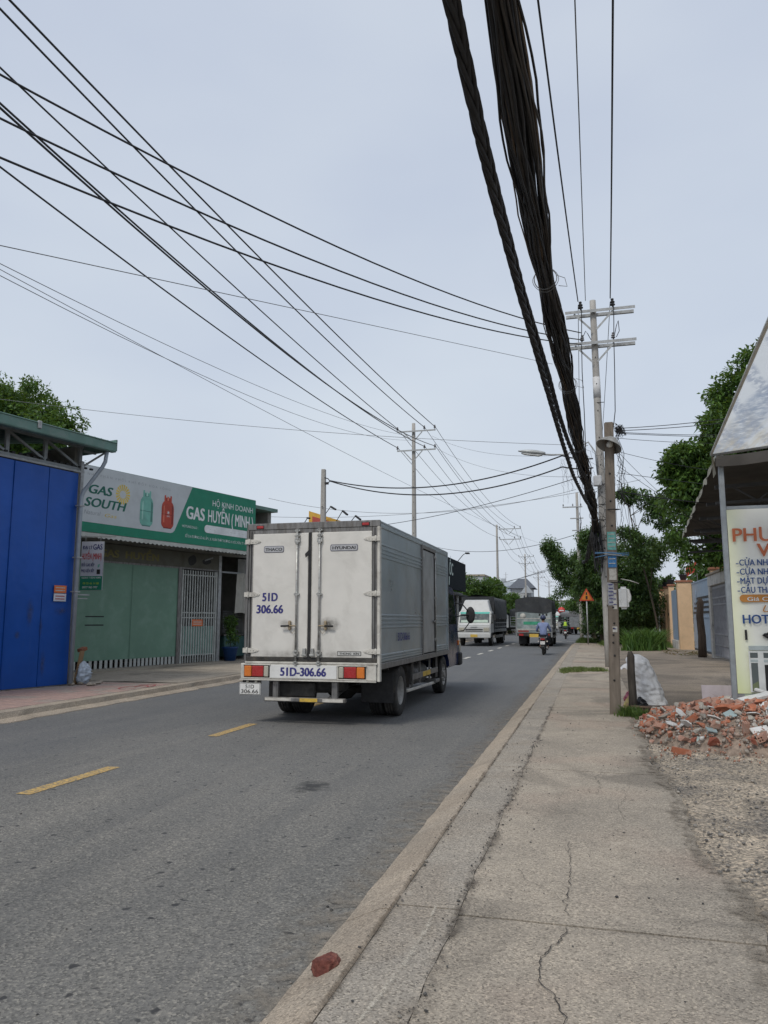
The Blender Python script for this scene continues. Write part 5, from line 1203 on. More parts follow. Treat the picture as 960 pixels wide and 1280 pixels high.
text('sign_lettering', 'SOUTH', .25, (-.02, ty, SZ1 - 1.10), FR, DGR, SG, width=1.42, bold=.035, align='LEFT', shear=.25)
text('sign_lettering', 'Natural', .12, (-.03, ty, SZ1 - 1.32), FR, TXG, SG, width=.55, align='LEFT', shear=.2)
text('sign_lettering', 'Gas', .10, (.66, ty, SZ1 - 1.33), FR, LYE, SG, width=.42, align='LEFT', shear=.2)
m = MB()
for i in range(18):
    a = 2 * math.pi * i / 18; c0, s0 = math.cos(a), math.sin(a); cx, cz = 1.26, SZ1 - .63
    w1, w2 = .012, .030; r1, r2 = .11, .255
    m.add([(cx + c0 * r1 - s0 * w1, ty, cz + s0 * r1 + c0 * w1), (cx + c0 * r1 + s0 * w1, ty, cz + s0 * r1 - c0 * w1), (cx + c0 * r2 + s0 * w2, ty, cz + (s0 * r2 - c0 * w2) * 1.1), (cx + c0 * r2 - s0 * w2, ty, cz + (s0 * r2 + c0 * w2) * 1.1)], [(0, 1, 2, 3)])
m.build('sunburst_logo', LYE, SG)
text('sign_lettering', 'N H À   P H Â N   P H Ố I   K H Í   Đ Ố T   H Ó A   L Ỏ N G', .068, (1.55, ty, SZ1 - .26), FR, TXG, SG, width=3.05)
# printed gas cylinders, pictured flat on the board
def cyl_print(cx, z0, h, wd, body, dark, light):
    k = h
    def poly(pts, mat, d, nm='picture'): MB().prism([(cx + a * wd, z0 + b * k) for a, b in pts], ty - d - .001, ty - d).build(nm, mat, SG)
    poly([(-.30, 0), (.30, 0), (.36, .03), (.36, .09), (-.36, .09), (-.36, .03)], dark, 0)
    poly([(-.46, .08), (-.36, .03), (.36, .03), (.46, .08), (.5, .14), (.5, .62), (.46, .72), (.36, .79), (.22, .83), (-.22, .83), (-.36, .79), (-.46, .72), (-.5, .62), (-.5, .14)], body, .0015)
    poly([(-.30, .80), (.30, .80), (.30, .99), (.18, 1), (.18, .93), (-.18, .93), (-.18, 1), (-.30, .99)], body, .001)
    poly([(-.16, .83), (.16, .83), (.12, .92), (-.12, .92)], dark, .003)
    poly([(-.08, .84), (.08, .84), (.07, .96), (-.07, .96)], light, .0045)
    poly([(-.36, .18), (-.26, .17), (-.26, .70), (-.34, .66)], light, .003)
    poly([(-.5, .415), (.5, .405), (.5, .425), (-.5, .435)], dark, .003); poly([(.32, .14), (.46, .15), (.46, .66), (.34, .72)], dark, .0028)
TGR = M("print_teal", (.16, .40, .33, 1), .5, bump=0); TGD = M("print_teal_dark", (.07, .20, .17, 1), .5, bump=0); TGL = M("print_teal_light", (.33, .56, .48, 1), .5, bump=0)
RDB = M("print_red", (.42, .055, .03, 1), .5, bump=0); RDD = M("print_red_dark", (.20, .02, .015, 1), .5, bump=0); RDL = M("print_red_light", (.60, .16, .10, 1), .5, bump=0)
cyl_print(2.16, SZ0 + .36, 1.05, .50, TGR, TGD, TGL); cyl_print(3.00, SZ0 + .38, 1.00, .50, RDB, RDD, RDL)
text('sign_lettering', '✶', .12, (3.02, ty - .006, SZ0 + .80), FR, WHT, SG); text('sign_lettering', 'GAS', .05, (3.02, ty - .006, SZ0 + .73), FR, WHT, SG)
text('sign_lettering', 'HỘ KINH DOANH', .195, (7.02, ty, SZ1 - .47), FR, WHT, SG, width=2.05, align='RIGHT')
text('sign_lettering', 'GAS', .40, (3.80, ty, SZ1 - 1.0), FR, WHT, SG, width=.80, bold=.035, align='LEFT')
text('sign_lettering', 'HUYỀN', .40, (4.78, ty, SZ1 - 1.0), FR, WHT, SG, width=1.02, bold=.022, align='LEFT')
text('sign_lettering', '( MINH )', .40, (5.92, ty, SZ1 - 1.0), FR, WHT, SG, width=1.12, bold=.028, align='LEFT')
text('sign_lettering', 'HOTLINE/ZALO :', .075, (3.98, ty, SZ0 + .50), FR, WHT, SG, width=.70)
o = []; x0, x1, zc, rr = 4.62, 7.10, SZ0 + .55, .125
o = [(x0 + rr - rr * math.cos(R(a)), zc + rr * math.sin(R(a))) for a in range(-90, 91, 20)] + [(x1 - rr + rr * math.cos(R(a)), zc + rr * math.sin(R(a))) for a in range(90, -91, -20)]
MB().prism(o, ty - .0015, ty).build('sign_pill', WHT, SG)
text('sign_lettering', '• • • • • • • • • •', .05, (5.8, ty - .003, zc - .03), FR, M("faint_print", (.58, .60, .56, 1), .6, bump=0), SG, width=1.9)
text('sign_lettering', 'SỐ 51A ĐƯỜNG LÔ 4A, ẤP 1, X. XUÂN THỚI THƯỢNG, H. HÓC MÔN, TP. HỒ CHÍ MINH', .085, (5.45, ty, SZ0 + .20), FR, WHT, SG, width=3.35)
# hidden underside frame and old sign board above the doors
for x in (.1, 1.5, 3.0, 4.5, 6.0, 7.5): MB().bar((x, -.02, 3.62), (x, DY + .02, 3.72), .05, .05).build('canopy_rafter', GREYP_, GSH)
OS = MB().box(.5, 6.62, DY - .04, DY - .01, TOPZ + .05, 3.60).build('old_signboard', M("shaded_board", (.10, .10, .08, 1), .7, var=.15, vs=1, dirt=(.06, .055, .04, 1), dsc=1.5, damt=.8), GSH)  # deep canopy shade is put into the board's dark colour
text('faded_lettering', 'GAS  HUYỀN', .22, (2.6, DY - .042, TOPZ + .17), FR, M("faded_yellow", (.17, .15, .06, 1), .8, bump=0), OS, width=2.3, bold=.04)
for cx, w_, h_ in ((5.25, .20, .17), (5.95, .22, .10)):
    MB().prism([(cx + w_ * math.cos(a), TOPZ + .30 + h_ * math.sin(a) * (1 + .2 * math.sin(2 * a))) for a in np.linspace(0, 6.0, 14)], DY - .043, DY - .041).build('pot_picture', DARKIN, OS)
MB().bar((5.85, DY - .045, TOPZ + .33), (6.25, DY - .045, TOPZ + .45), .004, .05).build('pot_picture', GREYP_, OS)
# folding shutter leaves + slotted foot
for i, (a, b) in enumerate(((.52, 2.75), (2.75, 4.66))):
    D = MB().box(a + .006, b - .006, DY - .012, DY + .01, .26, TOPZ).build('shutter_leaf', GREEND, GSH, bevel=.003)
    MB().box(a + .006, a + .03, DY - .018, DY - .013, .26, TOPZ).build('leaf_edge', GREEND, D)
    MB().box(b - .03, b - .006, DY - .018, DY - .013, .26, TOPZ).build('leaf_edge', GREEND, D)
    k = 12
    for j in range(k): x = a + (b - a) * (j + .5) / k; MB().box(x - .05, x + .05, DY - .008, DY + .006, .03, .26).build('foot_slat', BARW, D)
MB().box(.5, 4.7, DY - .01, DY + .02, 0, .03).build('floor_track', STEEL, GSH)
for z in (1.48, 1.24): MB().box(1.1, 1.75, DY - .0145, DY - .0125, z, z + .035).build('dark_scrape', DARKIN, GSH)
MB().box(.5, 6.66, DY - .03, DY + .02, TOPZ, TOPZ + .05).build('lintel', STEEL, GSH)
MB().box(4.66, 4.80, DY - .04, DY + .06, 0, TOPZ).build('post', STEEL, GSH)
# grille door
GD = MB().box(4.84, 4.90, DY - .03, DY + .01, .02, TOPZ - .02).box(6.46, 6.52, DY - .03, DY + .01, .02, TOPZ - .02).build('grille_door', BARW, GSH)
nb_ = 13
for j in range(nb_): 
    x = 4.98 + (6.40 - 4.98) * j / (nb_ - 1); MB().box(x - .02, x + .02, DY - .028, DY + .002, .03, TOPZ - .03).build('bar', BARW, GD)
for z in (2.85, 1.62, 1.46, .26): MB().box(4.9, 6.46, DY - .020, DY + .0, z, z + .035).build('rail', BARW, GD)
LPN = MB().box(4.9, 6.46, DY + .004, DY + .016, .28, 1.20).build('lower_panel', M("mint_panel", (.17, .30, .26, 1), .55, var=.1, vs=2), GD)
ST = MB().box(5.35, 5.85, DY - .034, DY - .030, 1.20, 1.42).build('orange_notice', M("orange_notice", (.60, .15, .05, 1), .6, var=.1), GD)
for j in range(3): MB().box(5.40, 5.80, DY - .036, DY - .0345, 1.25 + .05 * j, 1.27 + .05 * j).build('print_line', PAP, ST)
MB().box(6.56, 6.70, DY - .06, DY + .06, 0, 3.6).build('post', GALV, GSH, bevel=.008)
# open bay at the right: lattice, cabinet
m = MB()
for i in range(16):
    m.bar((7.45 + .07 * i, DY + .45, .95), (7.45 + .07 * i, DY + .45, 1.75), .008, .008)
for i in range(10): m.bar((7.40, DY + .45, .98 + .08 * i), (8.5, DY + .45, .98 + .08 * i), .008, .008)
m.build('lattice', GREYP_, GSH)
MB().box(7.35, 8.45, DY + .3, DY + .8, .12, .84).build('cabinet', M("teal_cabinet", (.06, .13, .13, 1), .5), GSH, bevel=.02); MB().box(7.3, 8.5, DY + .28, DY + .85, .85, .90).build('cabinet_top', STEEL, GSH)
MB().box(6.75, 8.5, DY - .02, DY + .0, 3.02, 3.08).build('curtain_rail', GREYP_, GSH)
def curt(u, v): return (7.55 + 1.15 * u - .12 * (1 - v) * (1 - u), DY - .06 + .035 * math.sin(u * 19 + v * .6) + .02 * fbm(u * 3, v * 2), 1.62 + 1.40 * v + .04 * math.sin(u * 6))
o = MB().grid(curt, 60, 16).build('tarpaulin_curtain', M("dusty_canvas", (.40, .39, .35, 1), .9, var=.12, dirt=(.25, .23, .19, 1), dsc=4, damt=.6), None); o.parent = GSH; o['label'] = "hanging off-white canvas sheet"
def curt2(u, v): return (7.6 + 1.0 * u, DY - .02 + .03 * math.sin(u * 15), 3.06 + .5 * v)
MB().grid(curt2, 40, 4).build('valance_cloth', M("grey_cloth", (.20, .20, .19, 1), .9), GSH)
# potted plant
def to_world(o, p): return o.matrix_basis @ Vector(p)
pw_ = to_world(GSH, (7.06, .78, 0))
PP = thing('potted_plant', "leafy plant in a blue tub beside the grille door", 'plant', (pw_.x, pw_.y, .17))
MB().lathe([(0, 0), (.19, 0), (.26, .42), (.285, .44), (.285, .47), (.255, .47), (.24, .42), (0, .41)], 24).build('pot', M("blue_tub", (.012, .05, .16, 1), .4), PP)
# hanging sign in front, facing up the street
HS = thing('hanging_sign', "narrow white and green hanging sign beside the blue shop's drainpipe", 'sign', (-12.60, 17.0, .08), 10)
hz0, hz1, hw = 2.22, 3.47, .60
MB().box(0, hw, 0, .03, hz0, hz1).build('sign_box', GALV, HS, bevel=.004)
MB().box(.01, hw - .01, -.004, -.001, hz0 + .36, hz1 - .01).build('sign_face', M("hs_white", (.55, .56, .64, 1), .5, var=.06), HS); MB().box(.01, hw - .01, -.004, -.001, hz0 + .01, hz0 + .359).build('sign_face', M("hs_green", (.02, .22, .14, 1), .5, var=.15, vs=4), HS)
HB = M("hs_blue", (.02, .03, .15, 1), .6, bump=0); HR = M("hs_red", (.52, .05, .05, 1), .6, bump=0)
for s_, h_, x_, z_, c_, w_ in (('ĐẠI LÝ', .085, .17, hz1 - .20, HB, .25), ('GAS', .14, .44, hz1 - .21, HB, .24), ('HUYỀN (MINH)', .155, .29, hz1 - .46, HR, .52), ('ĐỔI GAS BẾP', .075, .20, hz1 - .64, HB, .34), ('PHỤ KIỆN BẾP', .075, .20, hz1 - .79, HB, .34),
                               ('GIAO TẬN NƠI', .035, .30, hz0 + .30, WHT, .50), ('08 35 46 14 88', .055, .30, hz0 + .15, M("lime_print", (.35, .55, .08, 1), .6, bump=0), .42), ('0977 965 997', .055, .28, hz0 + .05, WHT, .40)):
    text('sign_lettering', s_, h_, (x_, -.006, z_), FR, c_, HS, width=w_, bold=.03)
MB().box(.44, .53, -.006, -.0045, hz1 - .84, hz1 - .72).build('stove_picture', INK, HS); MB().prism([(.46, hz1 - .60), (.52, hz1 - .58), (.50, hz1 - .66), (.46, hz1 - .68)], -.006, -.0045).build('flame_picture', TGR, HS)
m = MB().tube([(.1, .015, hz1), (.1, .015, hz1 + .12)], .01, 6).tube([(.5, .015, hz1), (.5, .015, hz1 + .12)], .01, 6).bar((-.4, .015, hz1 + .12), (.9, .015, hz1 + .12), .03, .03); m.build('hanger', GALV, HS)

# ---- shop hidden behind the truck, its red sign and lamps rise over the roof
RS = thing('red_sign', "small slanted red signboard with yellow border above the truck roof", 'sign', (-12.05, 32.0, 0), 12)
RED = M("sign_red", (.42, .075, .06, 1), .6, var=.12); YEB = M("sign_yellow", (.62, .36, .06, 1), .6, var=.12)
MB().prism([(0, 4.7), (0, 6.38), (2.0, 5.74), (2.0, 4.7)], 0, .12).build('sign_frame', YEB, RS); MB().prism([(.13, 4.8), (.16, 6.14), (1.75, 5.66), (1.9, 4.8)], -.006, -.001).build('sign_face', RED, RS)
for i, (xa, za, xb, zb, xc, zc) in enumerate(((.55, 5.95, 1.02, 6.52, 1.26, 6.36), (1.15, 5.75, 1.55, 6.33, 1.78, 6.12), (1.75, 5.70, 2.12, 6.10, 2.36, 5.90), (-.25, 5.75, .0, 6.02, .1, 5.98))):
    A = MB().tube([(xa, -.03, za), (xb, -.35, zb)], .018, 6).build('lamp_arm', INK, RS)
    MB().bar((xb, -.35, zb), (xc, -.50, zc), .12, .07).build('spot_lamp', INK, A, bevel=.01)
HB_ = thing('roadside_shop', "low cream roadside shop hidden behind the box truck", 'shop', (-12.2, 29.5, .15), 78)
MB().box(0, 9, .3, 7, 0, 4.8).build('wall', M("cream_plaster", (.42, .39, .31, 1), .85, var=.1, dirt=(.25, .22, .18, 1)), HB_)
for x in (.6, 3.6, 6.4): MB().box(x, x + 2.3, .27, .295, .02, 2.9).build('roller_shutter', STEEL, HB_)
MB().box(-.2, 9.2, -.5, 7.2, 4.8, 4.92).build('roof', GREENR, HB_)
# ---- dark shopfront with the black sign
BSG = thing('dark_shopfront', "dark shopfront with black sign and pale letters beyond the truck cab", 'shop', (-11.0, 58.5, 0), 90)
MB().box(-5, 12, .4, 6, 0, 4.0).build('wall', M("charcoal_wall", (.05, .052, .055, 1), .8), BSG)
SB = MB().box(-2.5, 8.2, -.5, -.35, 3.95, 6.35).build('signboard', M("black_sign", (.012, .016, .020, 1), .9, var=.1, spec=.1), BSG)
text('sign_lettering', 'ỐC', .95, (1.0, -.51, 5.05), FR, M("pale_letters", (.42, .50, .46, 1), .6, bump=0), SB, width=1.6, bold=.03)
MB().prism([(-.2, 4.25), (-.05, 4.9), (.25, 4.85), (.05, 4.2)], -.515, -.505).build('sign_motif', M("pale_letters", (.42, .50, .46, 1)), SB)
m = MB()
for i in range(40): m.box(-4.8 + .42 * i, -4.72 + .42 * i, .34, .39, 2.4, 3.9)
m.build('slat_screen', GREYP_, BSG)
MB().box(-4.9, 12, -1.8, .4, 3.3, 3.42).build('awning', DARKIN, BSG)
for x in (-3, 1.5, 6, 10): MB().box(x, x + .12, -1.7, -1.58, 0, 3.3).build('post', GALV, BSG)
MB().tube([(4.6, -.4, 6.35), (4.5, -.9, 6.9), (4.1, -1.2, 7.0)], .03, 6).build('lamp_arm', INK, BSG)
MB().cbox((3.9, -1.35, 6.96), (.6, .3, .1)).build('lamp', INK, BSG)
# ================================================================ right side
ALU = M("grey_alu_post", (.30, .33, .35, 1), .45, .4, var=.15, vs=6, dirt=(.15, .14, .12, 1), damt=.5)
# --- banner on its frame
BN = thing('banner_stand', "tall printed shop banner in a grey metal frame beside the rubble", 'banner', (1.90, 11.85, .1), 0)
BW, BZ0, BZ1 = 1.75, .44, 3.02
MB().box(-.05, .02, -.02, .05, 0, 3.80).build('post', ALU, BN, bevel=.006); MB().box(BW + .05, BW + .12, -.02, .05, 0, 3.80).build('post', ALU, BN, bevel=.006)
MB().box(.021, BW + .049, -.01, .03, BZ1, BZ1 + .05).build('top_rail', ALU, BN, bevel=.004); MB().box(.021, BW + .049, -.01, .03, BZ0 - .05, BZ0).build('bottom_rail', ALU, BN, bevel=.004)
def m_banner():
    k = NT("banner_vinyl"); p = k.pos(); sx = k.n('ShaderNodeSeparateXYZ'); k.l(p, sx.inputs[0])
    c = k.ramp(sx.outputs[0], (0, (.62, .68, .26, 1)), (.10, (.72, .76, .42, 1)), (.30, (.80, .81, .72, 1)), (1, (.80, .80, .77, 1)))
    c2 = k.ramp(k.math('DIVIDE', sx.outputs[2], 3.2), (.12, (.60, .70, .40, 1)), (.26, (.76, .79, .70, 1)), (.5, (.82, .83, .81, 1)), (1, (.80, .81, .79, 1)))
    c = k.mix(.5, c, c2)
    return k.fin(c, .45, 0, k.bump(k.noise(p, 2.5, 3), .25, .05))
def bf(u, v):
    x = .022 + (BW + .02) * u; z = BZ0 + (BZ1 - BZ0) * v
    return (x, -.022 + .012 * math.sin(v * 9 + u * 2) * u * (1 - u) + .01 * (1 - v) * fbm(u * 4, v * 3) + .02 * math.exp(-((u * 1.2 - (1 - v) * 2.2) ** 2) * 60), z)
FACE = MB().grid(bf, 30, 40).build('banner_sheet', m_banner(), BN)
BO = M("banner_orange", (.52, .145, .06, 1), .5, bump=0); BB = M("banner_blue", (.022, .075, .24, 1), .5, bump=0); BPK = M("pill_orange", (.50, .22, .05, 1), .5, bump=0)
by = -.050
def bx(px): return (px - 914.) * .01222 + .02      # photo column to banner metres
def bz_(py): return 3.04 - .1 - (py - 640) * .01165 + .03
text('banner_lettering', 'PHƯ', .195, (bx(919), by, bz_(675.5)), FR, BO, FACE, width=.53, bold=.02, align='LEFT')
text('banner_lettering', 'W', .185, (bx(944), by, bz_(694)), FR, BO, FACE, width=.30, bold=.02, align='LEFT')
for s_, yy, w_ in (('CỬA NHÔM', 705, .53), ('CỬA NHÔM', 716, .53), ('MẶT DỰNG', 727, .50), ('CẦU THANG', 738, .54)):
    text('banner_lettering', s_, .088, (bx(924), by, bz_(yy)), FR, BB, FACE, width=w_ * .98, bold=.022, align='LEFT'); text('banner_lettering', '-', .085, (bx(920.5), by, bz_(yy)), FR, BB, FACE, width=.03, bold=.02, align='LEFT')
x0, zc, rr = bx(922), bz_(744.5), .052
MB().prism([(x0 + rr - rr * math.cos(R(a)), zc + rr * math.sin(R(a))) for a in range(-90, 91, 20)] + [(BW - .1, zc + rr), (BW - .1, zc - rr)], by + .003, by + .008).build('banner_pill', BPK, FACE)
text('banner_lettering', 'Giá Cả Cạnh', .055, (bx(930), by, bz_(747.5)), FR, WHT, FACE, width=.62, bold=.015, align='LEFT')
text('banner_lettering', 'Uu', .10, (bx(945.5), by, bz_(761)), FR, BPK, FACE, width=.22, align='LEFT', shear=.35)
text('banner_lettering', 'HOTLINE', .125, (bx(924), by, bz_(774.5)), FR, BB, FACE, width=.66, bold=.025, align='LEFT')
# printed product pictures
PBK = INK; PG = M("picture_grey_glass", (.10, .12, .12, 1), .4, bump=0); PGL = M("picture_light", (.42, .48, .48, 1), .5, bump=0); PW = M("picture_white", (.66, .68, .66, 1), .5, bump=0)
def rect(xa, xb, ya, yb, mat, d, nm='picture'):
    MB().box(bx(xa), bx(xb), by + .004 - d, by + .006 - d, min(bz_(ya), bz_(yb)), max(bz_(ya), bz_(yb))).build(nm, mat, FACE)
rect(925, 927.5, 782, 794, PBK, 0)
MB().tube([(bx(a), by, bz_(b)) for a, b in ((944, 789), (946, 787), (952, 788), (957, 791), (953, 793), (947, 790), (944, 789), (950, 786), (957, 787), (962, 786), (966, 789))], .016, 5).build('picture', PBK, FACE)
rect(928, 1050, 801, 806, PGL, 0); rect(927.5, 1050, 807, 855, PW, .0015)
for xa, xb in ((929, 937), (943, 957), (962, 972), (976, 990)):
    rect(xa, xb, 809, 815, PG, .004); rect(xa, xb, 817, 820, PGL, .0035); rect(xa + .5, xb - .5, 823 if xa > 940 else 821, 854, PBK if xa > 940 else PG, .004)
MB().prism([(bx(930), bz_(854)), (bx(936), bz_(854)), (bx(936), bz_(842)), (bx(930), bz_(846))], by - .004, by - .002).build('picture', M("picture_olive", (.16, .19, .10, 1), bump=0), FACE)
rect(921, 1050, 858, 863, M("picture_green", (.45, .55, .36, 1), bump=0), 0)
# --- dark canopy over the yard behind the banner
CP = thing('yard_canopy', "dark tarpaulin canopy with scalloped edge over the yard behind the banner", 'canopy', (0, 0, 0))
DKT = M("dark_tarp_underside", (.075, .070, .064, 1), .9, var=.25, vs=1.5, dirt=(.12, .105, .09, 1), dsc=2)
EDG = M("grimy_tarp_edge", (.32, .31, .26, 1), .9, var=.2, dirt=(.14, .14, .08, 1), dsc=6, damt=.8)
def cpf(u, v):
    y = 11.75 + 7.0 * v; xe = 1.80 + .040 * 7 * v; x = xe + 6.2 * u
    z = 3.86 - .42 * v + .16 * u * 6.2 * .35 + .035 * abs(math.sin(v * 19)) * (1 - u) ** 6 + .02 * fbm(x, y)
    return (x, y, z)
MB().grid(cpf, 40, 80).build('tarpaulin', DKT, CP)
def edf(u, v):
    y = 11.72 + 7.03 * u; xe = 1.80 + .040 * 7 * u - .012 * math.sin(u * 60); s_ = .035 * abs(math.sin(u * 44))
    zt = 3.87 - .42 * u + .035 * abs(math.sin(u * 19)); return (xe - .02 + .02 * v, y, zt + .02 - (.10 + s_) * (1 - v))
MB().grid(edf, 160, 3).build('scalloped_edge', EDG, CP)
def ed2(u, v):
    x = 1.80 + 6.2 * u; zt = 3.87 + .16 * u * 6.2 * .35; return (x, 11.74, zt + .03 - .16 * (1 - v) - .015 * math.sin(u * 30))
MB().grid(ed2, 60, 3).build('front_edge', DKT, CP)
MB().bar((1.88, 11.80, 3.79), (8.0, 11.80, 4.1), .06, .05).build('front_beam', ALU, CP)
for i in range(5):
    y = 12.9 + 1.35 * i; zz = 3.74 - .42 * (y - 11.75) / 7
    MB().bar((1.9 + .04 * (y - 11.75), y, zz - .05), (8, y, zz + .22), .05, .06).bar((1.9 + .04 * (y - 11.75), y, zz - .30), (8, y, zz - .08), .04, .04).build('rafter', M("dark_steel", (.06, .06, .06, 1), .6), CP)
    m = MB()
    for k in range(8): m.bar((2.2 + .7 * k, y, zz - .05 + .03 * k), (2.55 + .7 * k, y, zz - .28 + .03 * k), .025, .025).bar((2.55 + .7 * k, y, zz - .28 + .03 * k), (2.9 + .7 * k, y, zz - .02 + .03 * k), .025, .025)
    m.build('truss_web', M("dark_steel", (.06, .06, .06, 1), .6), CP)
for x, y in ((7.6, 12), (7.6, 18.6)): MB().box(x, x + .07, y, y + .07, .1, 3.6).build('post', ALU, CP)
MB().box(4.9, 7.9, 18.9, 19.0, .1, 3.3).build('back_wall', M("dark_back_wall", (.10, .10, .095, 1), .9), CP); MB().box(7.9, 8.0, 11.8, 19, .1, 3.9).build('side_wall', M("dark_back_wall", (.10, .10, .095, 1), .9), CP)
# --- translucent near awning
def m_awn():
    k = NT("translucent_awning"); p = k.pos(); q = k.pos('Object', (1.2, .5, 1))
    n = k.noise(k.pos('Object', (1.6, .42, 1)), 2.0, 4, .6, .2); w_ = k.n('ShaderNodeTexWave'); w_.inputs['Scale'].default_value = .42; w_.inputs['Distortion'].default_value = 3.0; w_.inputs['Detail'].default_value = 3; w_.inputs['Detail Scale'].default_value = 2.5
    k.l(k.pos('Object', (1, .55, 1)), w_.inputs['Vector'])
    f = k.math('MULTIPLY', k.r01(w_.outputs[1] if len(w_.outputs) > 1 else w_.outputs[0], .22, .60), k.r01(k.noise(p, 7, 6, .7), .36, .58))
    c = k.mix(f, (.60, .63, .65, 1), (.30, .35, .43, 1))
    gr = k.n('ShaderNodeTexWave'); gr.wave_type = 'BANDS'; gr.bands_direction = 'DIAGONAL'; gr.inputs['Scale'].default_value = 1.3; gr.inputs['Distortion'].default_value = 1.2; k.l(k.pos('Object', (1.4, -.5, 0)), gr.inputs['Vector'])
    c = k.mix(k.math('MULTIPLY', k.math('MULTIPLY', k.r01(gr.outputs[1] if len(gr.outputs) > 1 else gr.outputs[0], .45, .8), k.r01(k.noise(k.pos('Object', (5, 2, 1)), 3, 5, .7), .42, .56)), .75), c, (.31, .35, .42, 1))
    sx = k.n('ShaderNodeSeparateXYZ'); k.l(p, sx.inputs[0])
    f2 = k.ramp(sx.outputs[1], (.0, (0, 0, 0, 1)), (1, (1, 1, 1, 1)))
    st = k.math('MULTIPLY', k.r01(k.math('DIVIDE', sx.outputs[1], 12), .72, .93), k.r01(k.noise(k.pos('Object', (8, 1.2, 1)), 1.6, 4), .35, .7)); c = k.mix(k.math('MULTIPLY', st, .8), c, (.52, .47, .36, 1))
    d = k.n('ShaderNodeBsdfDiffuse'); t = k.n('ShaderNodeBsdfTranslucent'); ms = k.n('ShaderNodeMixShader'); ms.inputs[0].default_value = .8
    k.l(c, d.inputs[0]); k.l(c, t.inputs[0]); k.l(d.outputs[0], ms.inputs[1]); k.l(t.outputs[0], ms.inputs[2]); k.l(ms.outputs[0], k.out.inputs[0])
    return k.m
AW = thing('awning', "pale translucent awning with bluish mottling at the top right, its edge slanting skyward", 'awning', (0, 0, 0))
def awf(u, v):
    y = 5.2 + 6.05 * v; x = (1.22 + .052 * (y - 2.5)) + 1.1 * u; return (x, y, 3.88 - .03 * v * 2 + .02 * u * 6 + .03 * u * (1 - v) * fbm(x, y))
MB().grid(awf, 30, 60).build('fabric', m_awn(), AW)
MB().add([awf(0, 1), awf(.02, 1), (1.78, 11.62, 3.62), (1.70, 11.35, 3.50)], [(0, 1, 2, 3)]).build('corner_flap', EDG, AW)
MB().tube([awf(0, t) for t in np.linspace(0, 1, 12)], .018, 6).build('edge_hem', M("pale_hem", (.50, .50, .46, 1), .8), AW)
MB().box(1.75, 1.84, 11.3, 11.45, 3.80, 3.90).build('pulley', GALV, AW)
for y in (5.4, 8.2): MB().box(2.40, 2.47, y, y + .07, .1, 4.0).build('post', ALU, AW)
MB().tube([awf(0, 1), awf(.5, 1), awf(1, 1)], .03, 8).build('cross_tube', ALU, AW)
# --- fence and gates
ORG = M("orange_render", (.66, .46, .285, 1), .85, var=.08, vs=2, bump=.2, dirt=(.46, .34, .23, 1), dsc=3, damt=.5); CAPM = M("terracotta_cap", (.30, .13, .08, 1), .85, var=.2)
GBL = M("gate_pale_blue", (.27, .36, .47, 1), .5, .1, var=.08, dirt=(.3, .33, .36, 1), dsc=3, damt=.5); GDK = M("gate_dark", (.03, .032, .035, 1), .6)
WHW = M("grimy_white_render", (.50, .49, .46, 1), .9, var=.1, bump=.2, dirt=(.14, .14, .13, 1), dsc=2.2, damt=.85)
def pillar(y, w_, h, lb, x=4.60, pot=True):
    P_ = thing('gate_pillar', lb, 'pillar', (x, y, .08), 0, 'orange pillars of the fence')
    MB().box(-w_ / 2, w_ / 2, -w_ / 2, w_ / 2, 0, h).build('shaft', ORG, P_, bevel=.01); MB().box(-w_ / 2 - .06, w_ / 2 + .06, -w_ / 2 - .06, w_ / 2 + .06, h, h + .10).build('cap', CAPM, P_, bevel=.01)
    return P_
for y, w_, h, lb in ((41.5, .66, 3.35, "widest orange pillar, between the two pale blue panels"), (44.7, .28, 3.30, "orange pillar at the far side of the narrow blue panel"), (47.4, .28, 3.28, "orange pillar second from the far end of the fence"), (50.6, .34, 3.26, "orange pillar at the far end, against the dark trees"), (33.9, .46, 3.50, "orange pillar right of the blue gate, behind the rotten post")):
    pillar(y, w_, h, lb, 4.98 if y < 35 else 4.52 if y < 43 else 4.22)
FW = thing('fence_wall', "orange rendered fence walls between the far pillars", 'wall', (0, 0, 0))
for a, b in ((44.9, 47.2), (47.6, 50.4)):
    MB().box(4.18, 4.30, a, b, .08, 3.0).build('wall_panel', ORG, FW)
    for k in range(3): MB().box(4.165, 4.179, a + .2 + .55 * k, a + .5 + .55 * k, 1.2 + .3 * k, 1.35 + .3 * k).build('vent_slot', GDK, FW)
for i, (y, x) in enumerate(((41.5, 4.52), (44.7, 4.22), (47.4, 4.22), (50.6, 4.22))):
    P_ = thing('plant_pot', ("small dark potted plant on the widest orange pillar", "dark potted plant on the second orange pillar", "dark potted plant on the third orange pillar", "dark potted plant on the far orange pillar")[i], 'plant pot', (x, y, 3.53 if i == 0 else 3.46 - .02 * i), 0, 'pots on the pillars')
    MB().lathe([(0, 0), (.13, 0), (.20, .28), (.22, .30), (0, .30)], 12).build('pot', M("dark_pot", (.05, .055, .065, 1), .6), P_)
GT = thing('blue_gate', "pale blue sheet metal gate with dark horizontal slots", 'gate', (4.86, 41.15, .1), -90)
GL = 7.1
for k in range(6): MB().box(.02 + GL / 6 * k, GL / 6 * (k + 1) - .015, 0, .03, .12, 3.25).build('panel', GBL, GT, bevel=.004)
MB().box(0, GL, -.02, 0, .1, .18).box(0, GL, -.02, 0, 3.2, 3.27).box(0, GL, -.02, 0, 1.55, 1.6).build('rail', GBL, GT)
for k in range(4):
    z = 1.75 + .22 * k; MB().box(.3 + .45 * k * .6, GL - .3, -.016, -.003, z, z + .10).build('slot', GDK, GT)
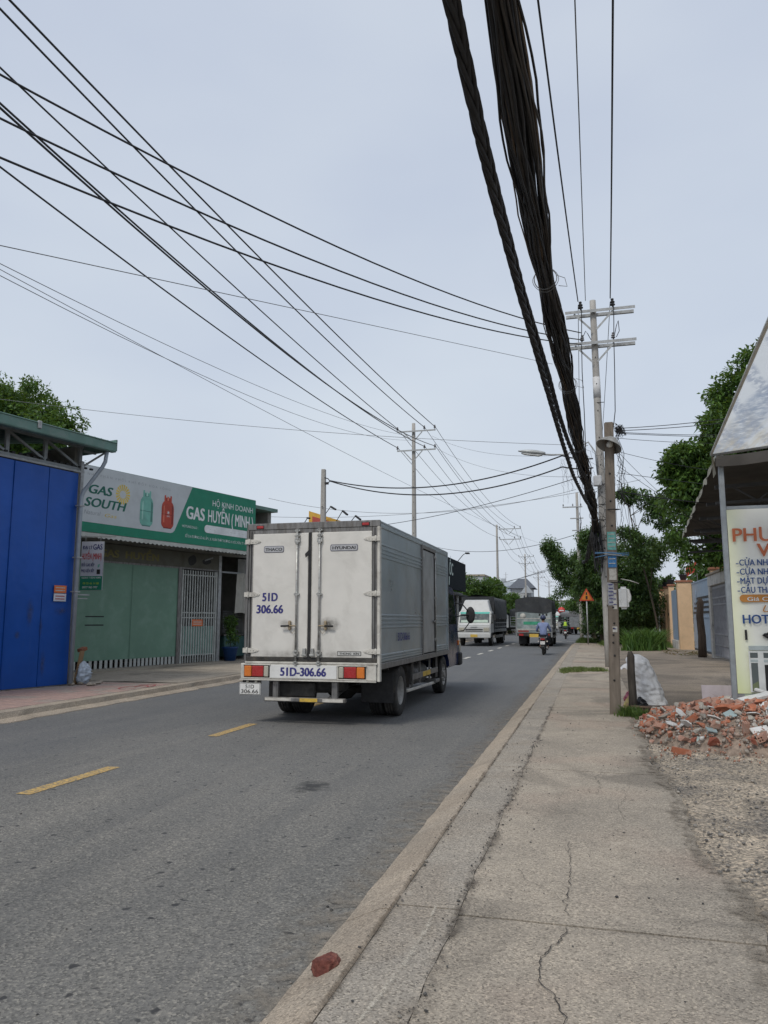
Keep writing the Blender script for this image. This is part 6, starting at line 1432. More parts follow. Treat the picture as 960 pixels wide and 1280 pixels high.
MB().prism([(1.2, 2.2), (1.5, 2.9), (1.7, 2.3)], -.03, -.02).build('gate_ornament', GBL, GT)
G2_ = thing('panel_fence', "narrow pale blue metal fence panel beyond the widest pillar", 'fence', (4.19, 44.5, .1), -90)
for k in range(4): MB().box(.02 + .72 * k, .72 * (k + 1) - .015, 0, .03, .45, 3.0).build('panel', GBL, G2_, bevel=.004)
MB().box(0, 2.9, -.06, .1, 0, .42).build('plinth', WHW, G2_)
WG = thing('white_gateway', "grimy white gateway wall above and beside the grey barred gate", 'wall', (4.50, 32.65, .1), -90)
MB().box(0, .45, -.05, .25, 0, 2.75).build('pillar', WHW, WG, bevel=.01); MB().box(0, 4.85, -.06, .26, 2.752, 3.15).build('lintel', WHW, WG, bevel=.01); MB().box(-.05, 4.95, -.12, .32, 3.152, 3.23).build('coping', MC_left, WG, bevel=.01); MB().box(4.5, 8.5, .0, .2, 0, 2.75).build('wall_panel', WHW, WG)
GG = thing('barred_gate', "grey steel gate with upright bars under the white lintel", 'gate', (4.56, 32.2, .1), -90)
GYB = M("gate_grey", (.27, .275, .30, 1), .5, .2, var=.15, dirt=(.14, .13, .13, 1), damt=.5)
MB().box(0, .06, -.03, .03, .1, 2.72).box(3.92, 3.98, -.03, .03, .1, 2.72).box(0.06, 3.92, -.025, .025, .1, .16).box(.06, 3.92, -.025, .025, 2.62, 2.72).build('gate_frame', GYB, GG)
for k in range(15): MB().box(.22 + .25 * k, .29 + .25 * k, -.02, .02, .16, 2.62).build('bar', GYB, GG)
for z in (.5, .9, 2.0, 2.25): MB().box(.06, 3.92, -.028, .028, z, z + .06).build('rail', GYB, GG)
for k in range(15): MB().box(.30 + .25 * k, .44 + .25 * k, -.012, .012, .56, .88).build('scroll_plate', GYB, GG)
MB().box(3.6, 3.75, -.08, -.03, 1.2, 1.4).build('lock', GDK, GG, bevel=.01)
ROT = M("rotten_timber", (.075, .055, .042, 1), .95, var=.35, vs=6, bump=.8, bs=25, stretch=(3, 3, .5))
o = MB().tube([(0, 0, -.05), (.02, 0, .8), (-.02, .02, 1.6), (.03, .01, 2.15), (.02, 0, 2.3)], [.17, .15, .14, .13, .07], 9).build('timber_post', ROT); o.location = (4.16, 33.0, .1); tag(o, "dark rotten timber post in front of the orange pillar and white gateway", 'post')
# red flag
FL = thing('red_flag', "small red flag on a thin mast behind the fence pillars", 'flag', (6.0, 48.0, .1))
MB().tube([(0, 0, 0), (0, 0, 6.6)], .02, 6).build('mast', WIREG, FL); MB().grid(lambda u, v: (-.6 * u, .05 * math.sin(u * 8), 4.3 + .55 * v - .35 * u), 12, 4).build('cloth', M("flag_red", (.50, .06, .045, 1), .7), FL)

# --- stump post, sack, bags by the short post
o = MB().tube([(0, 0, -.05), (.005, 0, .3), (-.005, 0, .62), (.0, 0, .88), (-.01, .005, .955)], [.072, .062, .060, .058, .03], 9).build('stump_post', M("weathered_stump", (.075, .065, .055, 1), .95, var=.35, vs=8, bump=.8, bs=30, stretch=(3, 3, .6))); o.location = (.575, 13.05, .1); tag(o, "short dark weathered stump post between the lamp post and white sack", 'post')
SK = thing('rubble_sack', "tall white woven sack leaning back behind the stump post", 'sack', (.94, 13.95, .1))
def m_sack():
    k = NT("woven_sack"); p = k.pos()
    c = k.ramp(k.noise(p, 4, 4), (.3, (.62, .63, .64, 1)), (.7, (.76, .76, .76, 1)))
    c = k.mix(k.ramp(k.noise(p, 3, 6, .7), (.55, (0, 0, 0, 1)), (.8, (.6, .6, .6, 1))), c, (.34, .33, .31, 1))
    w_ = k.n('ShaderNodeTexChecker'); w_.inputs['Scale'].default_value = 320; k.l(p, w_.inputs['Vector'])
    return k.fin(c, .5, 0, k.bump(k.noise(k.pos('Object', (3, 3, 6)), 3, 4, .6, .5), .5, .03, k.bump(w_.outputs[1], .15, .002)))
def skf(u, v):
    a = 2 * math.pi * u; ca, sa = math.cos(a), math.sin(a)
    pr = (.26 * (min(1, v / .06) ** .5)) * (1.0 - .32 * v) if v < .86 else .187 * (1 - ((v - .86) / .14) ** 2 * .75)
    cr = .006 * math.sin(v * 40 + 2.2 * math.sin(a * 2) + 7 * mn.noise(Vector((ca, sa, v * 3)))) + .040 * mn.noise(Vector((ca * 3, sa * 3, v * 10 + 1.6 * ca))) + .012 * abs(mn.noise(Vector((ca * 9, sa * 9, v * 5))))
    q = pr * (1 + .07 * mn.noise(Vector((ca * 1.5, sa * 1.5, v * 4)))) + cr * (.4 + .6 * abs(sa))
    lean = -.20 * v - .06 * v * v
    tie = .06 * max(0, v - .8) * 5
    return (q * ca * 1.0 + lean - tie * 0, q * sa * .78 + .12 * v, .87 * v - .0)
MB().grid(skf, 72, 110).build('sack_body', m_sack(), SK)
MB().grid(lambda u, v: (-.30 - .10 * v + .05 * math.cos(6.283 * u) * (1 + v), .06 + .05 * math.sin(6.283 * u) * (1 + v), .70 + .03 * v - .10 * v * v + .02 * math.sin(u * 30)), 24, 6).build('sack_ear', m_sack(), SK)
def bag(name, lb, loc, rx, ry, h, mat, sd, cat='bag', tf=.4):
    o = MB().grid(crump(rx, ry, h, sd, tf, .22), 26, 22).build(name, mat); o.location = loc; tag(o, lb, cat); return o
bag('black_bag', "small black plastic bag slumped at the foot of the white sack", (.72, 13.55, .1), .15, .13, .20, M("black_plastic", (.02, .02, .022, 1), .3, bump=.4, bs=15), 5)
bag('pink_bag', "crumpled pink and red wrapper on top of the yellow bag behind the post", (.53, 13.45, .24), .10, .08, .15, M("pink_wrapper", (.40, .12, .17, 1), .5, var=.6, vs=22), 8)
bag('yellow_bag', "crumpled yellow printed bag between the lamp post and the stump", (.53, 13.40, .1), .11, .09, .22, M("yellow_wrapper", (.62, .50, .20, 1), .5, var=.35, vs=14, dirt=(.5, .22, .25, 1), dsc=20, damt=.7), 11)
# --- rubble pile
BRK = M("brick_orange", (.42, .15, .082, 1), .9, var=.28, vs=7, bump=.5, bs=45, dirt=(.42, .33, .27, 1), dsc=6, damt=.85)
BRK2 = M("brick_dusty", (.40, .23, .17, 1), .92, var=.25, vs=8, bump=.5, bs=45, dirt=(.40, .36, .31, 1), dsc=5, damt=.9)
BRK3 = M("brick_deep_red", (.30, .095, .06, 1), .9, var=.3, vs=7, bump=.5, bs=45, dirt=(.36, .27, .22, 1), dsc=7, damt=.6)
MOR = M("mortar_lump", (.40, .37, .32, 1), .95, var=.25, vs=6, bump=.6, bs=35, dirt=(.18, .16, .14, 1), dsc=7, damt=.6)
TILW = M("white_tile_shard", (.66, .66, .64, 1), .35, var=.08, dirt=(.36, .33, .28, 1), dsc=8, damt=.5)
TILG = M("grey_green_shard", (.30, .38, .38, 1), .4, var=.15)
def hz(x, y):   # heap height
    d1 = max(0, 1 - ((x - 2.1) / 1.55) ** 2 - ((y - 10.75) / 1.5) ** 2) ** .6 * .42
    d2 = max(0, 1 - ((x - 1.22) / .68) ** 2 - ((y - 11.3) / 1.2) ** 2) ** .7 * .22
    d3 = max(0, 1 - ((x - 3.2) / 1.5) ** 2 - ((y - 10.9) / 1.6) ** 2) ** .6 * .40
    return max(d1, d2, d3)
RP = thing('rubble_pile', "heap of broken orange bricks and mortar spilling beside the banner", 'rubble', (0, 0, .08))
def chunk(kind, sd):
    r_ = random.Random(sd); m = MB()
    if kind == 'hollow':
        L_, W, H = .10 + .06 * r_.random(), .085, .085; t = .014
        m.box(-L_, L_, -W / 2, W / 2, -H / 2, -H / 2 + t).box(-L_, L_, -W / 2, W / 2, H / 2 - t, H / 2).box(-L_, L_, -W / 2, -W / 2 + t, -H / 2 + t, H / 2 - t).box(-L_, L_, W / 2 - t, W / 2, -H / 2 + t, H / 2 - t).box(-L_, L_, -t / 2, t / 2, -H / 2 + t, H / 2 - t).box(-L_, L_, -W / 2 + t, -t / 2, -t / 2, t / 2).box(-L_, L_, t / 2, W / 2 - t, -t / 2, t / 2)
        return m
    if kind == 'shard':
        n = 5 + r_.randrange(3); ol = [((.07 + .05 * r_.random()) * math.cos(6.28 * i / n + .5 * r_.random()), (.05 + .045 * r_.random()) * math.sin(6.28 * i / n + .5 * r_.random())) for i in range(n)]
        return m.prism(ol, -.006, .006, 'xy')
    if kind == 'slab':
        n = 5 + r_.randrange(3); ol = [((.085 + .06 * r_.random()) * math.cos(6.28 * i / n), (.06 + .04 * r_.random()) * math.sin(6.28 * i / n)) for i in range(n)]
        return m.prism(ol, -.02, .018, 'xy')
    # irregular hull block
    sx, sy, sz = {'block': (.085, .055, .045), 'lump': (.06, .055, .05), 'long': (.12, .045, .035)}[kind]
    bm = bmesh.new()
    for i in range(15):
        v = Vector((r_.uniform(-1, 1), r_.uniform(-1, 1), r_.uniform(-1, 1)))
        if kind != 'lump': v = Vector([max(-1, min(1, c * 1.5)) for c in v])
        else: v = v.normalized() * r_.uniform(.8, 1.1)
        bm.verts.new((v.x * sx, v.y * sy, v.z * sz))
    h_ = bmesh.ops.convex_hull(bm, input=bm.verts); bm.verts.index_update()
    vs_ = [v for v in bm.verts if v.link_faces]; ix = {v: i for i, v in enumerate(vs_)}
    m.add([tuple(v.co) for v in vs_], [[ix[v] for v in f.verts] for f in bm.faces]); bm.free(); return m
chl = []
for kd, mats in (('block', (BRK, BRK2, BRK3, BRK)), ('lump', (MOR, MOR, BRK2)), ('long', (BRK, BRK2, MOR)), ('slab', (BRK, MOR, BRK2, BRK3)), ('hollow', (BRK, BRK2)), ('shard', (TILW, TILG))):
    for j in range(3):
        for mt_ in mats: chl.append((kd, chunk(kd, hash((kd, j)) % 999 if False else j * 17 + len(kd) * 5).mesh({'block': 'brick_chunk', 'lump': 'mortar_lump', 'long': 'brick_chunk', 'slab': 'brick_chunk', 'hollow': 'hollow_brick', 'shard': 'tile_shard'}[kd], mt_)))
bykind = {}
for kd, me in chl: bykind.setdefault(kd, []).append(me)
cnt = 0; tries = 0
while cnt < 295 and tries < 9000:
    tries += 1
    x, y = random.uniform(.55, 2.75), random.uniform(9.0, 12.2); h_ = hz(x, y)
    if h_ < .015 and random.random() > .12: continue
    if h_ < .001 and random.random() > .25: continue
    kd = random.choices(('block', 'lump', 'long', 'slab', 'hollow', 'shard'), (24, 30, 14, 18, 8, 9))[0]
    me = random.choice(bykind[kd]); sc = random.uniform(.42, 1.05) if kd not in ('hollow', 'shard') else random.uniform(.7, 1.05)
    inst(me.name.split('.')[0], me, RP, (x, y, h_ + .015 + random.uniform(0, .05) * (h_ > .05)), (random.gauss(0, .45), random.gauss(0, .45), random.uniform(0, 6.28)), sc); cnt += 1
def rb(u, v): x = .15 + 4.5 * u; y = 8.8 + 3.9 * v; h_ = hz(x, y); return (x, y, h_ - .035 + (.035 * fbm(x * 7, y * 7) if h_ > 0 else 0))
MB().grid(rb, 90, 80, sm=False).build('rubble_core', M("rubble_fines", (.30, .235, .185, 1), .95, var=.4, vs=14, bump=.9, bs=60), RP)['kind'] = 'stuff'
# small crumbs, joined
V, F, A = [], [], []; vt = 0
t = (1 + 5 ** .5) / 2
oc = np.array([(1, 0, 0), (-1, 0, 0), (0, 1, 0), (0, -1, 0), (0, 0, 1), (0, 0, -1)]); of = [(0, 2, 4), (2, 1, 4), (1, 3, 4), (3, 0, 4), (2, 0, 5), (1, 2, 5), (3, 1, 5), (0, 3, 5)]
for i in range(6500):
    x, y = random.uniform(.45, 3.3), random.uniform(8.8, 12.6); h_ = hz(x, y)
    if h_ < .001 and random.random() > .14: continue
    s_ = random.uniform(.008, .038) * (1 if h_ > .02 else .6); M3 = Euler((random.random() * 6, random.random() * 6, 0)).to_matrix()
    for o_ in oc: q = M3 @ Vector(o_ * np.array([1, .8, .6]) * s_ * random.uniform(.6, 1.3)); V.append((x + q.x, y + q.y, h_ + .004 + q.z + random.uniform(0, .02)))
    tn = random.random(); A += [tn] * 6; F += [tuple(vt + k for k in f) for f in of]; vt += 6
MCRM = m_tone("rubble_crumbs", (0, (.36, .15, .09, 1)), (.45, (.40, .23, .17, 1)), (.55, (.40, .36, .31, 1)), (.85, (.24, .20, .165, 1)), (1, (.62, .6, .56, 1)))
addobj('rubble_crumbs', fastmesh('rubble_crumbs', np.array(V), np.array(F), MCRM, np.array(A)), RP)['kind'] = 'stuff'
# sheets lying on and beside the heap
o = MB().box(-.22, .22, -.012, .012, 0, .45).build('pink_board', M("pinkish_board", (.47, .42, .44, 1), .7, var=.12, vs=5, dirt=(.33, .28, .26, 1), damt=.5), bevel=.003); o.location = (1.74, 12.30, .16); o.rotation_euler = (R(-10), 0, R(4)); tag(o, "faded pinkish board standing on edge between the sack and banner foot", 'board')
def foam(name, lb, loc, sz, rot, mat=TILW):
    o = MB().cbox((0, 0, 0), sz).build(name, mat, bevel=.006); o.location = loc; o.rotation_euler = [R(a) for a in rot]; tag(o, lb, 'board'); return o
foam('foam_board', "long white foam plank lying on the rubble at the banner's foot", (2.05, 11.15, .56), (.48, .14, .045), (8, -12, 14))
foam('foam_board', "short white foam strip leaning over the long plank on the rubble", (2.2, 11.35, .60), (.30, .09, .035), (0, 14, -25))
foam('tile_slab', "upright white tile shard at the right of the rubble heap", (2.02, 10.2, .42), (.15, .014, .20), (-25, 10, 20))
foam('tile_slab', "pale slab shard low on the right front of the rubble heap", (1.78, 9.6, .32), (.22, .15, .018), (38, -8, 25))
foam('tile_slab', "small bluish white tile shard on the front of the rubble", (1.16, 9.75, .17), (.10, .012, .10), (-30, 15, 10), M("blue_white_tile", (.50, .62, .60, 1), .3))
o = chunk('lump', 3).build('concrete_lump', MOR, bevel=.006); o.scale = (1.3, 1.2, 1.3); o.location = (.86, 10.0, .17); tag(o, "pale round concrete lump at the front left of the rubble", 'stone')
o = MB().box(-.42, .42, -.06, .06, -.05, .05).build('hollow_block', M("old_hollow_brick", (.13, .085, .06, 1), .95, var=.35, vs=8, bump=.8, bs=30), bevel=.01); o.location = (.95, 12.95, .16); o.rotation_euler = (0, R(3), R(12)); tag(o, "long dark brown perforated brick row under the white sack", 'brick')
for i in range(22):
    for j in range(2): MB().cbox((-.39 + .037 * i, -.0610, -.022 + .04 * j), (.020, .003, .024)).build('brick_hole', INK, o)
# brick chunk on the kerb in the foreground
def kb(u, v):
    a = 2 * math.pi * u; ph = math.pi * v; d = Vector((math.cos(a) * math.sin(ph), math.sin(a) * math.sin(ph), math.cos(ph))); q = 9
    for nx_, ny_, nz_, dd in ((1, .2, .1, .085), (-.9, .4, .2, .080), (.2, 1, .1, .052), (-.1, -1, .25, .055), (.15, .1, 1, .034), (.6, -.7, .5, .062), (-.6, -.5, .6, .060), (.1, .6, .8, .045), (0, 0, -1, .03)):
        nn = Vector((nx_, ny_, nz_)).normalized(); c_ = nn.dot(d)
        if c_ > .02: q = min(q, dd / c_)
    return d * q * (1 + .10 * mn.noise(d * 3) + .06 * mn.noise(d * 8) + .03 * mn.noise(d * 21))
o = MB().grid(kb, 64, 40).build('brick_lump', M("kerb_brick", (.15, .048, .036, 1), .92, var=.4, vs=18, bump=.9, bs=60, dirt=(.34, .17, .12, 1), dsc=16, damt=.7))
o.location = (-1.145, 3.33, .098); o.scale = (.72, .80, .85); o.rotation_euler = (R(8), R(-10), R(62)); tag(o, "dark red brick fragment lying on the kerb in the foreground", 'brick')
# ================================================================ distant trucks
TARP = M("dark_tarpaulin", (.035, .038, .042, 1), .75, var=.25, vs=2, bump=.4, bs=5, dirt=(.09, .09, .085, 1), dsc=3, damt=.5)
CABW = M("cab_white", (.53, .54, .53, 1), .4, var=.05, dirt=(.4, .38, .34, 1), dsc=3, damt=.4)
TEALS = M("teal_stripe", (.03, .40, .33, 1), .4, bump=0)
WSG = M("windscreen_far", (.05, .07, .07, 1), .1, bump=0, spec=.8)
CARGO = M("cargo_grey", (.22, .23, .235, 1), .6, .3, var=.25, vs=4)
def far_truck(label, loc, rz, L_=8.0, group=None, cab=CABW, rearpanel=None, tarp=TARP, teal=True, H=2.95, tarp_low=1.95):
    """origin at the rear end on the ground, front toward +y"""
    F_ = thing('tarp_truck', label, 'truck', loc, rz, group); hw = 1.02; c0 = L_ - 1.75
    MB().box(-.4, .4, .2, L_ - .4, .55, .78).build('chassis', DUSTBLK, F_); MB().box(-hw, hw, 0, c0 - .12, .80, .98).build('cargo_floor', CARGO, F_, bevel=.01)
    # side rails and boards
    for s in (-1, 1):
        m = MB()
        for k in range(6): m.box(s * hw - .02, s * hw + .02, .02 + (c0 - .2) * k / 5, .10 + (c0 - .2) * k / 5, .98, tarp_low + .1)
        for z in (1.1, 1.35, 1.6, 1.85): m.box(s * hw - .012, s * hw + .012, 0, c0 - .12, z, z + .07)
        m.build('side_rails', CARGO, F_)
    # tarpaulin: arched, sagging between hoops, uneven lower hem
    def tf(u, v):
        y = -.03 + (c0 - .05) * v; w_ = hw + .05; low = tarp_low + .12 * mn.noise(Vector((y * .8, u * 3, 2))); a = u * 2 - 1
        sag = .05 * abs(math.sin(v * 4 * math.pi))
        if abs(a) > .55: s = 1 if a > 0 else -1; t = (abs(a) - .55) / .45; return (s * (w_ - .10 * (1 - t) ** 3 + .025 * mn.noise(Vector((y * 2, t * 3, s)))), y, (H - .20) + (low - H + .20) * t)
        return (a / .55 * (w_ - .10), y, H - .20 + .20 * math.cos(a / .55 * math.pi / 2) ** .7 - sag + .02 * mn.noise(Vector((y * 2, a * 3, 7))))
    MB().grid(tf, 36, 36).build('tarpaulin', tarp, F_)
    def tb(u, v): x = (u * 2 - 1) * (hw + .04); top = H - .20 + .20 * max(0, math.cos(x / (hw + .05) * math.pi / 2)) ** .7; lo = tarp_low + .05 * math.sin(u * 7); return (x, -.05 + .02 * math.sin(u * 14 + v * 3), lo + (top - lo) * v)
    MB().grid(tb, 30, 10).build('rear_tarp', tarp, F_); MB().box(-hw, hw, c0 - .13, c0 - .08, .98, H - .1).build('headboard', TARP, F_)
    G_ = MB().box(-hw + .02, hw - .02, -.02, .03, .80, tarp_low + .08).build('tailgate', CARGO if rearpanel is None else M("tailgate_print", (.22, .26, .26, 1), .5, var=.4, vs=3, dirt=(.42, .45, .45, 1), dsc=1.5, damt=.9), F_, bevel=.01)
    if rearpanel is not None:
        MB().box(-.60, .35, -.026, -.021, 1.28, 1.46).build('tailgate_print', M("green_print", (.05, .30, .18, 1), .5, var=.3, vs=6), G_)
        MB().box(-hw + .04, hw - .04, -.027, -.022, 1.62, 1.66).build('tailgate_line', PAP, G_); MB().box(-hw + .04, hw - .04, -.027, -.022, .98, 1.04).build('tailgate_line', PAP, G_)
        MB().box(-hw + .1, -.3, -.027, -.022, .84, .95).build('tailgate_print', M("red_print", (.25, .06, .05, 1), .5), G_)
        for x in (.30, .50, .70): MB().box(x, x + .10, -.027, -.022, 1.80, 1.92).build('tailgate_print', INK, G_)
        MB().lathe([(0, 0), (.17, 0), (.17, .004), (0, .004)], 16, Matrix.Translation((-.62, -.022, 1.78)) @ Matrix.Rotation(R(90), 4, 'X')).build('tailgate_print', PAP, G_)
        for s in (-1, 1): MB().box(s * hw - .04, s * hw + .04, -.03, .03, .55, tarp_low + .15).build('tail_post', CARGO, F_)
    TB = MB().box(-hw + .05, hw - .05, -.04, .0, .62, .78).build('rear_beam', DUSTBLK, F_)
    MB().box(-.26, .20 + .12, -.052, -.041, .55, .74).build('number_plate', PLATEY, TB)
    for s in (-1, 1):
        MB().box(s * .75 - .13, s * .75 + .13, -.05, -.041, .63, .75).build('tail_lamp', REDL, TB); MB().box(s * .72 - .22, s * .72 + .22, .5, .52, .15, .62).build('mud_flap', BLACKR, F_)
        wheel(F_, s * .88, 1.7, .42, .24, s, dual=True); wheel(F_, s * .62, 1.7, .42, .22, s); wheel(F_, s * .86, L_ - 1.1, .42, .22, s)
        MB().box(s * 1.0 - .02, s * 1.0 + .02, 2.4, L_ - 2.0, .45, .62).build('side_guard', STEEL, F_)
    # cab
    y0, y1 = c0, L_
    pr = [(y0, .75), (y0, 2.05), (y0 + .25, 2.12), (y0 + 1.15, 2.08), (y1 - .12, 1.32), (y1, 1.22), (y1 + .02, .52), (y1 - .35, .50), (y1 - .45, .75)]
    C_ = MB().prism(pr, -.98, .98, 'yz').build('cab', cab, F_, bevel=.05, seg=2)
    d = Vector((0, y1 - .12 - y0 - 1.15, 1.32 - 2.08)); n_ = Vector((0, -d.z, d.y)).normalized() * .012
    def wp(x, t): return Vector((x, y0 + 1.15, 2.08)) + d * t + n_
    MB().add([wp(-.88, .22), wp(.88, .22), wp(.90, .92), wp(-.90, .92)], [(0, 1, 2, 3)]).build('windscreen', WSG, C_)
    if teal: MB().add([wp(-.90, .06), wp(.90, .06), wp(.88, .21), wp(-.88, .21)], [(0, 1, 2, 3)]).build('sun_strip', TEALS, C_)
    MB().add([wp(-.80, .70) + n_ * .5, wp(.80, .70) + n_ * .5, wp(.82, .90) + n_ * .5, wp(-.82, .90) + n_ * .5], [(0, 1, 2, 3)]).build('dash_reflection', M("dash_pale", (.35, .45, .38, 1), .4, bump=0), C_)
    if teal:
        V = [(-.92, y0 + .1, 2.06), (.92, y0 + .1, 2.06), (.9, y0 + 1.1, 2.09), (-.9, y0 + 1.1, 2.09), (-.74, y0 + .15, H - .30), (.74, y0 + .15, H - .30), (.70, y0 + .65, H - .34), (-.70, y0 + .65, H - .34)]
        MB().add(V, [(0, 1, 5, 4), (1, 2, 6, 5), (2, 3, 7, 6), (3, 0, 4, 7), (4, 5, 6, 7)]).build('roof_fairing', cab, C_, bevel=.04)
    for s in (-1, 1):
        MB().prism([(y0 + .25, 1.35), (y0 + .25, 1.95), (y0 + 1.05, 1.95), (y0 + 1.38, 1.35)], s * .985 - .004, s * .985 + .004, 'yz').build('side_window', GLASS, C_)
        MB().cbox((s * .74, y1 + .02, .98), (.34, .05, .24)).build('headlamp', CLL, C_, bevel=.03)
        A = MB().tube([(s * .95, y1 - .3, 1.9), (s * 1.22, y1 + .0, 1.85), (s * 1.25, y1, 1.5), (s * .98, y1 - .1, 1.3)], .015, 5).build('mirror_arm', INK, C_)
        MB().cbox((s * 1.25, y1, 1.68), (.17, .06, .36)).build('mirror', BLACKR, A, bevel=.03)
        MB().cbox((s * .55, y1 + .035, .62), (.22, .03, .08)).build('fog_lamp', INK, C_)
    MB().cbox((0, y1 + .01, 1.0), (1.05, .04, .05)).build('grille', INK, C_); MB().cbox((0, y1 + .01, .90), (1.05, .04, .04)).build('grille', INK, C_)
    MB().cbox((0, y1 + .02, 1.14), (.4, .02, .05)).build('badge', GALV, C_)
    BM = MB().cbox((0, y1 + .02, .62), (1.98, .09, .26)).build('bumper', cab, C_, bevel=.03); MB().cbox((0, y1 + .07, .62), (.42, .012, .16)).build('number_plate', PLATEY, BM)
    return F_
GT_ = 'covered trucks further along the road'
far_truck("white cabbed truck with teal sun strip and black tarpaulin coming toward the viewer", (-6.85, 55.0, 0), 180, 8.6, GT_, H=3.10, tarp_low=1.62)
far_truck("dark tarpaulin truck driving away with green print on its tailgate", (-3.33, 46.6, 0), 0, 7.2, GT_, rearpanel=1, H=2.92, tarp_low=2.0)
far_truck("small white truck half hidden in the gap between the two tarpaulin trucks", (-5.1, 84.5, 0), 118, 6.0, GT_, H=2.8)
far_truck("grey bodied truck at the far bend beyond the rider in green", (-1.35, 86, 0), 14, 6.5, GT_, teal=False, H=2.55, tarp_low=1.9, tarp=M("faded_grey_tarp", (.16, .16, .165, 1), .8, var=.2))
far_truck("pale truck with teal band coming round the far bend", (-3.9, 106, 0), 172, 7.0, GT_, H=2.9, tarp=M("teal_grey_tarp", (.10, .22, .24, 1), .8, var=.2))
far_truck("blue covered truck parked farthest off on the left of the bend", (-7.6, 128, 0), 10, 6.5, GT_, teal=False, tarp=M("blue_tarp", (.06, .10, .22, 1), .8, var=.2), H=3.2, tarp_low=1.2)

# ================================================================ riders and scooters
def skin_mesh(name, J, E_, mat, sub=2, root=0):
    """J: list of (x,y,z,r); E_: edges"""
    me = bpy.data.meshes.new(name); me.from_pydata([j[:3] for j in J], E_, [])
    o = bpy.data.objects.new(name, me); COL.objects.link(o)
    md = o.modifiers.new('skin', 'SKIN'); md.use_smooth_shade = True
    for i, v in enumerate(me.skin_vertices[0].data):
        r = J[i][3]; v.radius = r if isinstance(r, tuple) else (r, r); v.use_root = (i == root)
    sb = o.modifiers.new('sub', 'SUBSURF'); sb.levels = sub; sb.render_levels = sub
    dg = bpy.context.evaluated_depsgraph_get(); m2 = bpy.data.meshes.new_from_object(o.evaluated_get(dg)); m2.name = name
    bpy.data.objects.remove(o); m2.materials.clear(); m2.materials.append(mat)
    for p in m2.polygons: p.use_smooth = True
    return m2
SKIN = M("skin_tan", (.35, .20, .13, 1), .6, var=.08, bump=0); HAIR = M("hair_black", (.02, .017, .015, 1), .7)
DENIM = M("dark_trousers", (.025, .028, .04, 1), .85); SHOE = M("dark_shoes", (.03, .028, .028, 1), .6)
def rider(label, loc, rz, jacket, helmet_mat, vest=None, z=0):
    P_ = thing('person', label, 'person', loc, rz)
    # seated joints, x right, y forward, z up from the ground
    J = [(0, -.05, .86, (.15, .11))]; E_ = []
    def add(p, r, parent): J.append((*p, r)); E_.append((parent, len(J) - 1)); return len(J) - 1
    b1 = add((0, -.05, 1.02), (.135, .10), 0); b2 = add((0, -.02, 1.20), (.15, .105), b1); b3 = add((0, .0, 1.34), (.155, .10), b2); nk = add((0, .02, 1.44), .055, b3)
    hd0 = add((0, .04, 1.51), .065, nk); hd1 = add((0, .05, 1.60), (.078, .092), hd0); add((0, .05, 1.69), (.06, .07), hd1)
    arms = {}
    for s in (-1, 1):
        sh = add((s * .17, .0, 1.35), .062, b3); el = add((s * .27, .13, 1.13), .045, sh); wr = add((s * .30, .36, 1.05), .030, el); pm_ = add((s * .30, .43, 1.05), (.040, .020), wr)
        for q, (dx, ln) in enumerate(((-.030, .060), (-.010, .070), (.010, .066), (.030, .052))):
            k1 = add((s * .30 + dx, .47, 1.045), .0095, pm_); k2 = add((s * .30 + dx, .47 + ln * .5, 1.03), .0088, k1); add((s * .30 + dx, .47 + ln * .35, 1.005), .008, k2)
        th = add((s * (.30 - .045), .42, 1.03), .011, pm_); add((s * (.30 - .055), .46, 1.01), .009, th)
        hp = add((s * .10, .0, .84), .095, 0); kn = add((s * .17, .40, .78), .062, hp); an = add((s * .16, .36, .37), .040, kn); hl = add((s * .16, .38, .31), .040, an); add((s * .17, .50, .295), .032, hl)
    addobj('body', skin_mesh('body', J, E_, SKIN, 1), P_)
    # face: nose, mouth, ears, eyes
    m = MB(); m.lathe([(0, .028), (.012, .01), (.014, -.012), (0, -.016)], 8, Matrix.Translation((0, .135, 1.585)))
    for s in (-1, 1): m.lathe([(0, .02), (.012, .01), (.012, -.01), (0, -.02)], 8, Matrix.Translation((s * .078, .045, 1.59)))
    m.build('face_features', SKIN, P_); m = MB()
    for s in (-1, 1): m.cbox((s * .03, .130, 1.610), (.022, .01, .010))
    m.build('eyes', INK, P_); MB().cbox((0, .128, 1.55), (.04, .012, .008)).build('mouth', M("lips", (.30, .12, .10, 1), .6), P_)
    # jacket
    Jj = [(0, -.05, .84, (.175, .14))]; Ej = []
    def ad(p, r, parent): Jj.append((*p, r)); Ej.append((parent, len(Jj) - 1)); return len(Jj) - 1
    c1 = ad((0, -.055, .97), (.175, .135), 0); c2 = ad((0, -.03, 1.16), (.185, .135), c1); c3 = ad((0, -.01, 1.33), (.185, .12), c2); ad((0, .015, 1.43), (.075, .07), c3)
    for s in (-1, 1): a = ad((s * .19, .0, 1.36), .082, c3); b = ad((s * .29, .13, 1.13), .066, a); ad((s * .31, .35, 1.05), .048, b)
    JK_ = addobj('jacket', skin_mesh('jacket', Jj, Ej, jacket, 2), P_)
    if vest is not None:
        Jv = [(0, -.055, .95, (.185, .145)), (0, -.03, 1.16, (.195, .145)), (0, -.01, 1.34, (.175, .13)), (0, .0, 1.40, (.12, .10))]
        addobj('vest', skin_mesh('vest', Jv, [(0, 1), (1, 2), (2, 3)], vest, 2), P_)
    # trousers and shoes
    Jt = [(0, -.06, .84, (.165, .13))]; Et = []
    def at_(p, r, parent): Jt.append((*p, r)); Et.append((parent, len(Jt) - 1)); return len(Jt) - 1
    for s in (-1, 1): a = at_((s * .11, .02, .84), .112, 0); b = at_((s * .175, .40, .785), .078, a); at_((s * .165, .36, .38), .058, b)
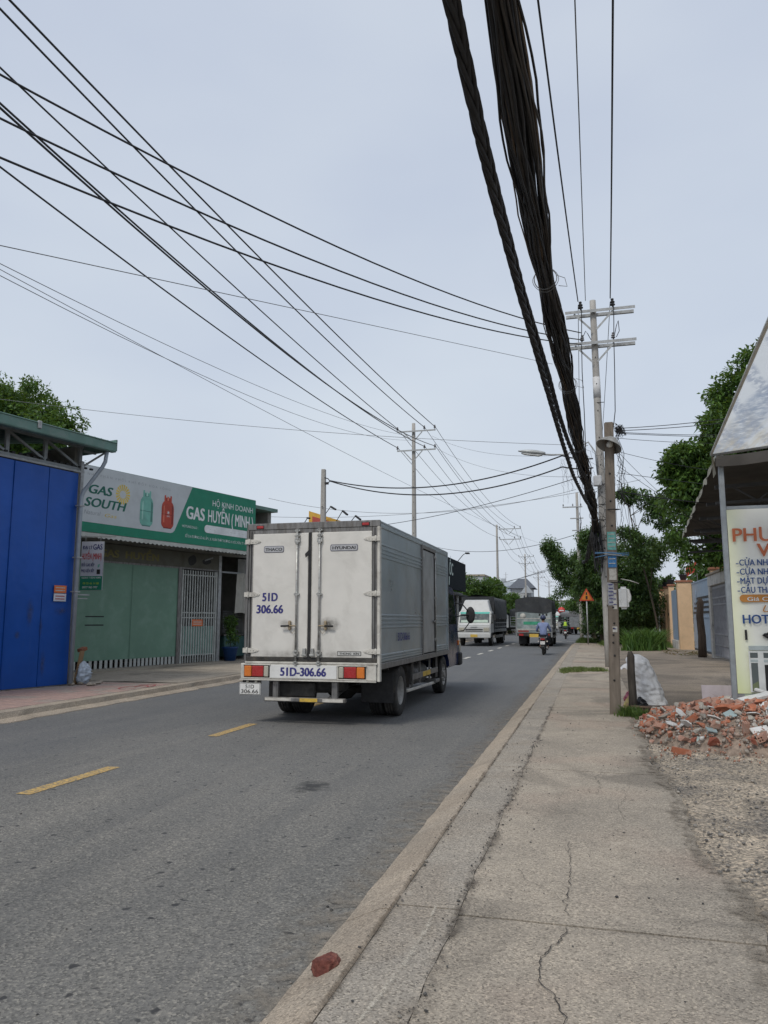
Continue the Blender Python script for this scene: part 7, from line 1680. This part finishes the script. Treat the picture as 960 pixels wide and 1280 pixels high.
    addobj('trousers', skin_mesh('trousers', Jt, Et, DENIM, 2), P_)
    for s in (-1, 1): addobj('shoe', skin_mesh('shoe', [(s * .16, .34, .315, (.042, .04)), (s * .165, .42, .30, (.045, .035)), (s * .17, .52, .29, (.04, .028))], [(0, 1), (1, 2)], SHOE, 1), P_)
    # hair and helmet
    MB().lathe([(.0, .09), (.06, .075), (.092, .03), (.098, -.02), (.085, -.07), (.075, -.09)], 16, Matrix.Translation((0, .035, 1.64))).build('hair', HAIR, P_)
    H_ = MB().lathe([(0, .135), (.06, .125), (.105, .085), (.128, .03), (.134, -.02), (.130, -.045), (.12, -.045)], 20, Matrix.Translation((0, .035, 1.65)) @ Matrix.Diagonal((1, 1.14, 1, 1))).build('helmet', helmet_mat, P_)
    MB().prism([(-.08, 1.625), (.08, 1.625), (.07, 1.64), (-.07, 1.64)], .16, .235).build('visor', helmet_mat, H_)
    return P_
def scooter(label, loc, rz, body, group):
    S_ = thing('motor_scooter', label, 'motorbike', loc, rz, group)
    def wh(y):
        W = MB().lathe([(.20, -.045), (.235, -.055), (.275, -.04), (.29, 0), (.275, .04), (.235, .055), (.20, .045)], 28, Matrix.Translation((0, y, .29)) @ Matrix.Rotation(R(90), 4, 'Y')).build('wheel', TYRE, S_)
        m = MB().lathe([(.205, -.04), (.19, -.03), (.19, .03), (.205, .04)], 24, Matrix.Translation((0, y, .29)) @ Matrix.Rotation(R(90), 4, 'Y')); m.tube([(-.07, y, .29), (.07, y, .29)], .035, 10)
        for k in range(5): a = 6.28 * k / 5; m.bar((0, y, .29), (0, y + .19 * math.cos(a), .29 + .19 * math.sin(a)), .03, .02)
        m.build('rim', RIM, W)
    wh(-.42); wh(.80)
    # tail body, seat, leg shield, floor
    def tb(u, v):
        y = -.72 + 1.0 * v; a = 2 * math.pi * u; w_ = (.06 + .14 * math.sin(min(1, v * 1.5 + .12) * math.pi / 2)) * (1 - .35 * max(0, v - .6)); zc = .66 - .05 * v; return (w_ * math.cos(a), y, zc + (.13 - .02 * v) * math.sin(a))
    MB().grid(tb, 20, 14).build('tail_body', body, S_)
    MB().cbox((0, -.12, .79), (.27, .74, .10)).build('seat', BLACKR, S_, bevel=.04, seg=2)
    MB().box(-.16, .16, .16, .52, .28, .36).build('foot_board', body, S_, bevel=.03); MB().prism([(.50, .30), (.62, .92), (.70, .95), (.66, .60), (.60, .30)], -.20, .20, 'yz').build('leg_shield', body, S_, bevel=.05, seg=2)
    MB().box(-.12, .12, -.35, .12, .25, .46).build('engine', DUSTBLK, S_, bevel=.03)
    MB().tube([(.0, .80, .29), (.0, .70, .62), (0, .60, .98)], .03, 8).build('fork', INK, S_)
    Hb = MB().tube([(-.34, .46, 1.03), (-.2, .56, 1.02), (0, .60, 1.0), (.2, .56, 1.02), (.34, .46, 1.03)], .016, 8).build('handlebar', INK, S_)
    for s in (-1, 1):
        MB().tube([(s * .34, .46, 1.03), (s * .25, .52, 1.025)], .022, 8).build('grip', BLACKR, Hb)
        A = MB().tube([(s * .24, .54, 1.03), (s * .30, .54, 1.18), (s * .34, .52, 1.24)], .008, 6).build('mirror_stalk', INK, Hb); MB().cbox((s * .35, .51, 1.27), (.13, .02, .08)).build('mirror', GALV, A, bevel=.01)
        MB().cbox((s * .19, -.60, .60), (.06, .09, .06)).build('turn_signal', M("pale_signal", (.6, .55, .5, 1), .3, bump=0), S_, bevel=.015)
        MB().bar((s * .13, .25, .33), (s * .26, .28, .32), .03, .02).build('foot_peg', BLACKR, S_)
    MB().cbox((0, .70, .92), (.20, .08, .12)).build('headlamp', CLL, S_, bevel=.03); MB().prism([(.58, .50), (.80, .64), (1.02, .50), (.98, .47), (.80, .59), (.62, .47)], -.07, .07, 'yz').build('front_mudguard', body, S_)
    MB().prism([(-.40, .60), (-.66, .58), (-.82, .36), (-.79, .35), (-.64, .54), (-.40, .56)], -.07, .07, 'yz').build('rear_mudguard', BLACKR, S_)
    MB().cbox((0, -.725, .70), (.18, .04, .07)).build('tail_lamp', REDL, S_, bevel=.01)
    PL2 = MB().cbox((0, -.775, .545), (.19, .012, .14), (R(-18), 0, 0)).build('number_plate', PLATE, S_); 
    for z, s_ in ((.565, '59-H1'), (.505, '284.17')): text('plate_number', s_, .04, (0, -.795 + (z - .545) * .3 + .004, z), (R(72), 0, 0), INK, PL2, width=.15)
    MB().tube([(.10, .05, .30), (.17, -.2, .26), (.19, -.65, .34)], [.025, .045, .05], 10).build('exhaust', STEEL, S_)
    MB().tube([(-.15, -.70, .76), (-.16, -.45, .80), (-.16, -.3, .80)], .013, 6).tube([(.15, -.70, .76), (.16, -.45, .80), (.16, -.3, .80)], .013, 6).tube([(-.15, -.70, .76), (.15, -.70, .76)], .013, 6).build('grab_rail', GALV, S_)
    return S_
GSC = 'scooters riding away in the right lane'
scooter("black scooter riding away, nearer of the two, behind the dark tarpaulin truck", (-2.16, 36.1, 0), 0, M("scooter_black", (.03, .03, .035, 1), .3, spec=.6), GSC)
rider("rider in a pale blue jacket and dark helmet on the nearer scooter", (-2.16, 36.1, 0), 0, M("pale_blue_jacket", (.20, .25, .42, 1), .85, var=.15, vs=6), M("helmet_dark", (.03, .04, .09, 1), .3))
scooter("dark scooter riding away, farther of the two, near the bend", (-2.15, 66, 0), 0, M("scooter_black", (.03, .03, .035, 1), .3), GSC)
rider("rider in a bright yellow green vest on the farther scooter", (-2.15, 66, 0), 0, M("dark_jacket", (.05, .09, .06, 1), .85), M("helmet_green", (.04, .07, .05, 1), .3), vest=M("hi_vis_vest", (.42, .62, .05, 1), .7))
# passenger-side loads and signs
WS = thing('warning_sign', "orange triangle warning sign on a grey post before the dark trees", 'sign', (-.27, 48.4, .08))
MB().tube([(0, 0, 0), (0, 0, 2.75)], .04, 8).build('post', GALV, WS)
tri = [(-.44, 2.62), (.44, 2.62), (0, 3.38)]
MB().prism(tri, -.06, -.045).build('sign_border', M("warn_red", (.48, .06, .03, 1), .5, bump=0), WS); cx_, cz_ = 0, 2.87
MB().prism([(a * .74, cz_ + (b - cz_) * .74) for a, b in tri], -.066, -.061).build('sign_face', M("warn_orange", (.60, .20, .03, 1), .5, bump=0), WS)
MB().prism([(-.05, 2.98), (.05, 2.98), (.03, 3.14), (-.03, 3.14)], -.072, -.067).prism([(-.05, 2.72), (.05, 2.72), (.06, 2.92), (-.06, 2.92)], -.072, -.067).build('sign_symbol', INK, WS)
NS = thing('round_sign', "red round road sign on a thin post at the far bend", 'sign', (-3.55, 97, 0))
MB().tube([(0, 0, 0), (0, 0, 3.2)], .05, 8).build('post', GALV, NS); MB().lathe([(0, 0), (.42, 0), (.42, .02), (0, .02)], 24, Matrix.Translation((0, -.05, 2.7)) @ Matrix.Rotation(R(90), 4, 'X')).build('sign_disc', M("sign_disc_red", (.55, .05, .04, 1), .5, bump=0), NS)
MB().box(-.28, .28, -.078, -.072, 2.64, 2.76).build('sign_bar', WHT, NS)
YC = thing('utility_box', "yellow roadside box below the blue panel at the far bend", 'box', (-5.0, 100, 0)); MB().box(-.35, .35, -.3, .3, 0, 1.0).build('cabinet', YEL, YC, bevel=.03); MB().box(-.36, .36, -.31, -.30, .45, .5).build('door_seam', INK, YC)
BP = thing('blue_hoarding', "blue hoarding panel standing at the far bend left of the round sign", 'hoarding', (-5.3, 108, 0)); MB().box(-.6, 1.2, 0, .06, 1.1, 3.0).build('panel', M("hoarding_blue", (.12, .19, .36, 1), .6, var=.2), BP); MB().box(-.5, -.42, .06, .12, 0, 3).box(1.0, 1.08, .06, .12, 0, 3).build('post', GALV, BP)
# ================================================================ vegetation
def m_leaf(name, dark, mid, light, rough=.5):
    k = NT(name); g = k.n('ShaderNodeAttribute'); g.attribute_name = 'tone'
    c = k.ramp(g.outputs['Fac'], (0, dark), (.55, mid), (.92, light), (1, tuple(min(1, x * 1.5) for x in light[:3]) + (1,)))
    k.b.inputs['Specular IOR Level'].default_value = .35
    k.fin(c, rough)
    tr = k.n('ShaderNodeBsdfTranslucent'); k.l(k.mix(.5, c, (.30, .42, .05, 1)), tr.inputs[0]); ms = k.n('ShaderNodeMixShader'); ms.inputs[0].default_value = .30
    k.l(k.b.outputs[0], ms.inputs[1]); k.l(tr.outputs[0], ms.inputs[2]); k.l(ms.outputs[0], k.out.inputs[0]); return k.m
LF1 = m_leaf("leaf_glossy", (.026, .058, .016, 1), (.062, .13, .028, 1), (.13, .24, .05, 1))
LF2 = m_leaf("leaf_dark", (.024, .050, .020, 1), (.052, .105, .034, 1), (.11, .195, .055, 1))
LF3 = m_leaf("leaf_fresh", (.03, .065, .018, 1), (.065, .13, .03, 1), (.12, .22, .05, 1))
GRS = m_leaf("grass_blade", (.04, .075, .02, 1), (.085, .15, .035, 1), (.20, .24, .09, 1), .6)
BARK = M("bark", (.085, .068, .052, 1), .95, var=.3, vs=5, bump=.8, bs=25, stretch=(3, 3, .5))
def leaves(clusters, per, ln, wd, droop=.35, seed=0, spread=1.0):
    """clusters: (x,y,z,r). Leaves in small sprays, each a folded diamond. Returns V,F,tone"""
    r = np.random.default_rng(seed); Vs, T = [], []
    C_ = np.array(clusters); n = len(C_) * per
    c = np.repeat(C_, per, axis=0)
    d = r.normal(size=(n, 3)); d /= np.linalg.norm(d, axis=1)[:, None]
    rad = r.uniform(.15, 1, n) ** .5
    # sprays: snap leaves to a few twig tips per cluster
    p = c[:, :3] + d * (rad * c[:, 3])[:, None] * np.array([1, 1, .8]) * spread
    tw = p + 0
    a = r.normal(size=(n, 3)) * .8 + d * .7; a[:, 2] -= droop; a /= np.linalg.norm(a, axis=1)[:, None]
    s = np.cross(a, r.normal(size=(n, 3)) * .6 + np.array([0, 0, 1])); s /= np.linalg.norm(s, axis=1)[:, None] + 1e-6
    L_ = ln * r.uniform(.6, 1.25, n)[:, None]; W = wd * r.uniform(.7, 1.2, n)[:, None]; nrm = np.cross(a, s)
    v0 = p; v1 = p + a * L_ * .45 + s * W * .5 + nrm * W * .15; v2 = p + a * L_ - np.array([0, 0, 1]) * L_ * .12; v3 = p + a * L_ * .45 - s * W * .5 + nrm * W * .15
    V = np.stack([v0, v1, v2, v3], 1).reshape(-1, 3); F = np.arange(n * 4).reshape(-1, 4)
    ct = np.repeat(r.uniform(-.18, .22, len(C_)), per)
    t = np.clip(r.normal(.42, .20, n) + ct, 0, 1)
    return V, F, np.repeat(t, 4)
def blobs(parts, n, seed, jr=(.35, .7), gap=.0):
    """parts: (x,y,z,rx,ry,rz,weight) -> clusters in/near the surface"""
    r = np.random.default_rng(seed); out = []; w_ = np.array([p[6] for p in parts], float); w_ /= w_.sum()
    while len(out) < n:
        p = parts[r.choice(len(parts), p=w_)]; d = r.normal(size=3); d /= np.linalg.norm(d); q = r.uniform(.35, 1.08)
        x, y, z = p[0] + d[0] * p[3] * q, p[1] + d[1] * p[4] * q, p[2] + d[2] * p[5] * q
        if mn.noise(Vector((x * .9 + seed, y * .9, z * .9))) < gap - .42: continue
        out.append((x, y, z, r.uniform(*jr)))
    return out
def tree(name, label, cat, base, parts, ncl, per, ln, wd, mat, seed, trunk=.16, group=None, jr=(.35, .7), droop=.35, gap=.25, limbs=14, trunk_top=None):
    T_ = thing(name, label, cat, base, 0, group); r = random.Random(seed)
    loc = [(p[0] - base[0], p[1] - base[1], p[2] - base[2], *p[3:]) for p in parts]
    cl = blobs(loc, ncl, seed, jr, gap); V, F, t = leaves(cl, per, ln, wd, droop, seed + 5)
    addobj('crown', fastmesh('crown', V, F, mat, t), T_)
    top = trunk_top or (loc[0][0], loc[0][1], loc[0][2]); m = MB(); pts = []
    for i in range(9): u = i / 8; pts.append((top[0] * u + .12 * math.sin(u * 5 + seed), top[1] * u + .1 * math.cos(u * 4), -.2 + (top[2] + .2) * u))
    m.tube(pts, [trunk * (1.25 - .75 * i / 8) for i in range(9)], 10)
    for i in range(limbs):
        c = cl[r.randrange(len(cl))]; s_ = pts[r.randrange(3, 9)]; mid = ((s_[0] + c[0]) / 2 + r.uniform(-.2, .2), (s_[1] + c[1]) / 2 + r.uniform(-.2, .2), (s_[2] + c[2]) / 2 + r.uniform(0, .4))
        m.tube([s_, mid, c[:3]], [trunk * .42, trunk * .25, trunk * .08], 6)
    m.build('trunk', BARK, T_); return T_
# big tree behind the canopy, right
tree('mango_tree', "tall leafy tree rising behind the canopy above the orange fence", 'tree', (6.6, 30, 0),
     [(5.6, 29, 8.8, 1.5, 1.8, 1.5, 3), (6.2, 29, 10.2, 1.1, 1.6, 1.0, 2), (4.3, 28.5, 6.4, 1.5, 1.6, 1.5, 3), (5.6, 29, 6.0, 1.8, 2, 1.8, 3), (3.7, 28.5, 4.9, 1.1, 1.3, 1.3, 2.6), (3.4, 28.5, 6.2, .9, 1.2, 1.2, 2.2), (4.7, 28.6, 7.9, .9, 1.2, .9, 1.8), (3.2, 28.5, 7.0, .5, .8, .7, .9), (7.5, 30, 7.6, 2, 2, 2.6, 3), (5.6, 28.0, 4.2, 1.3, 1.4, .9, 2.2), (4.6, 28, 3.9, .7, .9, .5, .8)],
     740, 112, .20, .085, LF1, 3, .2, jr=(.22, .52), gap=.30)
RFL = m_leaf("red_leaf", (.16, .03, .02, 1), (.30, .06, .035, 1), (.42, .12, .07, 1))
V, F, t = leaves(blobs([(4.55, 27.3, 4.15, .35, .3, .22, 1), (4.75, 27.2, 4.4, .2, .2, .2, 1)], 14, 4, (.12, .22)), 40, .12, .05, .3, 8)
o = addobj('red_foliage', fastmesh('red_foliage', V, F, RFL, t)); tag(o, "patch of reddish leaves under the big tree's crown, left of the banner", 'foliage', kind='stuff')
# small trees / thicket behind the sign
GTH = 'dark trees behind the warning sign'
tree('roadside_tree', "dark roadside tree leaning out over the road beside the warning sign", 'tree', (.3, 56, 0),
     [(-.9, 56, 3.9, 1.4, 1.3, 1.5, 3), (-1.7, 56, 5.0, .8, .8, .9, 1.6), (-2.3, 56, 5.9, .45, .5, .8, 1.0), (-2.75, 56, 6.8, .30, .3, .7, .7), (-.9, 56, 5.7, .7, .8, .7, 1.2), (.9, 56.5, 2.6, 1.4, 1.4, 1.9, 2.5), (.3, 56, 5.6, .9, 1, 1.4, 1.4)], 300, 105, .22, .075, LF2, 21, .17, GTH, (.28, .55), .5, .22)
tree('roadside_tree', "dark tree wrapped round the slim pole below the cable bundle", 'tree', (.6, 50, 0),
     [(.2, 50, 4.8, .9, .9, 1.7, 2), (.9, 50, 3.2, 1.2, 1.1, 2.0, 3), (-.1, 49.8, 6.4, .5, .5, 1.1, 1), (1.2, 50, 1.6, 1.5, 1.2, 1.0, 2), (.6, 50, 7.0, .5, .5, .6, .6), (-.45, 50.6, 3.6, .5, .5, 1.5, 1)], 250, 105, .22, .07, LF2, 33, .15, GTH, (.25, .5), .6, .2)
tree('roadside_tree', "dark round tree between the tall pole and the orange fence", 'tree', (2.6, 47, 0),
     [(2.3, 47, 4.8, 1.2, 1.3, 1.6, 3), (2.7, 47, 2.8, 1.0, 1.2, 1.7, 3), (1.7, 47, 2.8, 1.0, 1.2, 1.7, 2), (3.3, 47, 5.4, .8, .9, .7, 1.2)], 300, 110, .22, .08, LF2, 44, .16, GTH, (.3, .55), .4, .2)
tree('leaning_tree', "slender tree whose airy sprays hang right of the tall pole against the sky", 'tree', (3.6, 45.5, 0),
     [(2.2, 44, 8.3, .55, .6, .5, 1.2), (3.4, 44, 8.0, 1.0, .8, .6, 2), (3.9, 44, 7.0, .9, .8, .7, 2), (2.0, 44, 6.2, .7, .7, .6, 1), (4.6, 44, 5.9, .8, .8, .8, 1.6), (2.9, 44, 5.0, 1.0, .8, .9, 1.8)], 95, 85, .23, .085, LF2, 57, .05, None, (.22, .45), .5, .15, 14)
tree('dark_bush', "dense dark bushes filling the ground behind the grass clump", 'bush', (1.5, 52, 0),
     [(.7, 52.5, 1.3, 1.2, 1.2, 1.1, 2), (2, 50.5, 1.3, 1.6, 1.5, 1.2, 3), (3.2, 49.5, 1.3, .7, 1.2, 1.0, 1.5), (3.2, 54, 2.6, .8, 1.2, 1.4, 1.5)], 200, 110, .20, .08, LF2, 61, .06, None, (.3, .5), .3, .1)
# left tree behind the blue shop
tree('mango_tree', "dense leafy tree showing above the blue shop's green roof", 'tree', (-20.8, 24.5, 0),
     [(-22.0, 24.5, 10.0, 1.7, 1.6, 1.15, 3), (-20.1, 24.5, 9.0, 1.1, 1.3, 1.1, 2.4), (-22.8, 24.5, 9.6, 1.6, 1.6, 1.4, 2), (-21.2, 24, 8.2, 2.0, 1.8, 1.3, 3), (-19.3, 24, 7.6, .9, 1.1, 1.2, 1.6), (-22.5, 24, 7.6, 2, 1.8, 1.4, 2), (-19.2, 23, 6.2, .8, 1, .9, 1.0)],
     400, 120, .19, .075, LF1, 71, .22, None, (.28, .6), .35, .2)
# trees beyond the truck cab, left
GL_ = 'green trees beyond the parked shopfront'
for i, (x, y, h, rr_, lb) in enumerate(((-13.6, 79, 6.4, 2.2, "fresh green tree right behind the black signboard"), (-10.6, 82, 5.9, 2.3, "fresh green tree above the white truck's tarpaulin"), (-9.0, 90, 4.4, 1.6, "low green tree at the foot of the second line pole"), (-17.5, 84, 6.4, 2.5, "green tree hidden behind the black signboard"))):
    tree('street_tree', lb, 'tree', (x, y, 0), [(x, y, h - 1.6, rr_, rr_, 1.5, 2), (x - .8, y, h - 2.6, rr_ * .9, rr_, 1.3, 1), (x + .9, y, h - 2.8, rr_ * .8, rr_, 1.2, 1), (x + .2, y, h - .9, rr_ * .55, rr_ * .5, .8, 1)], 170, 75, .34, .15, LF3, 90 + i, .2, GL_, (.4, .75), .2, .25)
# far tree line closing the road
GF = 'far trees at the end of the road'
rf = random.Random(5)
for i, (x, y, h) in enumerate(((2.0, 96, 4.6), (3.4, 88, 5.2), (.0, 112, 4.6), (-2.0, 128, 5.0), (5.5, 76, 5.5), (8.5, 64, 6.0), (9.5, 54, 6.5), (12, 70, 6), (-16, 150, 6), (-9, 165, 6.5), (-4, 150, 5.6), (1.5, 140, 5.4))):
    tree('far_tree', ("far green tree just right of the bend", "nearest far tree at the right of the bend", "low far tree in the gap of the bend", "roundish far tree left in the gap of the bend", "green tree beyond the thicket and fence", "green tree behind the widest orange pillar", "tree behind the barred gate and fence", "tree showing deep behind the blue gate", "leftmost hazy tree at the road's end", "second hazy tree from the left at the road's end", "middle hazy tree at the road's end", "rightmost hazy tree at the road's end")[i], 'tree', (x, y, 0),
         [(x, y, h * .6, h * .42, h * .42, h * .32, 2), (x + rf.uniform(-1, 1), y, h * .78, h * .25, h * .25, h * .2, 1), (x - 1, y, h * .4, h * .4, h * .4, h * .28, 1)], 110, 60, .42, .20, LF3 if i % 3 == 0 else LF1, 120 + i, .2, GF if i < 4 or i > 7 else 'trees beyond the fence', (.5, .85), .2, .2)
# grass
def grass(name, label, boxes, n, h, mat=GRS, seed=0, w_=.014, lean=.5):
    r = np.random.default_rng(seed); Vs, Fs, Ts = [], [], []; per = max(1, n // len(boxes)); vt = 0
    for (x0, x1, y0, y1, z) in boxes:
        m_ = per; u = r.normal(0, .33, (m_, 2)).clip(-1, 1); x = (x0 + x1) / 2 + u[:, 0] * (x1 - x0) / 2; y = (y0 + y1) / 2 + u[:, 1] * (y1 - y0) / 2
        hh = h * r.uniform(.35, 1.15, m_) * (1 - .5 * (u ** 2).sum(1).clip(0, 1)); a = r.uniform(0, 6.28, m_); ld = r.uniform(.1, 1, m_) * lean * hh; ww = w_ * r.uniform(.6, 1.3, m_)
        b = r.uniform(0, 6.28, m_); P = lambda t, s: np.stack([x + np.cos(a) * ld * t * t + np.cos(b) * ww * s * (1 - t * .75), y + np.sin(a) * ld * t * t + np.sin(b) * ww * s * (1 - t * .75), z + hh * t * (1 - .22 * t * lean)], -1)
        V = np.stack([P(0, -1), P(0, 1), P(.4, -1), P(.4, 1), P(.75, -1), P(.75, 1), P(1, 0), P(1, 0)], 1).reshape(-1, 3)
        F = (np.array([[0, 1, 3, 2], [2, 3, 5, 4], [4, 5, 7, 6]])[None] + (np.arange(m_) * 8)[:, None, None] + vt).reshape(-1, 4); vt += m_ * 8
        Vs.append(V); Fs.append(F); Ts.append(np.repeat(np.clip(r.normal(.5, .22, m_), 0, 1), 8))
    o = addobj(name, fastmesh(name, np.concatenate(Vs), np.concatenate(Fs), mat, np.concatenate(Ts))); tag(o, label, 'grass', kind='stuff')
    return o
grass('tall_grass', "tall bright green grass clump at the foot of the dark trees", [(1.3, 2.4, 38.5, 40.5, .08), (1.9, 3.2, 38.8, 41, .08), (2.6, 3.5, 39.6, 41.5, .08)], 1700, 1.3, m_leaf("lush_grass", (.025, .06, .015, 1), (.07, .15, .035, 1), (.16, .28, .07, 1)), 1, .032, .8)
grass('low_grass', "low grass along the foot of the fence", [(3.4, 4.7, 42, 50, .08), (3.0, 4.8, 44, 54, .08), (.2, 1.4, 43, 53, .08)], 2600, .35, GRS, 2, .014)
grass('grass_tuft', "flat tuft of weeds growing out of the sidewalk joint", [(-.95, -.2, 22.2, 24.0, .105), (-.75, .0, 22.6, 24.2, .105), (-.3, .45, 22.8, 23.8, .105), (-.98, -.6, 21.8, 23.6, .105)], 2600, .15, m_leaf("weed_blade", (.06, .09, .03, 1), (.13, .17, .055, 1), (.24, .25, .11, 1), .7), 3, .010, 1.0)
grass('grass_tuft', "green weeds round the foot of the lamp post and stump", [(.28, .62, 12.4, 12.8, .10), (.40, .78, 12.3, 12.9, .10), (.55, .8, 12.0, 12.5, .09)], 900, .20, m_leaf("weed_green", (.03, .06, .015, 1), (.07, .125, .03, 1), (.13, .20, .05, 1)), 4, .008, .9)
grass('dry_weeds', "thin dry reddish weeds beside the pinkish board", [(1.75, 2.0, 12.05, 12.2, .15)], 26, .55, m_leaf("dry_stalk", (.12, .05, .035, 1), (.2, .08, .06, 1), (.25, .12, .08, 1), .8), 5, .006, .8)
grass('kerb_weeds', "sparse weeds at the sign post and kerb end", [(-1.2, .6, 52.8, 55, .05), (-1.1, -.2, 51.5, 54, .05)], 1500, .45, GRS, 6, .014)
# potted plant foliage
cl = blobs([(0, 0, .75, .24, .24, .3, 1), (0, .02, 1.25, .2, .2, .3, 1)], 26, 9, (.08, .16), 0); V, F, t = leaves(cl, 26, .13, .05, .3, 3); addobj('foliage', fastmesh('foliage', V, F, LF1, t), PP); MB().tube([(0, 0, .4), (.02, 0, .9), (0, .02, 1.5)], .012, 6).build('stem', BARK, PP)
for o in [o for o in bpy.data.objects if o.name.startswith('plant_pot') and o.parent is None]:
    V, F, t = leaves(blobs([(0, 0, .42, .16, .16, .14, 1)], 9, 3, (.08, .14), 0), 24, .14, .05, 0, 4); addobj('foliage', fastmesh('foliage', V, F, LF2, t), o)
# vine-like litter in front of the fence
V, F, t = leaves([(random.uniform(3.2, 4.6), random.uniform(34, 39), .09, .25) for _ in range(26)], 12, .2, .08, 0, 5); V[:, 2] = np.clip(V[:, 2], .11, .17)
o = addobj('leaf_litter', fastmesh('leaf_litter', V, F, m_leaf("dry_leaf", (.12, .08, .05, 1), (.2, .14, .08, 1), (.3, .22, .14, 1), .9), t)); tag(o, "dry leaf litter on the yard in front of the blue gate", 'leaf litter', kind='stuff')

# ================================================================ distant buildings
PALE = M("pale_far_wall", (.50, .52, .54, 1), .85, var=.05); PALE2 = M("cool_far_wall", (.40, .43, .46, 1), .85, var=.05); FGL = M("far_window", (.10, .12, .14, 1), .3); DRF = M("slate_roof", (.10, .11, .13, 1), .7, var=.15)
def windows(p, xs, zs, w_, h, y, out=-1):
    for x in xs:
        for z in zs:
            f = MB().box(x, x + w_, y - .03, y - .001, z, z + h).build('window', PALE, p); MB().box(x + .08, x + w_ - .08, y - .04, y - .031, z + .08, z + h - .08).build('pane', FGL, f)
def building(label, loc, rz, wd, dp, h, mat, xs=(), zs=(), cat='building', name='building', roof='flat', group=None, ww=1.1, wh=1.2):
    B_ = thing(name, label, cat, loc, rz, group); MB().box(0, wd, 0, dp, 0, h).build('wall', mat, B_)
    if roof == 'flat': MB().box(-.15, wd + .15, -.15, dp + .15, h, h + .25).build('roof', MC_left, B_)
    else: MB().prism([(-.5, h), (wd / 2, h + roof), (wd + .5, h)], -.6, dp + .6).build('roof', DRF, B_)
    windows(B_, xs, zs, ww, wh, 0); return B_
Bh = building("house with a dark hipped roof and white upper room beside the third line pole", (-12.6, 128, 0), 0, 3.2, 6, 6.7, PALE, (), ())
Bh2 = Bh
for ch in list(Bh.children):
    if ch.name.startswith('roof'): bpy.data.objects.remove(ch)
MB().add([(-.6, -.6, 6.7), (3.8, -.6, 6.7), (3.8, 6.6, 6.7), (-.6, 6.6, 6.7), (.9, 2.4, 8.4), (2.3, 2.4, 8.4), (2.3, 3.6, 8.4), (.9, 3.6, 8.4)], [(0, 1, 5, 4), (1, 2, 6, 5), (2, 3, 7, 6), (3, 0, 4, 7), (4, 5, 6, 7)]).build('roof', DRF, Bh)
MB().prism([(1.5, 5.9), (3.6, 5.9), (2.55, 7.2)], -1.2, -.61).build('dormer', PALE2, Bh)
windows(Bh, (.3, 1.9), (4.3,), .9, 1.3, 0)
B_ = building("pale building with a lettered white board on its roof left of the grey roofed house", (-15.6, 132, 0), 0, 3.0, 8, 4.6, PALE2, (.4, 1.7), (2.4,))
MB().box(0, 3.6, -.2, 0, 4.9, 8.0).build('billboard', M("pale_billboard", (.50, .56, .62, 1), .6, var=.08), B_)
for i in range(4): MB().box(.4, 3.2 - .4 * (i % 2), -.22, -.205, 5.3 + .62 * i, 5.42 + .62 * i).build('print_line', M("faint_blue_print", (.32, .38, .48, 1), .6), B_)
MB().cbox((1.2, 1, 8.3), (.8, .8, .7)).build('water_tank', PALE2, B_, bevel=.1)
building("grey block showing behind the trees by the black sign", (-20.5, 112, 0), 0, 5.5, 8, 7.9, PALE2, (.6, 2.4, 4.0), (5.6,), )
building("long low pale shed behind the far trucks", (-14.5, 104, 0), 0, 6.2, 6, 3.4, PALE, (.5, 2.3, 4.1), (1.2,))
building("low dark roofed shop at the far left of the road", (-13.5, 92, 0), 60, 9, 6, 3.3, M("brownish_wall", (.20, .17, .14, 1), .85), (.8, 3, 5.5), (1.0,), roof=1.1)
building("distant pale houses at the vanishing point, left one", (-11, 190, 0), 0, 6, 8, 6, PALE, (1, 3.6), (1.5, 3.8))
building("distant cream houses at the vanishing point, right one", (-2.5, 205, 0), 0, 7, 8, 5.2, M("cream_plaster", (.42, .39, .31, 1)), (1, 4), (1.5,))
building("low wall and shed beyond the thicket on the right", (5.8, 62, 0), 0, 6, 5, 3.0, PALE2, (1, 3.4), (1.2,))
building("white utility shed seen through the thicket beside the fence", (2.6, 57, 0), 0, 2.4, 3, 2.6, PALE, (.6,), (1.1,))
# antennas on the far roofs
for x, y, h in ((-18, 112, 10.0), (-13.9, 132, 9.6)):
    o = MB().tube([(0, 0, 0), (0, 0, h)], .05, 5).bar((-.4, 0, h - .4), (.4, 0, h - .4), .03, .03).bar((-.3, 0, h - .8), (.3, 0, h - .8), .03, .03).build('antenna', GALV); o.location = (x, y, 0); tag(o, "thin rooftop antenna mast " + ("behind the green trees" if y < 120 else "beside the lettered rooftop board"), 'antenna')
# small far poles on the right of the road
o0 = line_pole('line_pole', "far slim pole standing at the right of the bend", -3.0, 150, 10.5, group='far poles right of the bend'); crossarm(o0, -.9, .9, -.1, 10.2, 0, .4)
c = copy_tree(o0); c.location = (-2.0, 118, 0); c.scale = (.8, .8, .75); c['label'] = "nearer slim pole at the right of the bend, above the round sign"
